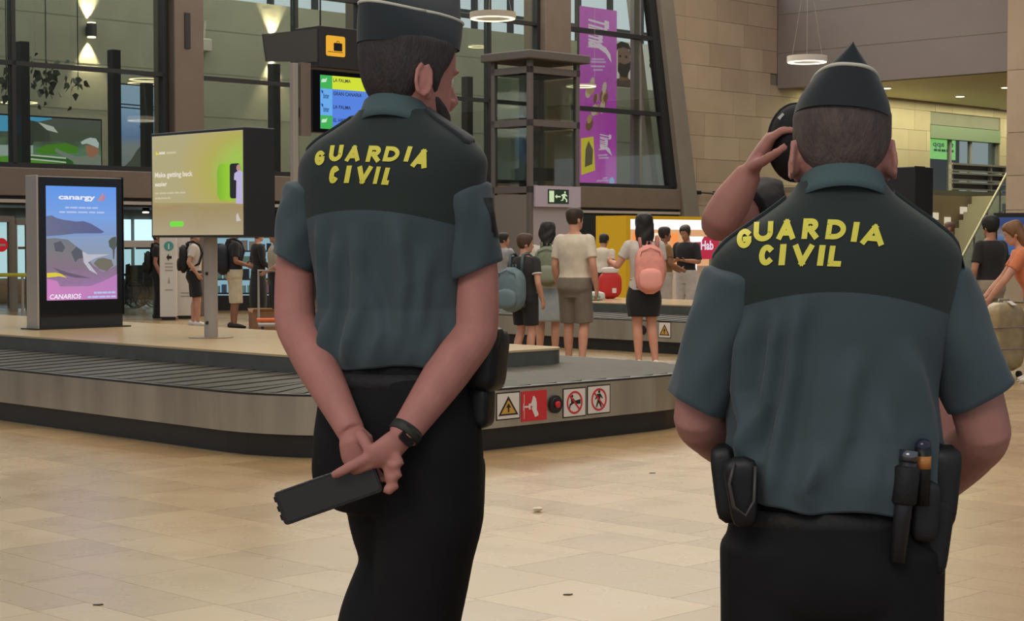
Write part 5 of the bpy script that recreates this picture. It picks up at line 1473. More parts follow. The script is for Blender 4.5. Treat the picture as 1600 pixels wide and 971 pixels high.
# ================================================================ THE TWO OFFICERS
def shirt_mat(name, base, yoke, zc, k, x0=0.):
    m = bpy.data.materials.new(name); m.use_nodes = True
    n = m.node_tree.nodes; l = m.node_tree.links; p = n['Principled BSDF']
    p.inputs['Roughness'].default_value = .8; p.inputs['Specular IOR Level'].default_value = .25; p.inputs['Sheen Weight'].default_value = .15
    tc = n.new('ShaderNodeTexCoord'); sp = n.new('ShaderNodeSeparateXYZ'); l.new(tc.outputs['Object'], sp.inputs[0])
    def mth(op, a, b=None, c=None):
        q = n.new('ShaderNodeMath'); q.operation = op
        for i, v in enumerate((a, b, c)):
            if v is None: continue
            if isinstance(v, (int, float)): q.inputs[i].default_value = v
            else: l.new(v, q.inputs[i])
        return q.outputs[0]
    xx = mth('SUBTRACT', sp.outputs[0], x0); x2 = mth('MULTIPLY', xx, xx)
    h_ = mth('MULTIPLY_ADD', x2, k, sp.outputs[2]); d = mth('SUBTRACT', h_, zc)
    mr = n.new('ShaderNodeMapRange'); mr.inputs[1].default_value = -.0008; mr.inputs[2].default_value = .0008; l.new(d, mr.inputs[0])
    mx = n.new('ShaderNodeMix'); mx.data_type = 'RGBA'; mx.inputs[6].default_value = c3(*base); mx.inputs[7].default_value = c3(*yoke)
    l.new(mr.outputs[0], mx.inputs[0]); l.new(mx.outputs[2], p.inputs['Base Color'])
    nz = n.new('ShaderNodeTexNoise'); nz.inputs['Scale'].default_value = 900; l.new(tc.outputs['Object'], nz.inputs['Vector'])
    b = n.new('ShaderNodeBump'); b.inputs['Strength'].default_value = .12; b.inputs['Distance'].default_value = .002; l.new(nz.outputs[0], b.inputs['Height']); l.new(b.outputs[0], p.inputs['Normal'])
    return m
TEAL = (72, 86, 91); YOKE = (46, 55, 52)
M_teal = mat('teal_shirt', TEAL, .8, bump=.1, bscale=900, spec=.25, sheen=.15)
M_collar = mat('teal_collar', (82, 100, 102), .8, bump=.1, bscale=900, spec=.25)
M_trou = mat('black_trousers', (30, 29, 30), .85, var=.1, scale=12, bump=.2, bscale=14, spec=.2)
M_gear = mat('black_gear', (20, 20, 22), .5, bump=.1, bscale=50)
M_nyl = mat('black_nylon', (21, 20, 21), .7, bump=.2, bscale=80)
M_letter = mat('yellow_letter', (240, 228, 84), .6, var=.05, scale=30)
M_cap = mat('dark_green_cap', (48, 53, 56), .8, bump=.15, bscale=600, spec=.2, sheen=.2)
M_pipe = mat('grey_piping', (214, 208, 190), .6)
def fold_fn(folds):
    def f(x, z):
        s = 0.
        for pts, amp, wd in folds:
            zs = [p[1] for p in pts]; z0, z1 = min(zs), max(zs)
            if z < z0 - .03 or z > z1 + .03: continue
            pp = sorted(pts, key=lambda p: p[1])
            xx = np.interp(z, [p[1] for p in pp], [p[0] for p in pp])
            fade = smoothstep(z, z0 - .03, z0 + .05) * (1 - smoothstep(z, z1 - .05, z1 + .03))
            u = (x - xx) / wd
            s += 2.4 * amp * fade * (math.exp(-u * u) - .5 * math.exp(-((u - 1.7) / 1.3) ** 2))
        return s
    return f
def loft_shirt(tab, z0, z1, hem, folds, n=192, m=130, power=.82, blouse=0., cx=lambda z: 0.):
    rings = []
    ff = fold_fn(folds)
    for i in range(m):
        u = i / (m - 1); ring = []
        for k in range(n):
            t = 2 * math.pi * k / n; ct, st = math.cos(t), math.sin(t)
            zh = z0 + hem(ct, st); z = zh + (z1 - zh) * u
            w_, yf, yb = lerp_tab(tab, z); c, l_ = (yf - yb) / 2, (yf + yb) / 2
            x = w_ * math.copysign(abs(ct) ** power, ct); y = c + l_ * math.copysign(abs(st) ** .88, st)
            d = ff(x, z) if st < .1 else .0
            d += .004 * math.sin(9 * t + 14 * z) * (1 - smoothstep(z, z0 + .1, z0 + .32)) + .003 * math.sin(17 * t - 20 * z) * (1 - smoothstep(z, z0 + .06, z0 + .2))
            d += blouse * math.sin(math.pi * min(1, max(0, (z - z0) / .12))) 
            r = math.hypot(ct, st)
            ring.append(Vector((x + d * ct + cx(z), y + d * st, z)))
        rings.append(ring)
    lo = []
    for sc, dz in ((.90, .03), (.975, .004)):
        c0 = sum((q for q in rings[0]), Vector()) / n
        lo.append([Vector((c0.x + (q.x - c0.x) * sc, c0.y + (q.y - c0.y) * sc, q.z + dz)) for q in rings[0]])
    mb = MB(); mb.loft(lo + rings, caps=False)
    return mb
def sleeve(pts, r, n=56, steps=12, wr=.003, seed=0):
    mb = MB(); P = [Vector(p) for p in pts]; Q = []; RR = []
    rg_ = random.Random(seed)
    for i in range(len(P) - 1):
        for k in range(steps):
            t = k / steps; Q.append(P[i].lerp(P[i + 1], t)); a, b = r[i], r[i + 1]; RR.append((a[0] + (b[0] - a[0]) * t, a[1] + (b[1] - a[1]) * t))
    Q.append(P[-1]); RR.append(r[-1])
    for _ in range(3):
        Q = [Q[0]] + [(Q[i - 1] + Q[i] * 2 + Q[i + 1]) / 4 for i in range(1, len(Q) - 1)] + [Q[-1]]
    d = (Q[-1] - Q[-2]).normalized()
    Q += [Q[-1] + d * .001, Q[-1] - d * .012, Q[-1] - d * .03]; e = RR[-1]; RR += [(e[0] * .97, e[1] * .97), (e[0] * .93, e[1] * .93), (e[0] * .88, e[1] * .88)]
    T = (P[-1] - P[0]).normalized(); u = Vector((1, 0, 0)); u = (u - T * u.dot(T)).normalized(); v = T.cross(u)
    rings = []
    for i, (q, rr) in enumerate(zip(Q, RR)):
        ring = []
        for k in range(n):
            a = 2 * math.pi * k / n
            w_ = wr * (math.sin(3 * a + i * .22 + seed) + .6 * math.sin(5 * a - i * .3 + seed * 2))
            ring.append(q + u * ((rr[0] + w_) * math.cos(a)) + v * ((rr[1] + w_) * math.sin(a)))
        rings.append(ring)
    mb.loft(rings, caps=False)
    return mb
def arc_(cx, cy, rx, ry, a0, a1, n=14): return [(cx + rx * math.cos(R(a0 + (a1 - a0) * i / n)), cy + ry * math.sin(R(a0 + (a1 - a0) * i / n))) for i in range(n + 1)]
STROKES = {'G': [arc_(.52, .5, .52, .5, 48, 330, 18) + [(.97, .44)], [(.62, .44), (.97, .44)]], 'U': [[(0, 1), (0, .42)] + arc_(.5, .42, .5, .42, 180, 360) + [(1, .42), (1, 1)]],
           'A': [[(0, 0), (.5, 1)], [(.5, 1), (1, 0)], [(.2, .26), (.8, .26)]], 'R': [[(0, 0), (0, 1)], [(0, 1), (.5, 1)] + arc_(.5, .74, .42, .26, 90, -90) + [(0, .48)], [(.42, .48), (1, 0)]],
           'D': [[(0, 0), (0, 1)], [(0, 1), (.36, 1)] + arc_(.36, .5, .64, .5, 90, -90) + [(0, 0)]], 'I': [[(.5, 0), (.5, 1)]], 'C': [arc_(.56, .5, .56, .5, 52, 308, 18)], 'V': [[(0, 1), (.5, 0)], [(.5, 0), (1, 1)]], 'L': [[(0, 1), (0, 0), ], [(0, 0), (1, 0)]]}
def letters(shirt, person_o, specs, parent):
    """yellow letters laid onto the shirt back; each spec: (char, x0, x1, ytop, ybottom, shear) in photo pixels"""
    Mw = mat4(person_o)
    me = shirt.data
    bvh = BVHTree.FromPolygons([Mw @ v.co for v in me.vertices], [tuple(p.vertices) for p in me.polygons])
    Mi = Mw.inverted()
    for ch, x0, x1, yt, yb, sh, rot in specs:
        w_, h_ = x1 - x0, yb - yt; bw = w_ - abs(sh) * h_; sw = .27 * h_ if ch != 'I' else min(bw, .30 * h_)
        bm = bmesh.new()
        for line in STROKES[ch]:
            P = [Vector((sw / 2 + u * (bw - sw), sw / 2 + v * (h_ - sw))) for u, v in line] if ch != 'I' else [Vector((bw / 2, sw * 0 + v * h_)) for u, v in line]
            # butt ends reach the outline
            if ch != 'I':
                for e0, e1 in ((0, 1), (-1, -2)):
                    d_ = (P[e0] - P[e1]).normalized(); P[e0] = P[e0] + d_ * (sw * .5)
            Q = []
            for k in range(len(P) - 1):
                nseg = max(1, int((P[k + 1] - P[k]).length / 3))
                Q += [P[k].lerp(P[k + 1], q / nseg) for q in range(nseg)]
            Q.append(P[-1]); prev = None
            for k, q in enumerate(Q):
                t_ = (Q[min(k + 1, len(Q) - 1)] - Q[max(k - 1, 0)]).normalized(); nn_ = Vector((-t_.y, t_.x))
                row = [bm.verts.new(((q + nn_ * sw * o_).x, (q + nn_ * sw * o_).y, 0)) for o_ in (-.5, -.17, .17, .5)]
                if prev:
                    for i in range(3): bm.faces.new((prev[i], prev[i + 1], row[i + 1], row[i]))
                prev = row
        for shift in range(0, 30, 2):            # keep the letter on the cloth if it would run over the shoulder edge
            pos = {}; cx, cy = (x0 + x1) / 2 + shift * .7, (yt + yb) / 2 + shift * .5; ok = True
            for q in bm.verts:
                t = q.co.y / h_
                ux = q.co.x - bw / 2 + sh * h_ * (t - .5); uy = -(t - .5) * h_
                px = cx + ux * math.cos(rot) - uy * math.sin(rot); py = cy + ux * math.sin(rot) + uy * math.cos(rot)
                d = ray(px, py).normalized()
                hit = bvh.ray_cast(CAM, d)
                if hit[0] is None or hit[0].y > person_o.location.y + .05: ok = False; break
                nn = hit[1] if hit[1].dot(d) < 0 else -hit[1]
                pos[q] = Mi @ (hit[0] + nn * .0022)
            if ok: break
        if not ok: bm.free(); print('letter missed', ch); continue
        for q, p in pos.items(): q.co = p
        mm = bpy.data.meshes.new('letter'); bm.to_mesh(mm); bm.free()
        link('letter', mm, M_letter, parent, True)
def cap_geo(HM, o, zb=.186, tilt=0., hgt=.105, roll=0., pitch=0.):
    CM = HM @ Matrix.Translation((0, -.004, zb)) @ Matrix.Rotation(roll, 4, 'Y') @ Matrix.Rotation(pitch, 4, 'X')
    def ring(u, off=0., n=64):
        hw = .0735 * (1 - max(0, u) ** 1.8) + .0015 + off; f = .101 + .014 * u + off; b = .104 + .004 * u + off; out = []
        for k in range(n):
            t = 2 * math.pi * k / n; ct, st = math.cos(t), math.sin(t)
            L = f if st > 0 else b
            uu = max(0, u); y = L * math.copysign(abs(st) ** (.95 - .4 * uu), st)
            dip = .012 * math.cos(math.pi * .5 * y / .11) * u * u
            out.append(CM @ Vector((hw * math.copysign(abs(ct) ** (.95 - .35 * uu), ct), y, hgt * u)))
        return out
    m = MB(); m.loft([ring(-.04, -.006)] + [ring(i / 20) for i in range(21)]); cap = m.build('cap', M_cap, o, True)
    # turned-up curtain with grey piping along its upper edge
    def top(t):                 # height of curtain edge round the cap
        return .55 - .09 * math.sin(t)
    n = 64; lo, hi, hi2 = [], [], []
    rs_ = [ring(i / 40, .0045) for i in range(41)]; ri = [ring(i / 40, .0005) for i in range(41)]
    def samp(S_, k, u):
        f = u * 40; i = min(39, int(f)); return S_[i][k].lerp(S_[i + 1][k], f - i)
    rows = []
    for q in range(9): rows.append([samp(rs_, k, top(2 * math.pi * k / n) * q / 8) for k in range(n)])
    rows.append([samp(ri, k, top(2 * math.pi * k / n)) for k in range(n)])
    m = MB(); m.loft(rows, caps=False); cur = m.build('curtain', M_cap, cap, True)
    pts = rows[8] + [rows[8][0]]; m = MB(); m.tube(pts, .0034, 8); m.build('piping', M_pipe, cap, True)
    return cap
def collar_geo(o, c, rx, ry, z, name='collar', h_=.04, tilt=.012, mat_=None, px=0.):
    n = 56; rings = []
    prof = [(.0, -.03, -.006), (.0, .0, -.006), (.002, .004, .0), (.008, .0, .0), (.020, -.6 * h_, .004), (.030, -h_, .006), (.026, -h_, .006), (.006, -.5 * h_, 0)]
    for r_, dz, _ in prof:
        ring = []
        for k in range(n):
            t = 2 * math.pi * k / n; ct, st = math.cos(t), math.sin(t)
            ring.append(Vector((c[0] + (rx + r_) * ct, c[1] + (ry + r_) * st, z + dz - tilt * st * 1.2 - (.018 * abs(ct) ** 2 if dz < -.01 else .008 * abs(ct) ** 2))))
        rings.append(ring)
    m = MB(); m.loft(rings, caps=False); return m.build(name, mat_ or M_collar, o, True)

def under_cap(f, zc): return lambda st, z, ct: f(st, z, ct) * (1 - smoothstep(z, zc, zc + .022))
# ---------------------------------------------------------------- right officer (broad back, arms forward)
Y0 = 3.14
b0 = ony(1302, 500, Y0)
offR = thing('person', 'police officer with broad back, grey cropped hair and baton on belt, elbows out', 'person', (b0.x, Y0, 0), R(-8))
Mi = mat4(offR).inverted()
def LR(px, py, Y): return Mi @ ony(px, py, Y)
tabR = [[.88, .188, .14, .140], [.96, .192, .15, .140], [1.03, .190, .155, .130], [1.10, .190, .155, .124], [1.18, .196, .15, .124], [1.25, .208, .14, .130], [1.31, .218, .13, .134], [1.35, .220, .12, .130], [1.385, .204, .108, .122], [1.415, .166, .096, .112], [1.445, .122, .084, .098], [1.47, .090, .076, .084], [1.495, .072, .068, .074]]
def hemR(ct, st): return .012 * math.sin(3 * math.atan2(st, ct) + .6) - .014 * math.exp(-((ct + .15) / .22) ** 2) * (st < 0) + .022 * math.exp(-((ct + .85) / .25) ** 2)
foldsR = [([(-.15, 1.24), (-.16, 1.12), (-.135, 1.0), (-.15, .96)], .010, .016), ([(-.065, 1.27), (-.075, 1.15), (-.10, 1.02), (-.11, .95)], .009, .014),
          ([(-.10, 1.25), (-.12, 1.10), (-.165, .98)], .008, .012), ([(.03, 1.18), (.01, 1.05), (-.03, .95)], .006, .02), ([(.12, 1.20), (.16, 1.08), (.175, 1.0)], .006, .02), ([(.08, 1.1), (.11, 1.0), (.10, .94)], .006, .018),
          ([(-.03, 1.02), (-.05, .95), (-.04, .92)], .009, .012)]
sm = loft_shirt(tabR, .915, 1.49, hemR, foldsR, blouse=.006, cx=lambda z: .012 * smoothstep(z, 1.3, 1.48))
shR = sm.build('shirt', shirt_mat('officer_shirt_broad', TEAL, YOKE, 1.296, 1.05), offR, True)
for v in shR.data.vertices:
    if v.co.x < 0: v.co.z += .055 * v.co.x * smoothstep(v.co.z, 1.27, 1.43) * smoothstep(-v.co.x, .03, .1)
slL = sleeve([LR(1195, 428, Y0), LR(1150, 442, Y0), LR(1122, 525, Y0 + .01), LR(1086, 632, Y0 + .015)], [(.048, .07), (.062, .082), (.062, .074), (.056, .068)], seed=1).build('sleeve', M_teal, shR, True)
slR_ = sleeve([LR(1425, 428, Y0), LR(1464, 442, Y0), LR(1493, 522, Y0), LR(1534, 618, Y0)], [(.048, .07), (.064, .084), (.066, .078), (.066, .074)], seed=4).build('sleeve', M_teal, shR, True)
collar_geo(shR, (.014, -.002),   .064, .066, 1.505, mat_=M_collar)
# epaulettes
def epaulette(p0, p1, wd, parent, others):
    """shoulder strap draped on the shirt and sleeve surface (all in the person's frame)"""
    bv = []
    for q in [parent] + others:
        bv.append(BVHTree.FromPolygons([v.co.copy() for v in q.data.vertices], [tuple(p.vertices) for p in q.data.polygons]))
    rows = []
    for i in range(13):
        t = i / 12; c = p0.lerp(p1, t); hw = wd * (.75 + .25 * t) * (1 if i < 12 else .6); row = []
        for k in range(7):
            y = c.y + hw * (-1 + 2 * k / 6); zs = []
            for q in bv:
                h_ = q.ray_cast(Vector((c.x, y, c.z + .3)), Vector((0, 0, -1)))
                if h_[0] is not None: zs.append(h_[0].z)
            row.append(Vector((c.x, y, max(zs) if zs else c.z)))
        rows.append(row)
    m = MB(); n = 7
    top = [q + Vector((0, 0, .007)) for r_ in rows for q in r_]; bot = [q - Vector((0, 0, .002)) for r_ in rows for q in r_]; N = len(top)
    fs = []
    for i in range(12):
        for k in range(6):
            a_, b_, c_, d_ = i * n + k, i * n + k + 1, (i + 1) * n + k + 1, (i + 1) * n + k
            fs += [(a_, b_, c_, d_), (N + d_, N + c_, N + b_, N + a_)]
    edge = [k for k in range(n)] + [i * n + n - 1 for i in range(1, 13)] + [12 * n + k for k in range(n - 2, -1, -1)] + [i * n for i in range(11, 0, -1)]
    for i in range(len(edge)): a_, b_ = edge[i], edge[(i + 1) % len(edge)]; fs.append((a_, b_, N + b_, N + a_))
    m.add(top + bot, fs)
    return m.build('epaulette', M_cap, parent, True)
epaulette(Vector((.105, -.005, 1.462)), Vector((.225, -.01, 1.402)), .028, shR, [slR_])
epaulette(Vector((-.085, -.005, 1.464)), Vector((-.215, -.01, 1.402)), .028, shR, [slL])
# trousers
m = MB()
tabP = [[.68, .10, .09, .09], [.74, .19, .125, .13], [.80, .192, .135, .142], [.88, .184, .130, .130], [.97, .165, .12, .110]]
m.loft(torso_rings(tabP, 40, .70, .97, 16, 1.))
for s in (-1, 1):
    limb(m, [(s * .095, 0, .84), (s * .10, .0, .66), (s * .105, .015, .46), (s * .11, .0, .26), (s * .115, -.01, .045)], [(.105, .13), (.098, .115), (.085, .09), (.076, .085), (.072, .09)], 24)
link('trousers', remesh(m, .008, 4), M_trou, offR, True)
for s in (-1, 1):
    m = MB(); x = s * .115
    m.tube([(x, -.10, .045), (x, -.06, .06), (x, .03, .055), (x + s * .015, .12, .04), (x + s * .02, .17, .03)], [(.03, .04), (.043, .058), (.046, .053), (.05, .038), (.03, .022)], 18, side=(1, 0, 0))
    m.build('boot', M_gear, offR, True)
# skin body
HM = Matrix.Translation(Vector((.014, .012, 1.414))) @ Matrix.Rotation(R(2), 4, 'Z') @ Matrix.Rotation(R(-4), 4, 'X') @ Matrix.Scale(1.075, 4)
M_skR = mat('skin_officer_broad', (186, 132, 120), .55, var=.08, scale=20, spec=.3)
mb = MB()
mb.loft(torso_rings([[.72, .09, .07, .07], [.85, .14, .09, .09], [1.0, .15, .11, .09], [1.2, .155, .1, .095], [1.34, .155, .085, .09], [1.42, .09, .06, .07], [1.47, .056, .05, .06]], 24, .72, 1.47, 18, 1.))
mb.tube([(.012, -.012, 1.40), (.014, -.012, 1.48), HM @ Vector((0, -.022, .055)), HM @ Vector((0, -.02, .10))], [(.06, .058), (.064, .062), (.066, .062), (.06, .06)], 24)
head_geo(mb, HM)
eL, wL = LR(1090, 655, Y0 + .02), LR(1168, 730, Y0 + .21); eR, wR = LR(1538, 676, Y0 + .005), LR(1462, 770, Y0 + .22)
limb(mb, [LR(1150, 450, Y0), LR(1118, 540, Y0 + .01), eL, eL.lerp(wL, .35), wL], [.05, .05, .044, .046, .03], 18)
limb(mb, [LR(1464, 450, Y0), LR(1500, 540, Y0), eR, eR.lerp(wR, .35), wR], [.052, .052, .048, .05, .032], 18)
add_hand(mb, wL, (.6, .5, -.2), (.3, -.5, -.6), (.2, .5, .8), 1.05, .5)
add_hand(mb, wR, (-.6, .5, -.2), (-.3, -.5, -.6), (-.2, .5, .8), 1.05, .5)
for s in (-1, 1): limb(mb, [(s * .09, 0, .82), (s * .1, 0, .5), (s * .11, -.01, .08)], [.08, .055, .04])
link('body', remesh(mb, .0045, 3), M_skR, offR, True)
for s in (-1, 1):
    m = MB(); m.ball(HM @ Vector((s * .031, .0735, .118)), .0115, 10, 8); e = m.build('eye', mat('eye_white', (222, 216, 208), .3), offR, True)
    m = MB(); m.ball(HM @ Vector((s * .031, .0822, .118)), .004, 8, 6); m.build('iris', mat('iris_dark', (40, 28, 22), .3), e, True)
M_hairR = mat('grey_cropped_hair', (88, 74, 68), .7, var=.3, scale=60, bump=.5, bscale=240, stretch=(1, 1, .3))
hair_geo(HM, under_cap(short_mask(.078, .125, .19, .018), .178), .005, 72).build('hair', M_hairR, offR, True)
cap_geo(HM, offR, .176, hgt=.104, roll=R(5), pitch=R(-3))
# belt and gear
def belt_geo(o, tab, z, hgt, off, cx=0.):
    rings = []
    for r_, dz in ((off - .006, -hgt / 2), (off, -hgt / 2), (off, hgt / 2), (off - .006, hgt / 2)):
        rings.append(torso_rings(tab, 64, z, z, 2, 1., r_)[0])
    rings = [[Vector((q.x, q.y, z + dz)) for q in rg_] for rg_, dz in zip(rings, (-hgt / 2, -hgt / 2, hgt / 2, hgt / 2))]
    m = MB(); m.loft(rings + [rings[0]], caps=False); return m.build('duty_belt', M_nyl, o, True)
bR = belt_geo(offR, tabP, .89, .045, .001)
def pouch(parent, name, c, w_, d, h_, rx=0., ry=0., mt=None, r=.3):
    m = MB(); rings = []
    M = Matrix.Translation(c) @ Matrix.Rotation(rx, 4, 'X') @ Matrix.Rotation(ry, 4, 'Y')
    for i in range(15):
        u = -1 + 2 * i / 14; f = max(.35, (1 - abs(u) ** 6) ** .35 if abs(u) < 1 else .35)
        k = 1 - r * (1 - (u + 1) / 2) * .4
        rings.append([M @ Vector((w_ / 2 * f * k * math.copysign(abs(math.cos(a)) ** .5, math.cos(a)), d / 2 * f * math.copysign(abs(math.sin(a)) ** .5, math.sin(a)), u * h_ / 2)) for a in [2 * math.pi * q / 28 for q in range(28)]])
    m.loft(rings); return m.build(name, mt or M_gear, parent, True)
# left of picture: radio holder in front, leather pouch behind
p = LR(1133, 755, Y0 - .04); h1 = pouch(offR, 'radio_holder', p, .045, .06, .14, ry=R(-6))
p = LR(1160, 770, Y0 - .11); h2 = pouch(offR, 'leather_pouch', p, .062, .04, .125, rx=R(6), ry=R(-5), r=.8)
m = MB(); q = LR(1158, 765, Y0 - .135); m.tube([q + Vector((-.012, 0, .045)), q + Vector((-.02, -.004, .01)), q + Vector((-.012, -.006, -.03)), q + Vector((.008, -.005, -.045)), q + Vector((.022, -.002, -.02)), q + Vector((.024, 0, .04))], .003, 8); m.build('edge_binding', mat('worn_leather_edge', (70, 62, 60), .4), h2, True)
# right of picture: baton in holder, torch, pistol holster
b_t, b_b = LR(1421, 706, Y0 - .145), LR(1402, 878, Y0 - .15)
m = MB(); m.tube([b_t, b_t.lerp(b_b, .45), b_b], [.0155, .0155, .0145], 20); ba = m.build('baton', mat('baton_black', (40, 40, 46), .28), offR, True)
m = MB(); m.tube([b_t + (b_t - b_b) * .004, b_t + (b_t - b_b) * .012, b_t + (b_b - b_t) * .09], [.008, .0165, .0165], 20); m.build('chrome_cap', mat('chrome_cap', (120, 120, 126), .2, .9), ba, True)
m = MB(); m.tube([b_t.lerp(b_b, .13), b_t.lerp(b_b, .15), b_t.lerp(b_b, .46), b_t.lerp(b_b, .48)], [.017, .0215, .0215, .018], 20); m.build('baton_sleeve', M_nyl, ba, True)
t_t, t_b = LR(1442, 700, Y0 - .13), LR(1440, 790, Y0 - .13)
m = MB(); m.tube([t_t, t_t.lerp(t_b, .3), t_b], [.014, .014, .013], 18); to = m.build('torch', M_gear, offR, True)
m = MB(); m.ball(t_t + Vector((0, 0, .002)), .0145, 16, 10); m.build('torch_lens', mat('torch_lens', (40, 44, 60), .08), to, True)
m = MB(); m.tube([t_t.lerp(t_b, .14), t_t.lerp(t_b, .36)], .0148, 18); m.build('amber_band', mat('amber_band', (196, 128, 62), .4), to, True)
p = LR(1472, 760, Y0 - .06); pouch(offR, 'pistol_holster', p, .06, .08, .15, ry=R(4))
p = LR(1464, 832, Y0 - .07); pouch(offR, 'holster_tube', p, .05, .06, .16, ry=R(6))
p = LR(1445, 800, Y0 - .115); pouch(offR, 'magazine_pouch', p, .05, .03, .11, ry=R(3))
sp = []
def cr2(x, y): return 1020 + x * .41193, 300 + y * .41193
for ch, x0, x1, y0, y1, rot in (('G', 303, 368, 134, 206, -.1), ('U', 380, 462, 116, 190, -.06), ('A', 470, 546, 108, 182, -.03), ('R', 564, 634, 103, 180, 0.), ('D', 654, 737, 107, 182, .03), ('I', 748, 787, 116, 191, .05), ('A', 790, 884, 126, 203, .09),
                               ('C', 400, 462, 202, 280, -.03), ('I', 474, 512, 200, 279, -.02), ('V', 526, 612, 201, 280, 0.), ('I', 622, 656, 203, 281, .02), ('L', 662, 722, 206, 284, .03)):
    a, b = cr2(x0, y0), cr2(x1, y1); sp.append((ch, a[0], b[0], a[1], b[1], .12, rot))
letters(shR, offR, sp, shR)

# ---------------------------------------------------------------- left officer (hands behind back, head turned)
Y1 = 3.68
b0 = ony(612, 500, Y1)
offL = thing('person', 'tall police officer with hands clasped behind back, looking aside, near the carousel stickers', 'person', (b0.x, Y1, 0), R(-18))
Mi2 = mat4(offL).inverted()
def LL(px, py, Y): return Mi2 @ ony(px, py, Y)
tabL = [[1.10, .140, .12, .108], [1.15, .152, .128, .118], [1.22, .156, .128, .112], [1.30, .164, .126, .112], [1.38, .178, .126, .118], [1.45, .192, .122, .126], [1.51, .202, .115, .126], [1.555, .200, .105, .118], [1.59, .172, .095, .105], [1.615, .132, .085, .092], [1.64, .092, .075, .078], [1.66, .072, .068, .07]]
def hemL(ct, st): return .006 * math.sin(4 * math.atan2(st, ct))
foldsL = [([(-.08, 1.38), (-.085, 1.25), (-.10, 1.15)], .008, .014), ([(-.03, 1.40), (-.02, 1.25), (-.05, 1.14)], .007, .018), ([(.06, 1.42), (.07, 1.30), (.05, 1.15)], .008, .018),
          ([(-.115, 1.42), (-.12, 1.33), (-.115, 1.22)], .006, .012), ([(.11, 1.35), (.10, 1.2)], .006, .016), ([(.0, 1.3), (.02, 1.2), (.01, 1.14)], .006, .014)]
sm = loft_shirt(tabL, 1.125, 1.655, hemL, foldsL, blouse=.012, cx=lambda z: .012 * smoothstep(z, 1.45, 1.65))
shL = sm.build('shirt', shirt_mat('officer_shirt_tall', TEAL, YOKE, 1.447, .9, -.02), offL, True)
sll = sleeve([LL(522, 298, Y1 + .04), LL(488, 308, Y1 + .045), LL(472, 355, Y1 + .042), LL(460, 411, Y1 + .035)], [(.048, .066), (.06, .078), (.055, .068), (.05, .062)], seed=2).build('sleeve', M_teal, shL, True)
slr = sleeve([LL(688, 292, Y1 - .04), LL(719, 304, Y1 - .05), LL(733, 352, Y1 - .05), LL(742, 424, Y1 - .045)], [(.048, .066), (.062, .078), (.06, .07), (.057, .066)], seed=7).build('sleeve', M_teal, shL, True)
bvs = BVHTree.FromPolygons([v.co.copy() for v in slr.data.vertices], [tuple(p.vertices) for p in slr.data.polygons])
cc = LL(736, 340, Y1 - .05); dirp = Vector((1, .05, 0)).normalized()
def on_sleeve(u, v):
    t_ = Vector((-dirp.y, dirp.x, 0)); o_ = cc + t_ * u + Vector((0, 0, v)) + dirp * .3
    h_ = bvs.ray_cast(o_, -dirp); return (h_[0] if h_[0] is not None else o_ - dirp * .24) + dirp * .002
m = MB(); grid = [[on_sleeve(-.032 + .064 * i / 8 * (1 if True else 0), -.04 + .08 * k / 8) for i in range(9)] for k in range(9)]
for k in range(8):
    for i in range(8):
        if k == 0 and (i in (0, 7)): continue
        m.add([grid[k][i], grid[k][i + 1], grid[k + 1][i + 1], grid[k + 1][i]], [(0, 1, 2, 3)])
m.build('shoulder_patch', M_gear, slr)
collar_geo(shL, (.014, .004), .064, .064, 1.672, h_=.045)
epaulette(Vector((.09, -.01, 1.632)), Vector((.186, -.02, 1.59)), .03, shL, [slr])
epaulette(Vector((-.08, -.01, 1.632)), Vector((-.178, -.02, 1.58)), .03, shL, [sll])
tabPL = [[.80, .10, .09, .09], [.87, .165, .115, .12], [.95, .168, .12, .128], [1.04, .158, .115, .118], [1.14, .146, .108, .105]]
m = MB(); m.loft(torso_rings(tabPL, 40, .82, 1.145, 16, 1.))
legA = [LL(672, 680, Y1 - .03), LL(672, 800, Y1 - .03), LL(662, 880, Y1 - .03), LL(646, 1010, Y1 - .02), LL(640, 1200, Y1 - .04), Vector((.115, -.02, .045))]
legB = [LL(612, 680, Y1 + .04), LL(622, 800, Y1 + .05), LL(634, 880, Y1 + .06), LL(600, 985, Y1 + .03), LL(596, 1200, Y1 - .02), Vector((-.12, -.06, .045))]
limb(m, [LL(662, 600, Y1 - .02), LL(670, 690, Y1 - .03), LL(672, 800, Y1 - .03), LL(662, 880, Y1 - .03), LL(646, 1010, Y1 - .02), LL(640, 1200, Y1 - .04), (.115, -.02, .045)], [(.095, .12), (.112, .128), (.112, .125), (.1, .115), (.09, .1), (.08, .09), (.075, .09)], 24)
limb(m, [LL(610, 600, Y1 + .02), LL(612, 690, Y1 + .04), LL(622, 800, Y1 + .05), LL(634, 880, Y1 + .06), LL(600, 985, Y1 + .03), LL(596, 1200, Y1 - .02), (-.12, -.06, .045)], [(.095, .12), (.11, .128), (.105, .12), (.095, .11), (.10, .11), (.085, .09), (.075, .09)], 24)
trL = link('trousers', remesh(m, .008, 4), M_trou, offL, True)
m = MB(); q = LL(742, 775, Y1 - .09); pouch(trL, 'cargo_pocket', LL(714, 765, Y1 - .03), .10, .15, .16, mt=M_trou)
for (x, y) in ((.115, -.02), (-.12, -.06)):
    s = 1 if x > 0 else -1
    m = MB(); m.tube([(x, y - .09, .045), (x, y - .05, .06), (x, y + .04, .055), (x + s * .015, y + .13, .04), (x + s * .02, y + .18, .03)], [(.03, .04), (.043, .058), (.046, .053), (.05, .038), (.03, .022)], 18, side=(1, 0, 0)); m.build('boot', M_gear, offL, True)
hc = LL(632, 140, Y1 + .0)
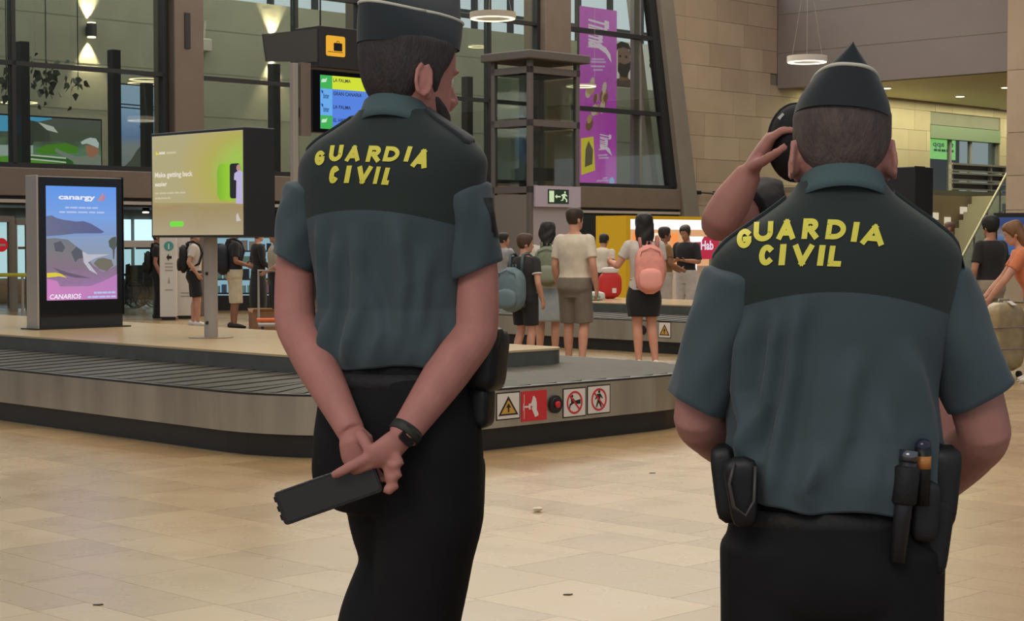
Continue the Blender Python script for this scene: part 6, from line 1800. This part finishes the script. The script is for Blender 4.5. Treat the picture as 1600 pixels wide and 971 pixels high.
HM = Matrix.Translation(Vector((hc.x, hc.y, 1.600))) @ Matrix.Rotation(R(-36), 4, 'Z') @ Matrix.Rotation(R(-5), 4, 'X') @ Matrix.Scale(1.06, 4)
M_skL = mat('skin_officer_tall', (188, 128, 116), .55, var=.08, scale=20, spec=.3)
mb = MB()
mb.loft(torso_rings([[.84, .09, .07, .07], [.95, .13, .09, .09], [1.1, .125, .1, .09], [1.3, .135, .1, .095], [1.5, .155, .085, .09], [1.58, .10, .06, .07], [1.63, .056, .05, .06]], 24, .84, 1.63, 18, 1.))
mb.tube([(.012, -.012, 1.55), (.016, -.008, 1.63), HM @ Vector((0, -.022, .05)), HM @ Vector((0, -.02, .10))], [(.056, .056), (.06, .06), (.062, .060), (.06, .06)], 24)
head_geo(mb, HM)
# arms: elbows out, wrists meeting behind the back
eL, wL = LL(462, 505, Y1 + .01), LL(549, 676, Y1 - .15)
eR, wR = LL(742, 520, Y1 - .07), LL(628, 684, Y1 - .185)
limb(mb, [LL(485, 300, Y1 + .045), LL(461, 415, Y1 + .035), eL, eL.lerp(wL, .35), wL], [.044, .041, .044, .045, .029], 20)
limb(mb, [LL(730, 300, Y1 - .05), LL(744, 430, Y1 - .048), eR, eR.lerp(wR, .35), wR], [.046, .046, .047, .047, .031], 20)
YH = Y1 - .2
def fing(pts, r): mb.tube([LL(*p) for p in pts], r, 10)
# left hand: palm hangs behind, thumb resting over the right hand
mb.tube([wL, LL(556, 690, YH + .035), LL(560, 712, YH + .035), LL(566, 730, YH + .03)], [(.026, .018), (.036, .019), (.036, .017), (.03, .014)], 16, side=(1, 0, 0))
fing([(560, 678, YH + .03), (570, 690, YH + .01), (576, 703, YH - .012), (582, 712, YH - .02)], [.013, .0125, .011, .0085])
for i in range(4):
    x = 545 + i * 12
    fing([(x, 716, YH + .035), (x + 4, 734, YH + .04), (x + 16, 748, YH + .03), (x + 28, 750, YH + .018)], [.0095, .0092, .0085, .007])
# right hand: palm across, index finger pointing along the case, three fingers curled round its end
mb.tube([wR, LL(612, 698, YH - .005), LL(596, 710, YH - .01), LL(580, 716, YH - .012)], [(.026, .02), (.03, .02), (.03, .019), (.026, .015)], 16, side=(0, 0, 1))
fing([(592, 708, YH - .012), (566, 720, YH - .018), (545, 731, YH - .018), (530, 739, YH - .014), (519, 744, YH - .01)], [.0125, .0118, .0108, .0098, .0075])
fing([(592, 720, YH - .008), (574, 728, YH - .012), (560, 734, YH - .008), (550, 738, YH + .0)], [.012, .011, .01, .008])
for k, (x, y) in enumerate(((618, 712), (615, 732), (610, 750))):
    fing([(600 + 3 * k, 706 + 8 * k, YH + .0), (x, y, YH - .012), (x + 6, y + 12, YH - .016), (x - 2, y + 17, YH - .018), (x - 10, y + 14, YH - .016)], [.0125, .012, .011, .0105, .008])
for q in (legA, legB): limb(mb, q[:5] + [q[5] + Vector((0, 0, .03))], [.07, .07, .06, .055, .045, .035])
link('body', remesh(mb, .004, 3), M_skL, offL, True)
for s in (-1, 1):
    m = MB(); m.ball(HM @ Vector((s * .031, .0735, .118)), .0115, 10, 8); e = m.build('eye', mat('eye_white', (222, 216, 208), .3), offL, True)
    m = MB(); m.ball(HM @ Vector((s * .031, .0822, .118)), .004, 8, 6); m.build('iris', mat('iris_dark', (40, 28, 22), .3), e, True)
M_hairL = mat('dark_cropped_hair', (58, 50, 48), .7, var=.3, scale=60, bump=.5, bscale=240, stretch=(1, 1, .3))
hair_geo(HM, under_cap(short_mask(.04, .12, .19, .018), .182), .008, 72).build('hair', M_hairL, offL, True)
# beard along jaw and chin
def beard_mask(st, z, ct):
    return smoothstep(st, .05, .3) * (1 - smoothstep(z, .035 + .05 * (1 - st), .055 + .05 * (1 - st))) * smoothstep(z, -.01, .004)
mbd = MB(); zs = [.235 * i / 60 * .5 for i in range(61)]
mbd.loft([[HM @ q for q in head_ring(z, 64, lambda st, z, ct: -.006 + .011 * beard_mask(st, z, ct))] for z in zs]); mbd.build('beard', M_hairL, offL, True)
cap_geo(HM, offL, .178, hgt=.118, roll=R(0), pitch=R(2))
belt_geo(offL, tabPL, 1.09, .045, .001)
p = LL(760, 562, Y1 - .02); hl = pouch(offL, 'pistol_holster', p, .08, .11, .14, ry=R(4)); 
p = LL(772, 528, Y1 - .05); m = MB(); m.box(p, (.03, .05, .04)); m.build('pistol_grip', M_gear, hl, bevel=.008)
p = LL(752, 636, Y1 - .03); pouch(offL, 'radio_holder', p, .05, .07, .09)
p = LL(521, 570, Y1 + .02); m = MB(); m.box(p, (.012, .02, .024)); m.build('belt_clip', mat('chrome_cap', (120, 120, 126), .2, .9), offL, bevel=.002)
# wrist watch
wd_ = (wR - eR).normalized(); wc = eR.lerp(wR, .95)
m = MB(); m.tube([wc - wd_ * .011, wc - wd_ * .009, wc + wd_ * .009, wc + wd_ * .011], [(.032, .031), (.0345, .0335), (.0345, .0335), (.032, .031)], 32); wt = m.build('wrist_watch', mat('olive_strap', (46, 48, 40), .6), offL, True)
fc = LL(626, 696, YH - .025)
fn = (Mi2.to_3x3() @ Vector((.35, -.9, -.1))).normalized()
m = MB(); m.prism(rrect(-.017, .017, -.018, .018, .006), 0, .008, frameM(eR.lerp(wR, .955) + fn * .030, fn.cross(wd_), wd_)); m.build('watch_case', mat('watch_black', (30, 30, 34), .2), wt)
m = MB(); m.tube([eR.lerp(wR, .90) + fn * .034 + fn.cross(wd_) * .02, eR.lerp(wR, .90) + fn * .034 - fn.cross(wd_) * .02], .0018, 8); m.build('case_bar', mat('chrome_cap', (120, 120, 126), .2, .9), wt)
def cr4(x, y): return 420 + x * .38114, 190 + y * .38114
sp = []
for ch, x0, x1, y0, y1, rot in (('G', 185, 238, 122, 180, -.14), ('U', 243, 312, 99, 164, -.06), ('A', 313, 384, 101, 164, -.02), ('R', 398, 468, 101, 167, .02), ('D', 468, 543, 104, 166, .05), ('I', 550, 593, 103, 166, .09), ('A', 586, 665, 115, 191, .14),
                               ('C', 243, 294, 183, 254, -.06), ('I', 308, 344, 182, 252, -.03), ('V', 353, 428, 184, 254, 0.), ('I', 428, 460, 186, 256, .02), ('L', 463, 507, 190, 260, .05)):
    a, b = cr4(x0, y0), cr4(x1, y1); sp.append((ch, a[0], b[0], a[1], b[1], .22, rot))
letters(shL, offL, sp, shL)
# phone in its case, held behind the back
A, B, D_ = LL(446, 822, YH + .02), LL(600, 768, YH + .0), LL(450, 774, YH + .02)
pw = (mat4(offL) @ A)
X_ = (mat4(offL) @ B) - pw; Yv = (mat4(offL) @ D_) - pw
ph = thing('phone', 'large phone in a black folding case held behind the tall officer\'s back', 'phone', pw, 0)
FM = frameM((0, 0, 0), X_, Yv)
L_, H_ = X_.length, Yv.length
m = MB(); m.prism(rrect(0, L_, 0, H_ + .008, .008), -.007, .005, FM); m.build('case', mat('case_black', (38, 36, 34), .4, bump=.2, bscale=120), ph, bevel=.002)
m = MB(); m.prism(rrect(.008, L_ - .004, .006, H_ + .002, .006), .005, .0065, FM); m.build('cover_flap', mat('case_flap', (50, 47, 42), .32), ph)
m = MB()
for y in (.012, .03, .05): m.prism(rrect(-.003, .004, y, y + .012, .002), -.006, .004, FM)
m.build('corner_bumpers', M_gear, ph)
# ================================================================ MAN LIFTING HIS CAP behind the right officer
Yc = 3.85
b0 = ony(1306, 500, Yc)
pm = (b0.x, Yc, 0)
Mc = (Matrix.Translation(pm) @ Matrix.Rotation(math.pi, 4, 'Z')).inverted()
def LC(px, py, Y): return Mc @ ony(px, py, Y)
Sx = 1.73 / 1.75
el, wr = LC(1124, 348, 3.62) / Sx, LC(1172, 268, 3.60) / Sx
man, jm, HMm, Sm = person('man in a black t-shirt lifting a black cap, standing behind the broad officer', pm, math.pi, 1.73, J=dict(shR=(.165, .03, 1.475), elR=el, wrR=wr), sk=('ruddy', (178, 122, 108)),
    top=dict(c=(30, 30, 34), sleeve=.55, hem=.84), bottom=dict(kind='trousers', c=(40, 40, 44)), hair=dict(c=(34, 28, 26)), shoe=(40, 38, 38), vox=.006, handcurl=.55, headoff=(0, 0, -.02))
cp = ony(1246, 222, 3.585)
cap = thing('baseball_cap', 'black cap with a small white mark lifted beside the head of the man in black', 'cap', cp, 0)
m = MB(); rings = []
for i in range(15):
    u = i / 14; r_ = math.sqrt(max(0.0, 1 - (u * .96) ** 2)); rings.append([Vector((.056 * r_ * math.cos(2 * math.pi * k / 32), -.055 * u + .02, .078 * r_ * math.sin(2 * math.pi * k / 32))) for k in range(32)])
m.loft(rings); m.build('crown', mat('cap_black', (22, 22, 24), .8, bump=.2, bscale=200), cap, True)
m = MB(); m.tube([(.056 * math.cos(a), .02, .078 * math.sin(a)) for a in [2 * math.pi * k / 32 for k in range(33)]], .004, 8); m.build('hem', mat('cap_black', (22, 22, 24), .8), cap, True)
m = MB(); m.tube([(.03, .02, -.03), (.05, .04, -.01), (.085, .05, .0)], [(.012, .03), (.01, .06), (.004, .05)], 16); m.build('peak', mat('cap_black', (22, 22, 24), .8), cap, True)
m = MB(); m.box((-.033, -.006, .05), (.014, .004, .01), Matrix.Rotation(R(-45), 3, 'Y')); m.build('white_mark', mat('cap_mark', (214, 210, 206), .6), cap)

# ================================================================ PASSENGERS
def at(px, py): p = onz(px, py); return (p.x, p.y, 0)
def aty(px, Y): p = ony(px, 500, Y); return (p.x, Y, 0)
pl = ('olive', (176, 128, 104)); dk = ('tan', (150, 106, 84)); fr = ('fair', (196, 146, 124))
# left group beyond the platform
a, j, hm, S = person('boy in a white t-shirt and black shorts carrying a black backpack by the info boards', at(304, 511), R(-78), 1.63, J=dict(elR=(.25, -.10, 1.14), wrR=(.20, .05, .93), knR=(.10, .06, .49), anR=(.10, .06, .085)), sk=fr, top=dict(c=(206, 196, 184), hem=.86, sleeve=.65), bottom=dict(kind='shorts', c=(26, 26, 28), len=.9), hair=dict(c=(26, 22, 20), t=.02, back=.02), shoe=(214, 208, 204))
bpy.context.view_layer.update()
backpack('black backpack on the back of the boy in white', a, S, (24, 24, 26), z=1.2, hgt=.5)
a, j, hm, S = person('person in black with a dark backpack, half hidden behind the white info boards', aty(247, 31.95), R(-80), 1.6, sk=pl, top=dict(c=(30, 30, 34)), bottom=dict(kind='trousers', c=(30, 30, 34)), hair=dict(c=(26, 22, 20)), shoe=(40, 40, 42))
bpy.context.view_layer.update()
backpack('dark backpack of the person half hidden behind the white info boards', a, S, (20, 20, 22), z=1.12, hgt=.46)
a, j, hm, S = person('stocky man in a black t-shirt and cream shorts wearing a dark backpack', at(367, 514), R(-72), 1.68, J=dict(elR=(.26, -.02, 1.13), wrR=(.14, .20, 1.06), elL=(-.26, -.02, 1.13), wrL=(-.12, .22, 1.08)), sk=dk, wk=1.2, top=dict(c=(30, 30, 34), hem=.84, sleeve=.75, off=.03), bottom=dict(kind='shorts', c=(208, 194, 166), len=1.15), hair=dict(c=(30, 24, 22)), shoe=(22, 22, 24))
bpy.context.view_layer.update()
backpack('dark navy backpack worn by the stocky man in cream shorts', a, S, (30, 34, 44), z=1.16, hgt=.52, w_=.34, d=.2, y=-.2)
a, j, hm, S = person('woman in a long black dress and glasses beside the stocky man', at(404, 500), R(-62), 1.63, J=dict(elR=(.22, .02, 1.12), wrR=(.12, .2, 1.0)), sk=fr, top=dict(c=(26, 25, 28), hem=.9, sleeve=1.8), bottom=dict(kind='skirt', c=(26, 25, 28), hem=.22, top=1.05, wb=.21, wt=.16), hair=dict(c=(24, 20, 20), t=.018, bun=True), shoe=(40, 36, 36), wk=.92)
for s in (-1, 1):
    m = MB(); m.tube([hm @ Vector((s * .031 + .021 * math.cos(t), .104, .118 + .016 * math.sin(t))) for t in [2 * math.pi * k / 16 for k in range(17)]], .002, 6); g = m.build('glasses_rim', M_sblack, a)
a, j, hm, S = person('person in a beige top and dark trousers beside the woman in the black dress', at(431, 513), R(110), 1.6, J=dict(elL=(-.22, .0, 1.12), wrL=(-.16, .2, 1.0)), sk=pl, top=dict(c=(176, 166, 146), hem=.86, sleeve=1.3), bottom=dict(kind='trousers', c=(34, 34, 38)), hair=dict(c=(52, 38, 30), t=.016), shoe=(50, 46, 46))
p = at(411, 515)
m = MB(); m.bb(-.2, .2, -.15, .15, 0, .28); bx = thing('cardboard_box', 'brown cardboard box on the floor by the stocky man\'s shoes', 'box', p, R(20)); m.build('carton', mat('cardboard', (150, 112, 84), .8, var=.06), bx, bevel=.004)
m = MB(); m.bb(-.2, .2, -.02, .02, .28, .2825); m.build('tape', mat('tape', (176, 140, 100), .4), bx)
for s in (-1, 1):
    m = MB(); m.add([(-.2, s * .15, .28), (.2, s * .15, .28), (.2, s * .24, .33), (-.2, s * .24, .33), (-.2, s * .15, .284), (.2, s * .15, .284), (.2, s * .24, .334), (-.2, s * .24, .334)], [(0, 1, 2, 3), (7, 6, 5, 4), (0, 4, 5, 1), (1, 5, 6, 2), (2, 6, 7, 3), (3, 7, 4, 0)]); m.build('flap', mat('cardboard', (150, 112, 84), .8), bx)
p = at(446, 519)
tr = thing('luggage_trolley', 'low luggage trolley with an orange front bar near the cardboard box', 'trolley', p, R(10))
m = MB(); m.tube([(-.45, -.28, .2), (.45, -.28, .2)], .03, 10); m.build('front_bar', M_orange, tr)
m = MB(); m.bb(-.42, .42, -.27, .3, .1, .13); m.build('deck', M_grey, tr)
m = MB(); m.tube([(-.4, .3, .12), (-.4, .36, .95), (.4, .36, .95), (.4, .3, .12)], .02, 10); m.build('push_frame', M_grey, tr)
for x, y in ((-.36, -.24), (.36, -.24), (0, .28)):
    m = MB(); m.tube([(x - .02, y, .05), (x + .02, y, .05)], .05, 14); m.build('wheel', M_tyre, tr)
# centre group between the carousels
person('person with dark hair and a pale grey top, mostly hidden behind the tall officer', aty(787, 29.5), R(-40), 1.54, sk=pl, top=dict(c=(150, 148, 150), sleeve=.7), bottom=dict(kind='trousers', c=(60, 60, 66)), hair=dict(c=(28, 24, 24), t=.02), head=(.6, 0, 0))
a, j, hm, S = person('boy in a black shirt and shorts with a large blue-grey backpack', at(820, 577), R(-35), 1.47, J=dict(elR=(.24, -.05, 1.13), wrR=(.25, .04, .90), knL=(-.095, .06, .50), anL=(-.10, -.10, .1)), sk=fr, head=(.7, .05, 0), top=dict(c=(34, 34, 38), hem=.86, sleeve=.6), bottom=dict(kind='shorts', c=(24, 24, 26), len=.8), hair=dict(c=(70, 48, 36), t=.02), shoe=(60, 60, 66))
for s in 'LR':
    e0, e1 = j['sh' + s].lerp(j['el' + s], .56), j['sh' + s].lerp(j['el' + s], .615)
    m = MB(); m.tube([e0, e1], .0665 * S, 20); m.build('cuff', mat('cuff_white', (214, 210, 206), .7), a, True)
bpy.context.view_layer.update()
backpack('large blue-grey backpack hanging low on the boy in black', a, S, (96, 118, 126), z=1.04, hgt=.58, w_=.4, d=.24, y=-.235, x=-.05)
a, j, hm, S = person('dark haired person in a pale blue skirt behind the man in grey shorts', aty(856, 20.6), R(-12), 1.62, J=dict(elL=(-.23, -.02, 1.13), wrL=(-.2, .03, .92)), sk=fr, top=dict(c=(200, 196, 188), hem=.92, sleeve=.5), bottom=dict(kind='skirt', c=(158, 168, 174), hem=.5, wb=.19, top=1.02), hair=dict(c=(24, 22, 22), t=.02, long=.06), shoe=(214, 206, 200), wk=.92)
bpy.context.view_layer.update()
backpack('grey-green backpack with a zip pocket on the person in the pale blue skirt', a, S, (116, 126, 106), z=1.2, hgt=.5, w_=.36, d=.2, y=-.205, x=.04, pocket=(134, 142, 126))
person('man in a white t-shirt and grey shorts walking beside the second carousel', aty(898, 19.4), R(-28), 1.76, J=dict(elR=(.25, -.06, 1.13), wrR=(.25, .02, .88), knR=(.10, .04, .49), anR=(.11, -.04, .09), knL=(-.10, .06, .49), anL=(-.10, .06, .085)), sk=fr, head=(.35, 0, 0), wk=1.08, top=dict(c=(206, 196, 180), hem=.86, sleeve=.72, off=.03), bottom=dict(kind='shorts', c=(112, 104, 94), len=.98), hair=dict(c=(48, 36, 30)), shoe=(206, 200, 196))
person('man in a cream t-shirt bending beyond the second carousel', aty(936, 28.6), R(-20), 1.58, lean=.45, sk=pl, top=dict(c=(196, 184, 166), hem=.86), bottom=dict(kind='trousers', c=(30, 30, 36)), hair=dict(c=(34, 28, 26)), shoe=(60, 60, 64))
a, j, hm, S = person('woman with long black hair in a black skirt wearing a pink backpack', aty(1006, 19.3), R(3), 1.68, J=dict(elL=(-.30, .02, 1.18), wrL=(-.36, .2, 1.22), elR=(.22, -.01, 1.12), wrR=(.20, .12, .94), knL=(-.07, .02, .49), knR=(.09, .02, .49), anL=(-.06, -.02, .085), anR=(.13, -.04, .085)), sk=('rosy', (206, 150, 128)), top=dict(c=(196, 190, 184), hem=.9, sleeve=.6), bottom=dict(kind='skirt', c=(24, 23, 27), hem=.60, wb=.175, top=1.02, wt=.16), hair=dict(c=(18, 16, 18), t=.028, long=.17), shoe=(222, 216, 212), wk=.95)
bpy.context.view_layer.update()
backpack('pink backpack on the woman with long black hair', a, S, (226, 152, 142), z=1.14, hgt=.56, w_=.34, d=.19, y=-.195, x=.04, pocket=(234, 162, 152))
person('person in a tan top with arms forward, standing before the lit kiosk', aty(1038, 27.5), R(-75), 1.62, J=dict(elR=(.24, .02, 1.14), wrR=(.16, .24, 1.05), elL=(-.24, .02, 1.14), wrL=(-.16, .24, 1.05)), sk=dk, top=dict(c=(138, 102, 62), hem=.9), bottom=dict(kind='trousers', c=(192, 180, 168)), hair=dict(c=(40, 30, 26), t=.018), shoe=(200, 196, 192))
a, j, hm, S = person('person in a black top looking down at a phone before the kiosk', aty(1072, 28.3), R(150), 1.66, J=dict(elR=(.25, .04, 1.14), wrR=(.08, .26, 1.16), elL=(-.25, .04, 1.14), wrL=(-.08, .26, 1.16)), head=(0, .35, 0), sk=pl, top=dict(c=(32, 31, 36), hem=.9, sleeve=.9), bottom=dict(kind='trousers', c=(196, 190, 186)), hair=dict(c=(44, 34, 30), t=.016), shoe=(190, 186, 182))
# red bag on the second carousel
p = onz(953, 467, .57)
po = thing('travel_bag', 'red bag with a white top pocket on the second carousel platform', 'bag', (p.x, p.y, .57), R(10))
def blob_bag(o, w_, d, h_, mt, name, zc, yc=0.):
    m = MB(); rings = []
    for i in range(13):
        u = -1 + 2 * i / 12; f = max(.3, (1 - abs(u) ** 3.5) ** .45 if abs(u) < 1 else .3)
        rings.append([Vector((w_ / 2 * f * math.copysign(abs(math.cos(a)) ** .6, math.cos(a)), yc + d / 2 * f * math.copysign(abs(math.sin(a)) ** .7, math.sin(a)), zc + u * h_ / 2)) for a in [2 * math.pi * k / 28 for k in range(28)]])
    m.loft(rings); return m.build(name, mt, o, True)
blob_bag(po, .34, .2, .4, mat('bag_red', (196, 42, 40), .6, bump=.2, bscale=20), 'main_bag', .2)
blob_bag(po, .26, .14, .1, mat('bag_white', (214, 206, 202), .6), 'top_pocket', .41)
m = MB(); m.box((.04, -.105, .12), (.06, .01, .07)); m.build('tag', mat('tag_white', (226, 220, 214), .5), po)
p = onz(931, 470, .57)
sn = thing('shoe_bag', 'small white and teal pouch on the second carousel platform beside the red bag', 'bag', (p.x, p.y, .57), 0)
blob_bag(sn, .26, .16, .13, mat('pouch_white', (206, 206, 204), .5), 'pouch', .065)
m = MB(); m.bb(-.1, .06, -.086, -.07, .04, .07); m.build('teal_band', mat('teal_band', (90, 160, 140), .5), sn)
# right group
person('balding man seen over the broad officer\'s shoulder, under the lit plates', aty(1482, 30.0), R(70), 1.74, sk=dk, top=dict(c=(60, 58, 60)), bottom=dict(kind='trousers', c=(50, 50, 56)), hair=dict(c=(92, 66, 54), t=.003), shoe=(50, 50, 50))
a, j, hm, S = person('man in a black t-shirt and beige trousers standing by the blue screen', aty(1546, 20.2), R(28), 1.68, J=dict(elL=(-.26, -.02, 1.13), wrL=(-.22, .08, .92), elR=(.25, .0, 1.13), wrR=(.2, .14, 1.0)), sk=pl, wk=1.1, top=dict(c=(34, 31, 32), hem=.86, sleeve=.75, off=.03), bottom=dict(kind='trousers', c=(150, 138, 118)), hair=dict(c=(22, 20, 20), t=.022, back=.02), shoe=(60, 56, 54))
m = MB(); m.tube([hm @ Vector((.078, .03, .1)), hm @ Vector((.082, -.02, .125)), hm @ Vector((.076, -.05, .09))], .006, 8); m.build('mask_strap', mat('mask_white', (222, 218, 216), .6), a, True)
p = at(1617, 598)
a, j, hm, S = person('woman in an orange vest and jeans bending to the wrapped suitcase', p, R(80), 1.62, lean=.32, J=dict(elL=(-.2, .34, 1.10), wrL=(-.12, .50, .88), elR=(.24, .32, 1.12), wrR=(.14, .52, .90)), sk=fr, head=(0, .2, 0), top=dict(c=(206, 122, 84), hem=.9, sleeve=.6, name='vest', off=.035), bottom=dict(kind='trousers', c=(96, 108, 122)), hair=dict(c=(120, 84, 52), t=.02, long=.2), shoe=(214, 206, 196))
p = at(1567, 590)
sc = thing('suitcase', 'beige plastic-wrapped suitcase with a white tag by the woman in orange', 'suitcase', p, R(25))
m = MB(); rings = []
for i in range(17):
    u = -1 + 2 * i / 16; f = max(.5, (1 - abs(u) ** 8) ** .4 if abs(u) < 1 else .5)
    rings.append([Vector((.2 * f * math.copysign(abs(math.cos(t)) ** .45, math.cos(t)), .14 * f * math.copysign(abs(math.sin(t)) ** .5, math.sin(t)), .42 + u * .35)) for t in [2 * math.pi * k / 36 for k in range(36)]])
m.loft(rings); m.build('shell', mat('wrapped_shell', (166, 148, 112), .32, var=.18, scale=9, bump=.35, bscale=14), sc, True)
for z in (.3, .52):
    m = MB(); m.bb(-.204, .204, -.144, .144, z - .008, z + .008); m.build('wrap_band', mat('wrap_band', (150, 128, 120), .3), sc, bevel=.02)
for x in (-.13, .13):
    for y in (-.09, .09):
        m = MB(); m.tube([(x - .015, y, .035), (x + .015, y, .035)], .035, 14); m.build('wheel', M_tyre, sc)
m = MB(); m.tube([(-.07, 0, .75), (-.06, 0, .8), (.06, 0, .8), (.07, 0, .75)], .012, 10); m.build('carry_handle', M_grey, sc, True)
m = MB(); m.box((.02, -.1, .765), (.06, .09, .006), Matrix.Rotation(R(25), 3, 'X')); m.build('label_tag', mat('tag_white', (226, 220, 214), .5), sc)
bpy.context.view_layer.update()
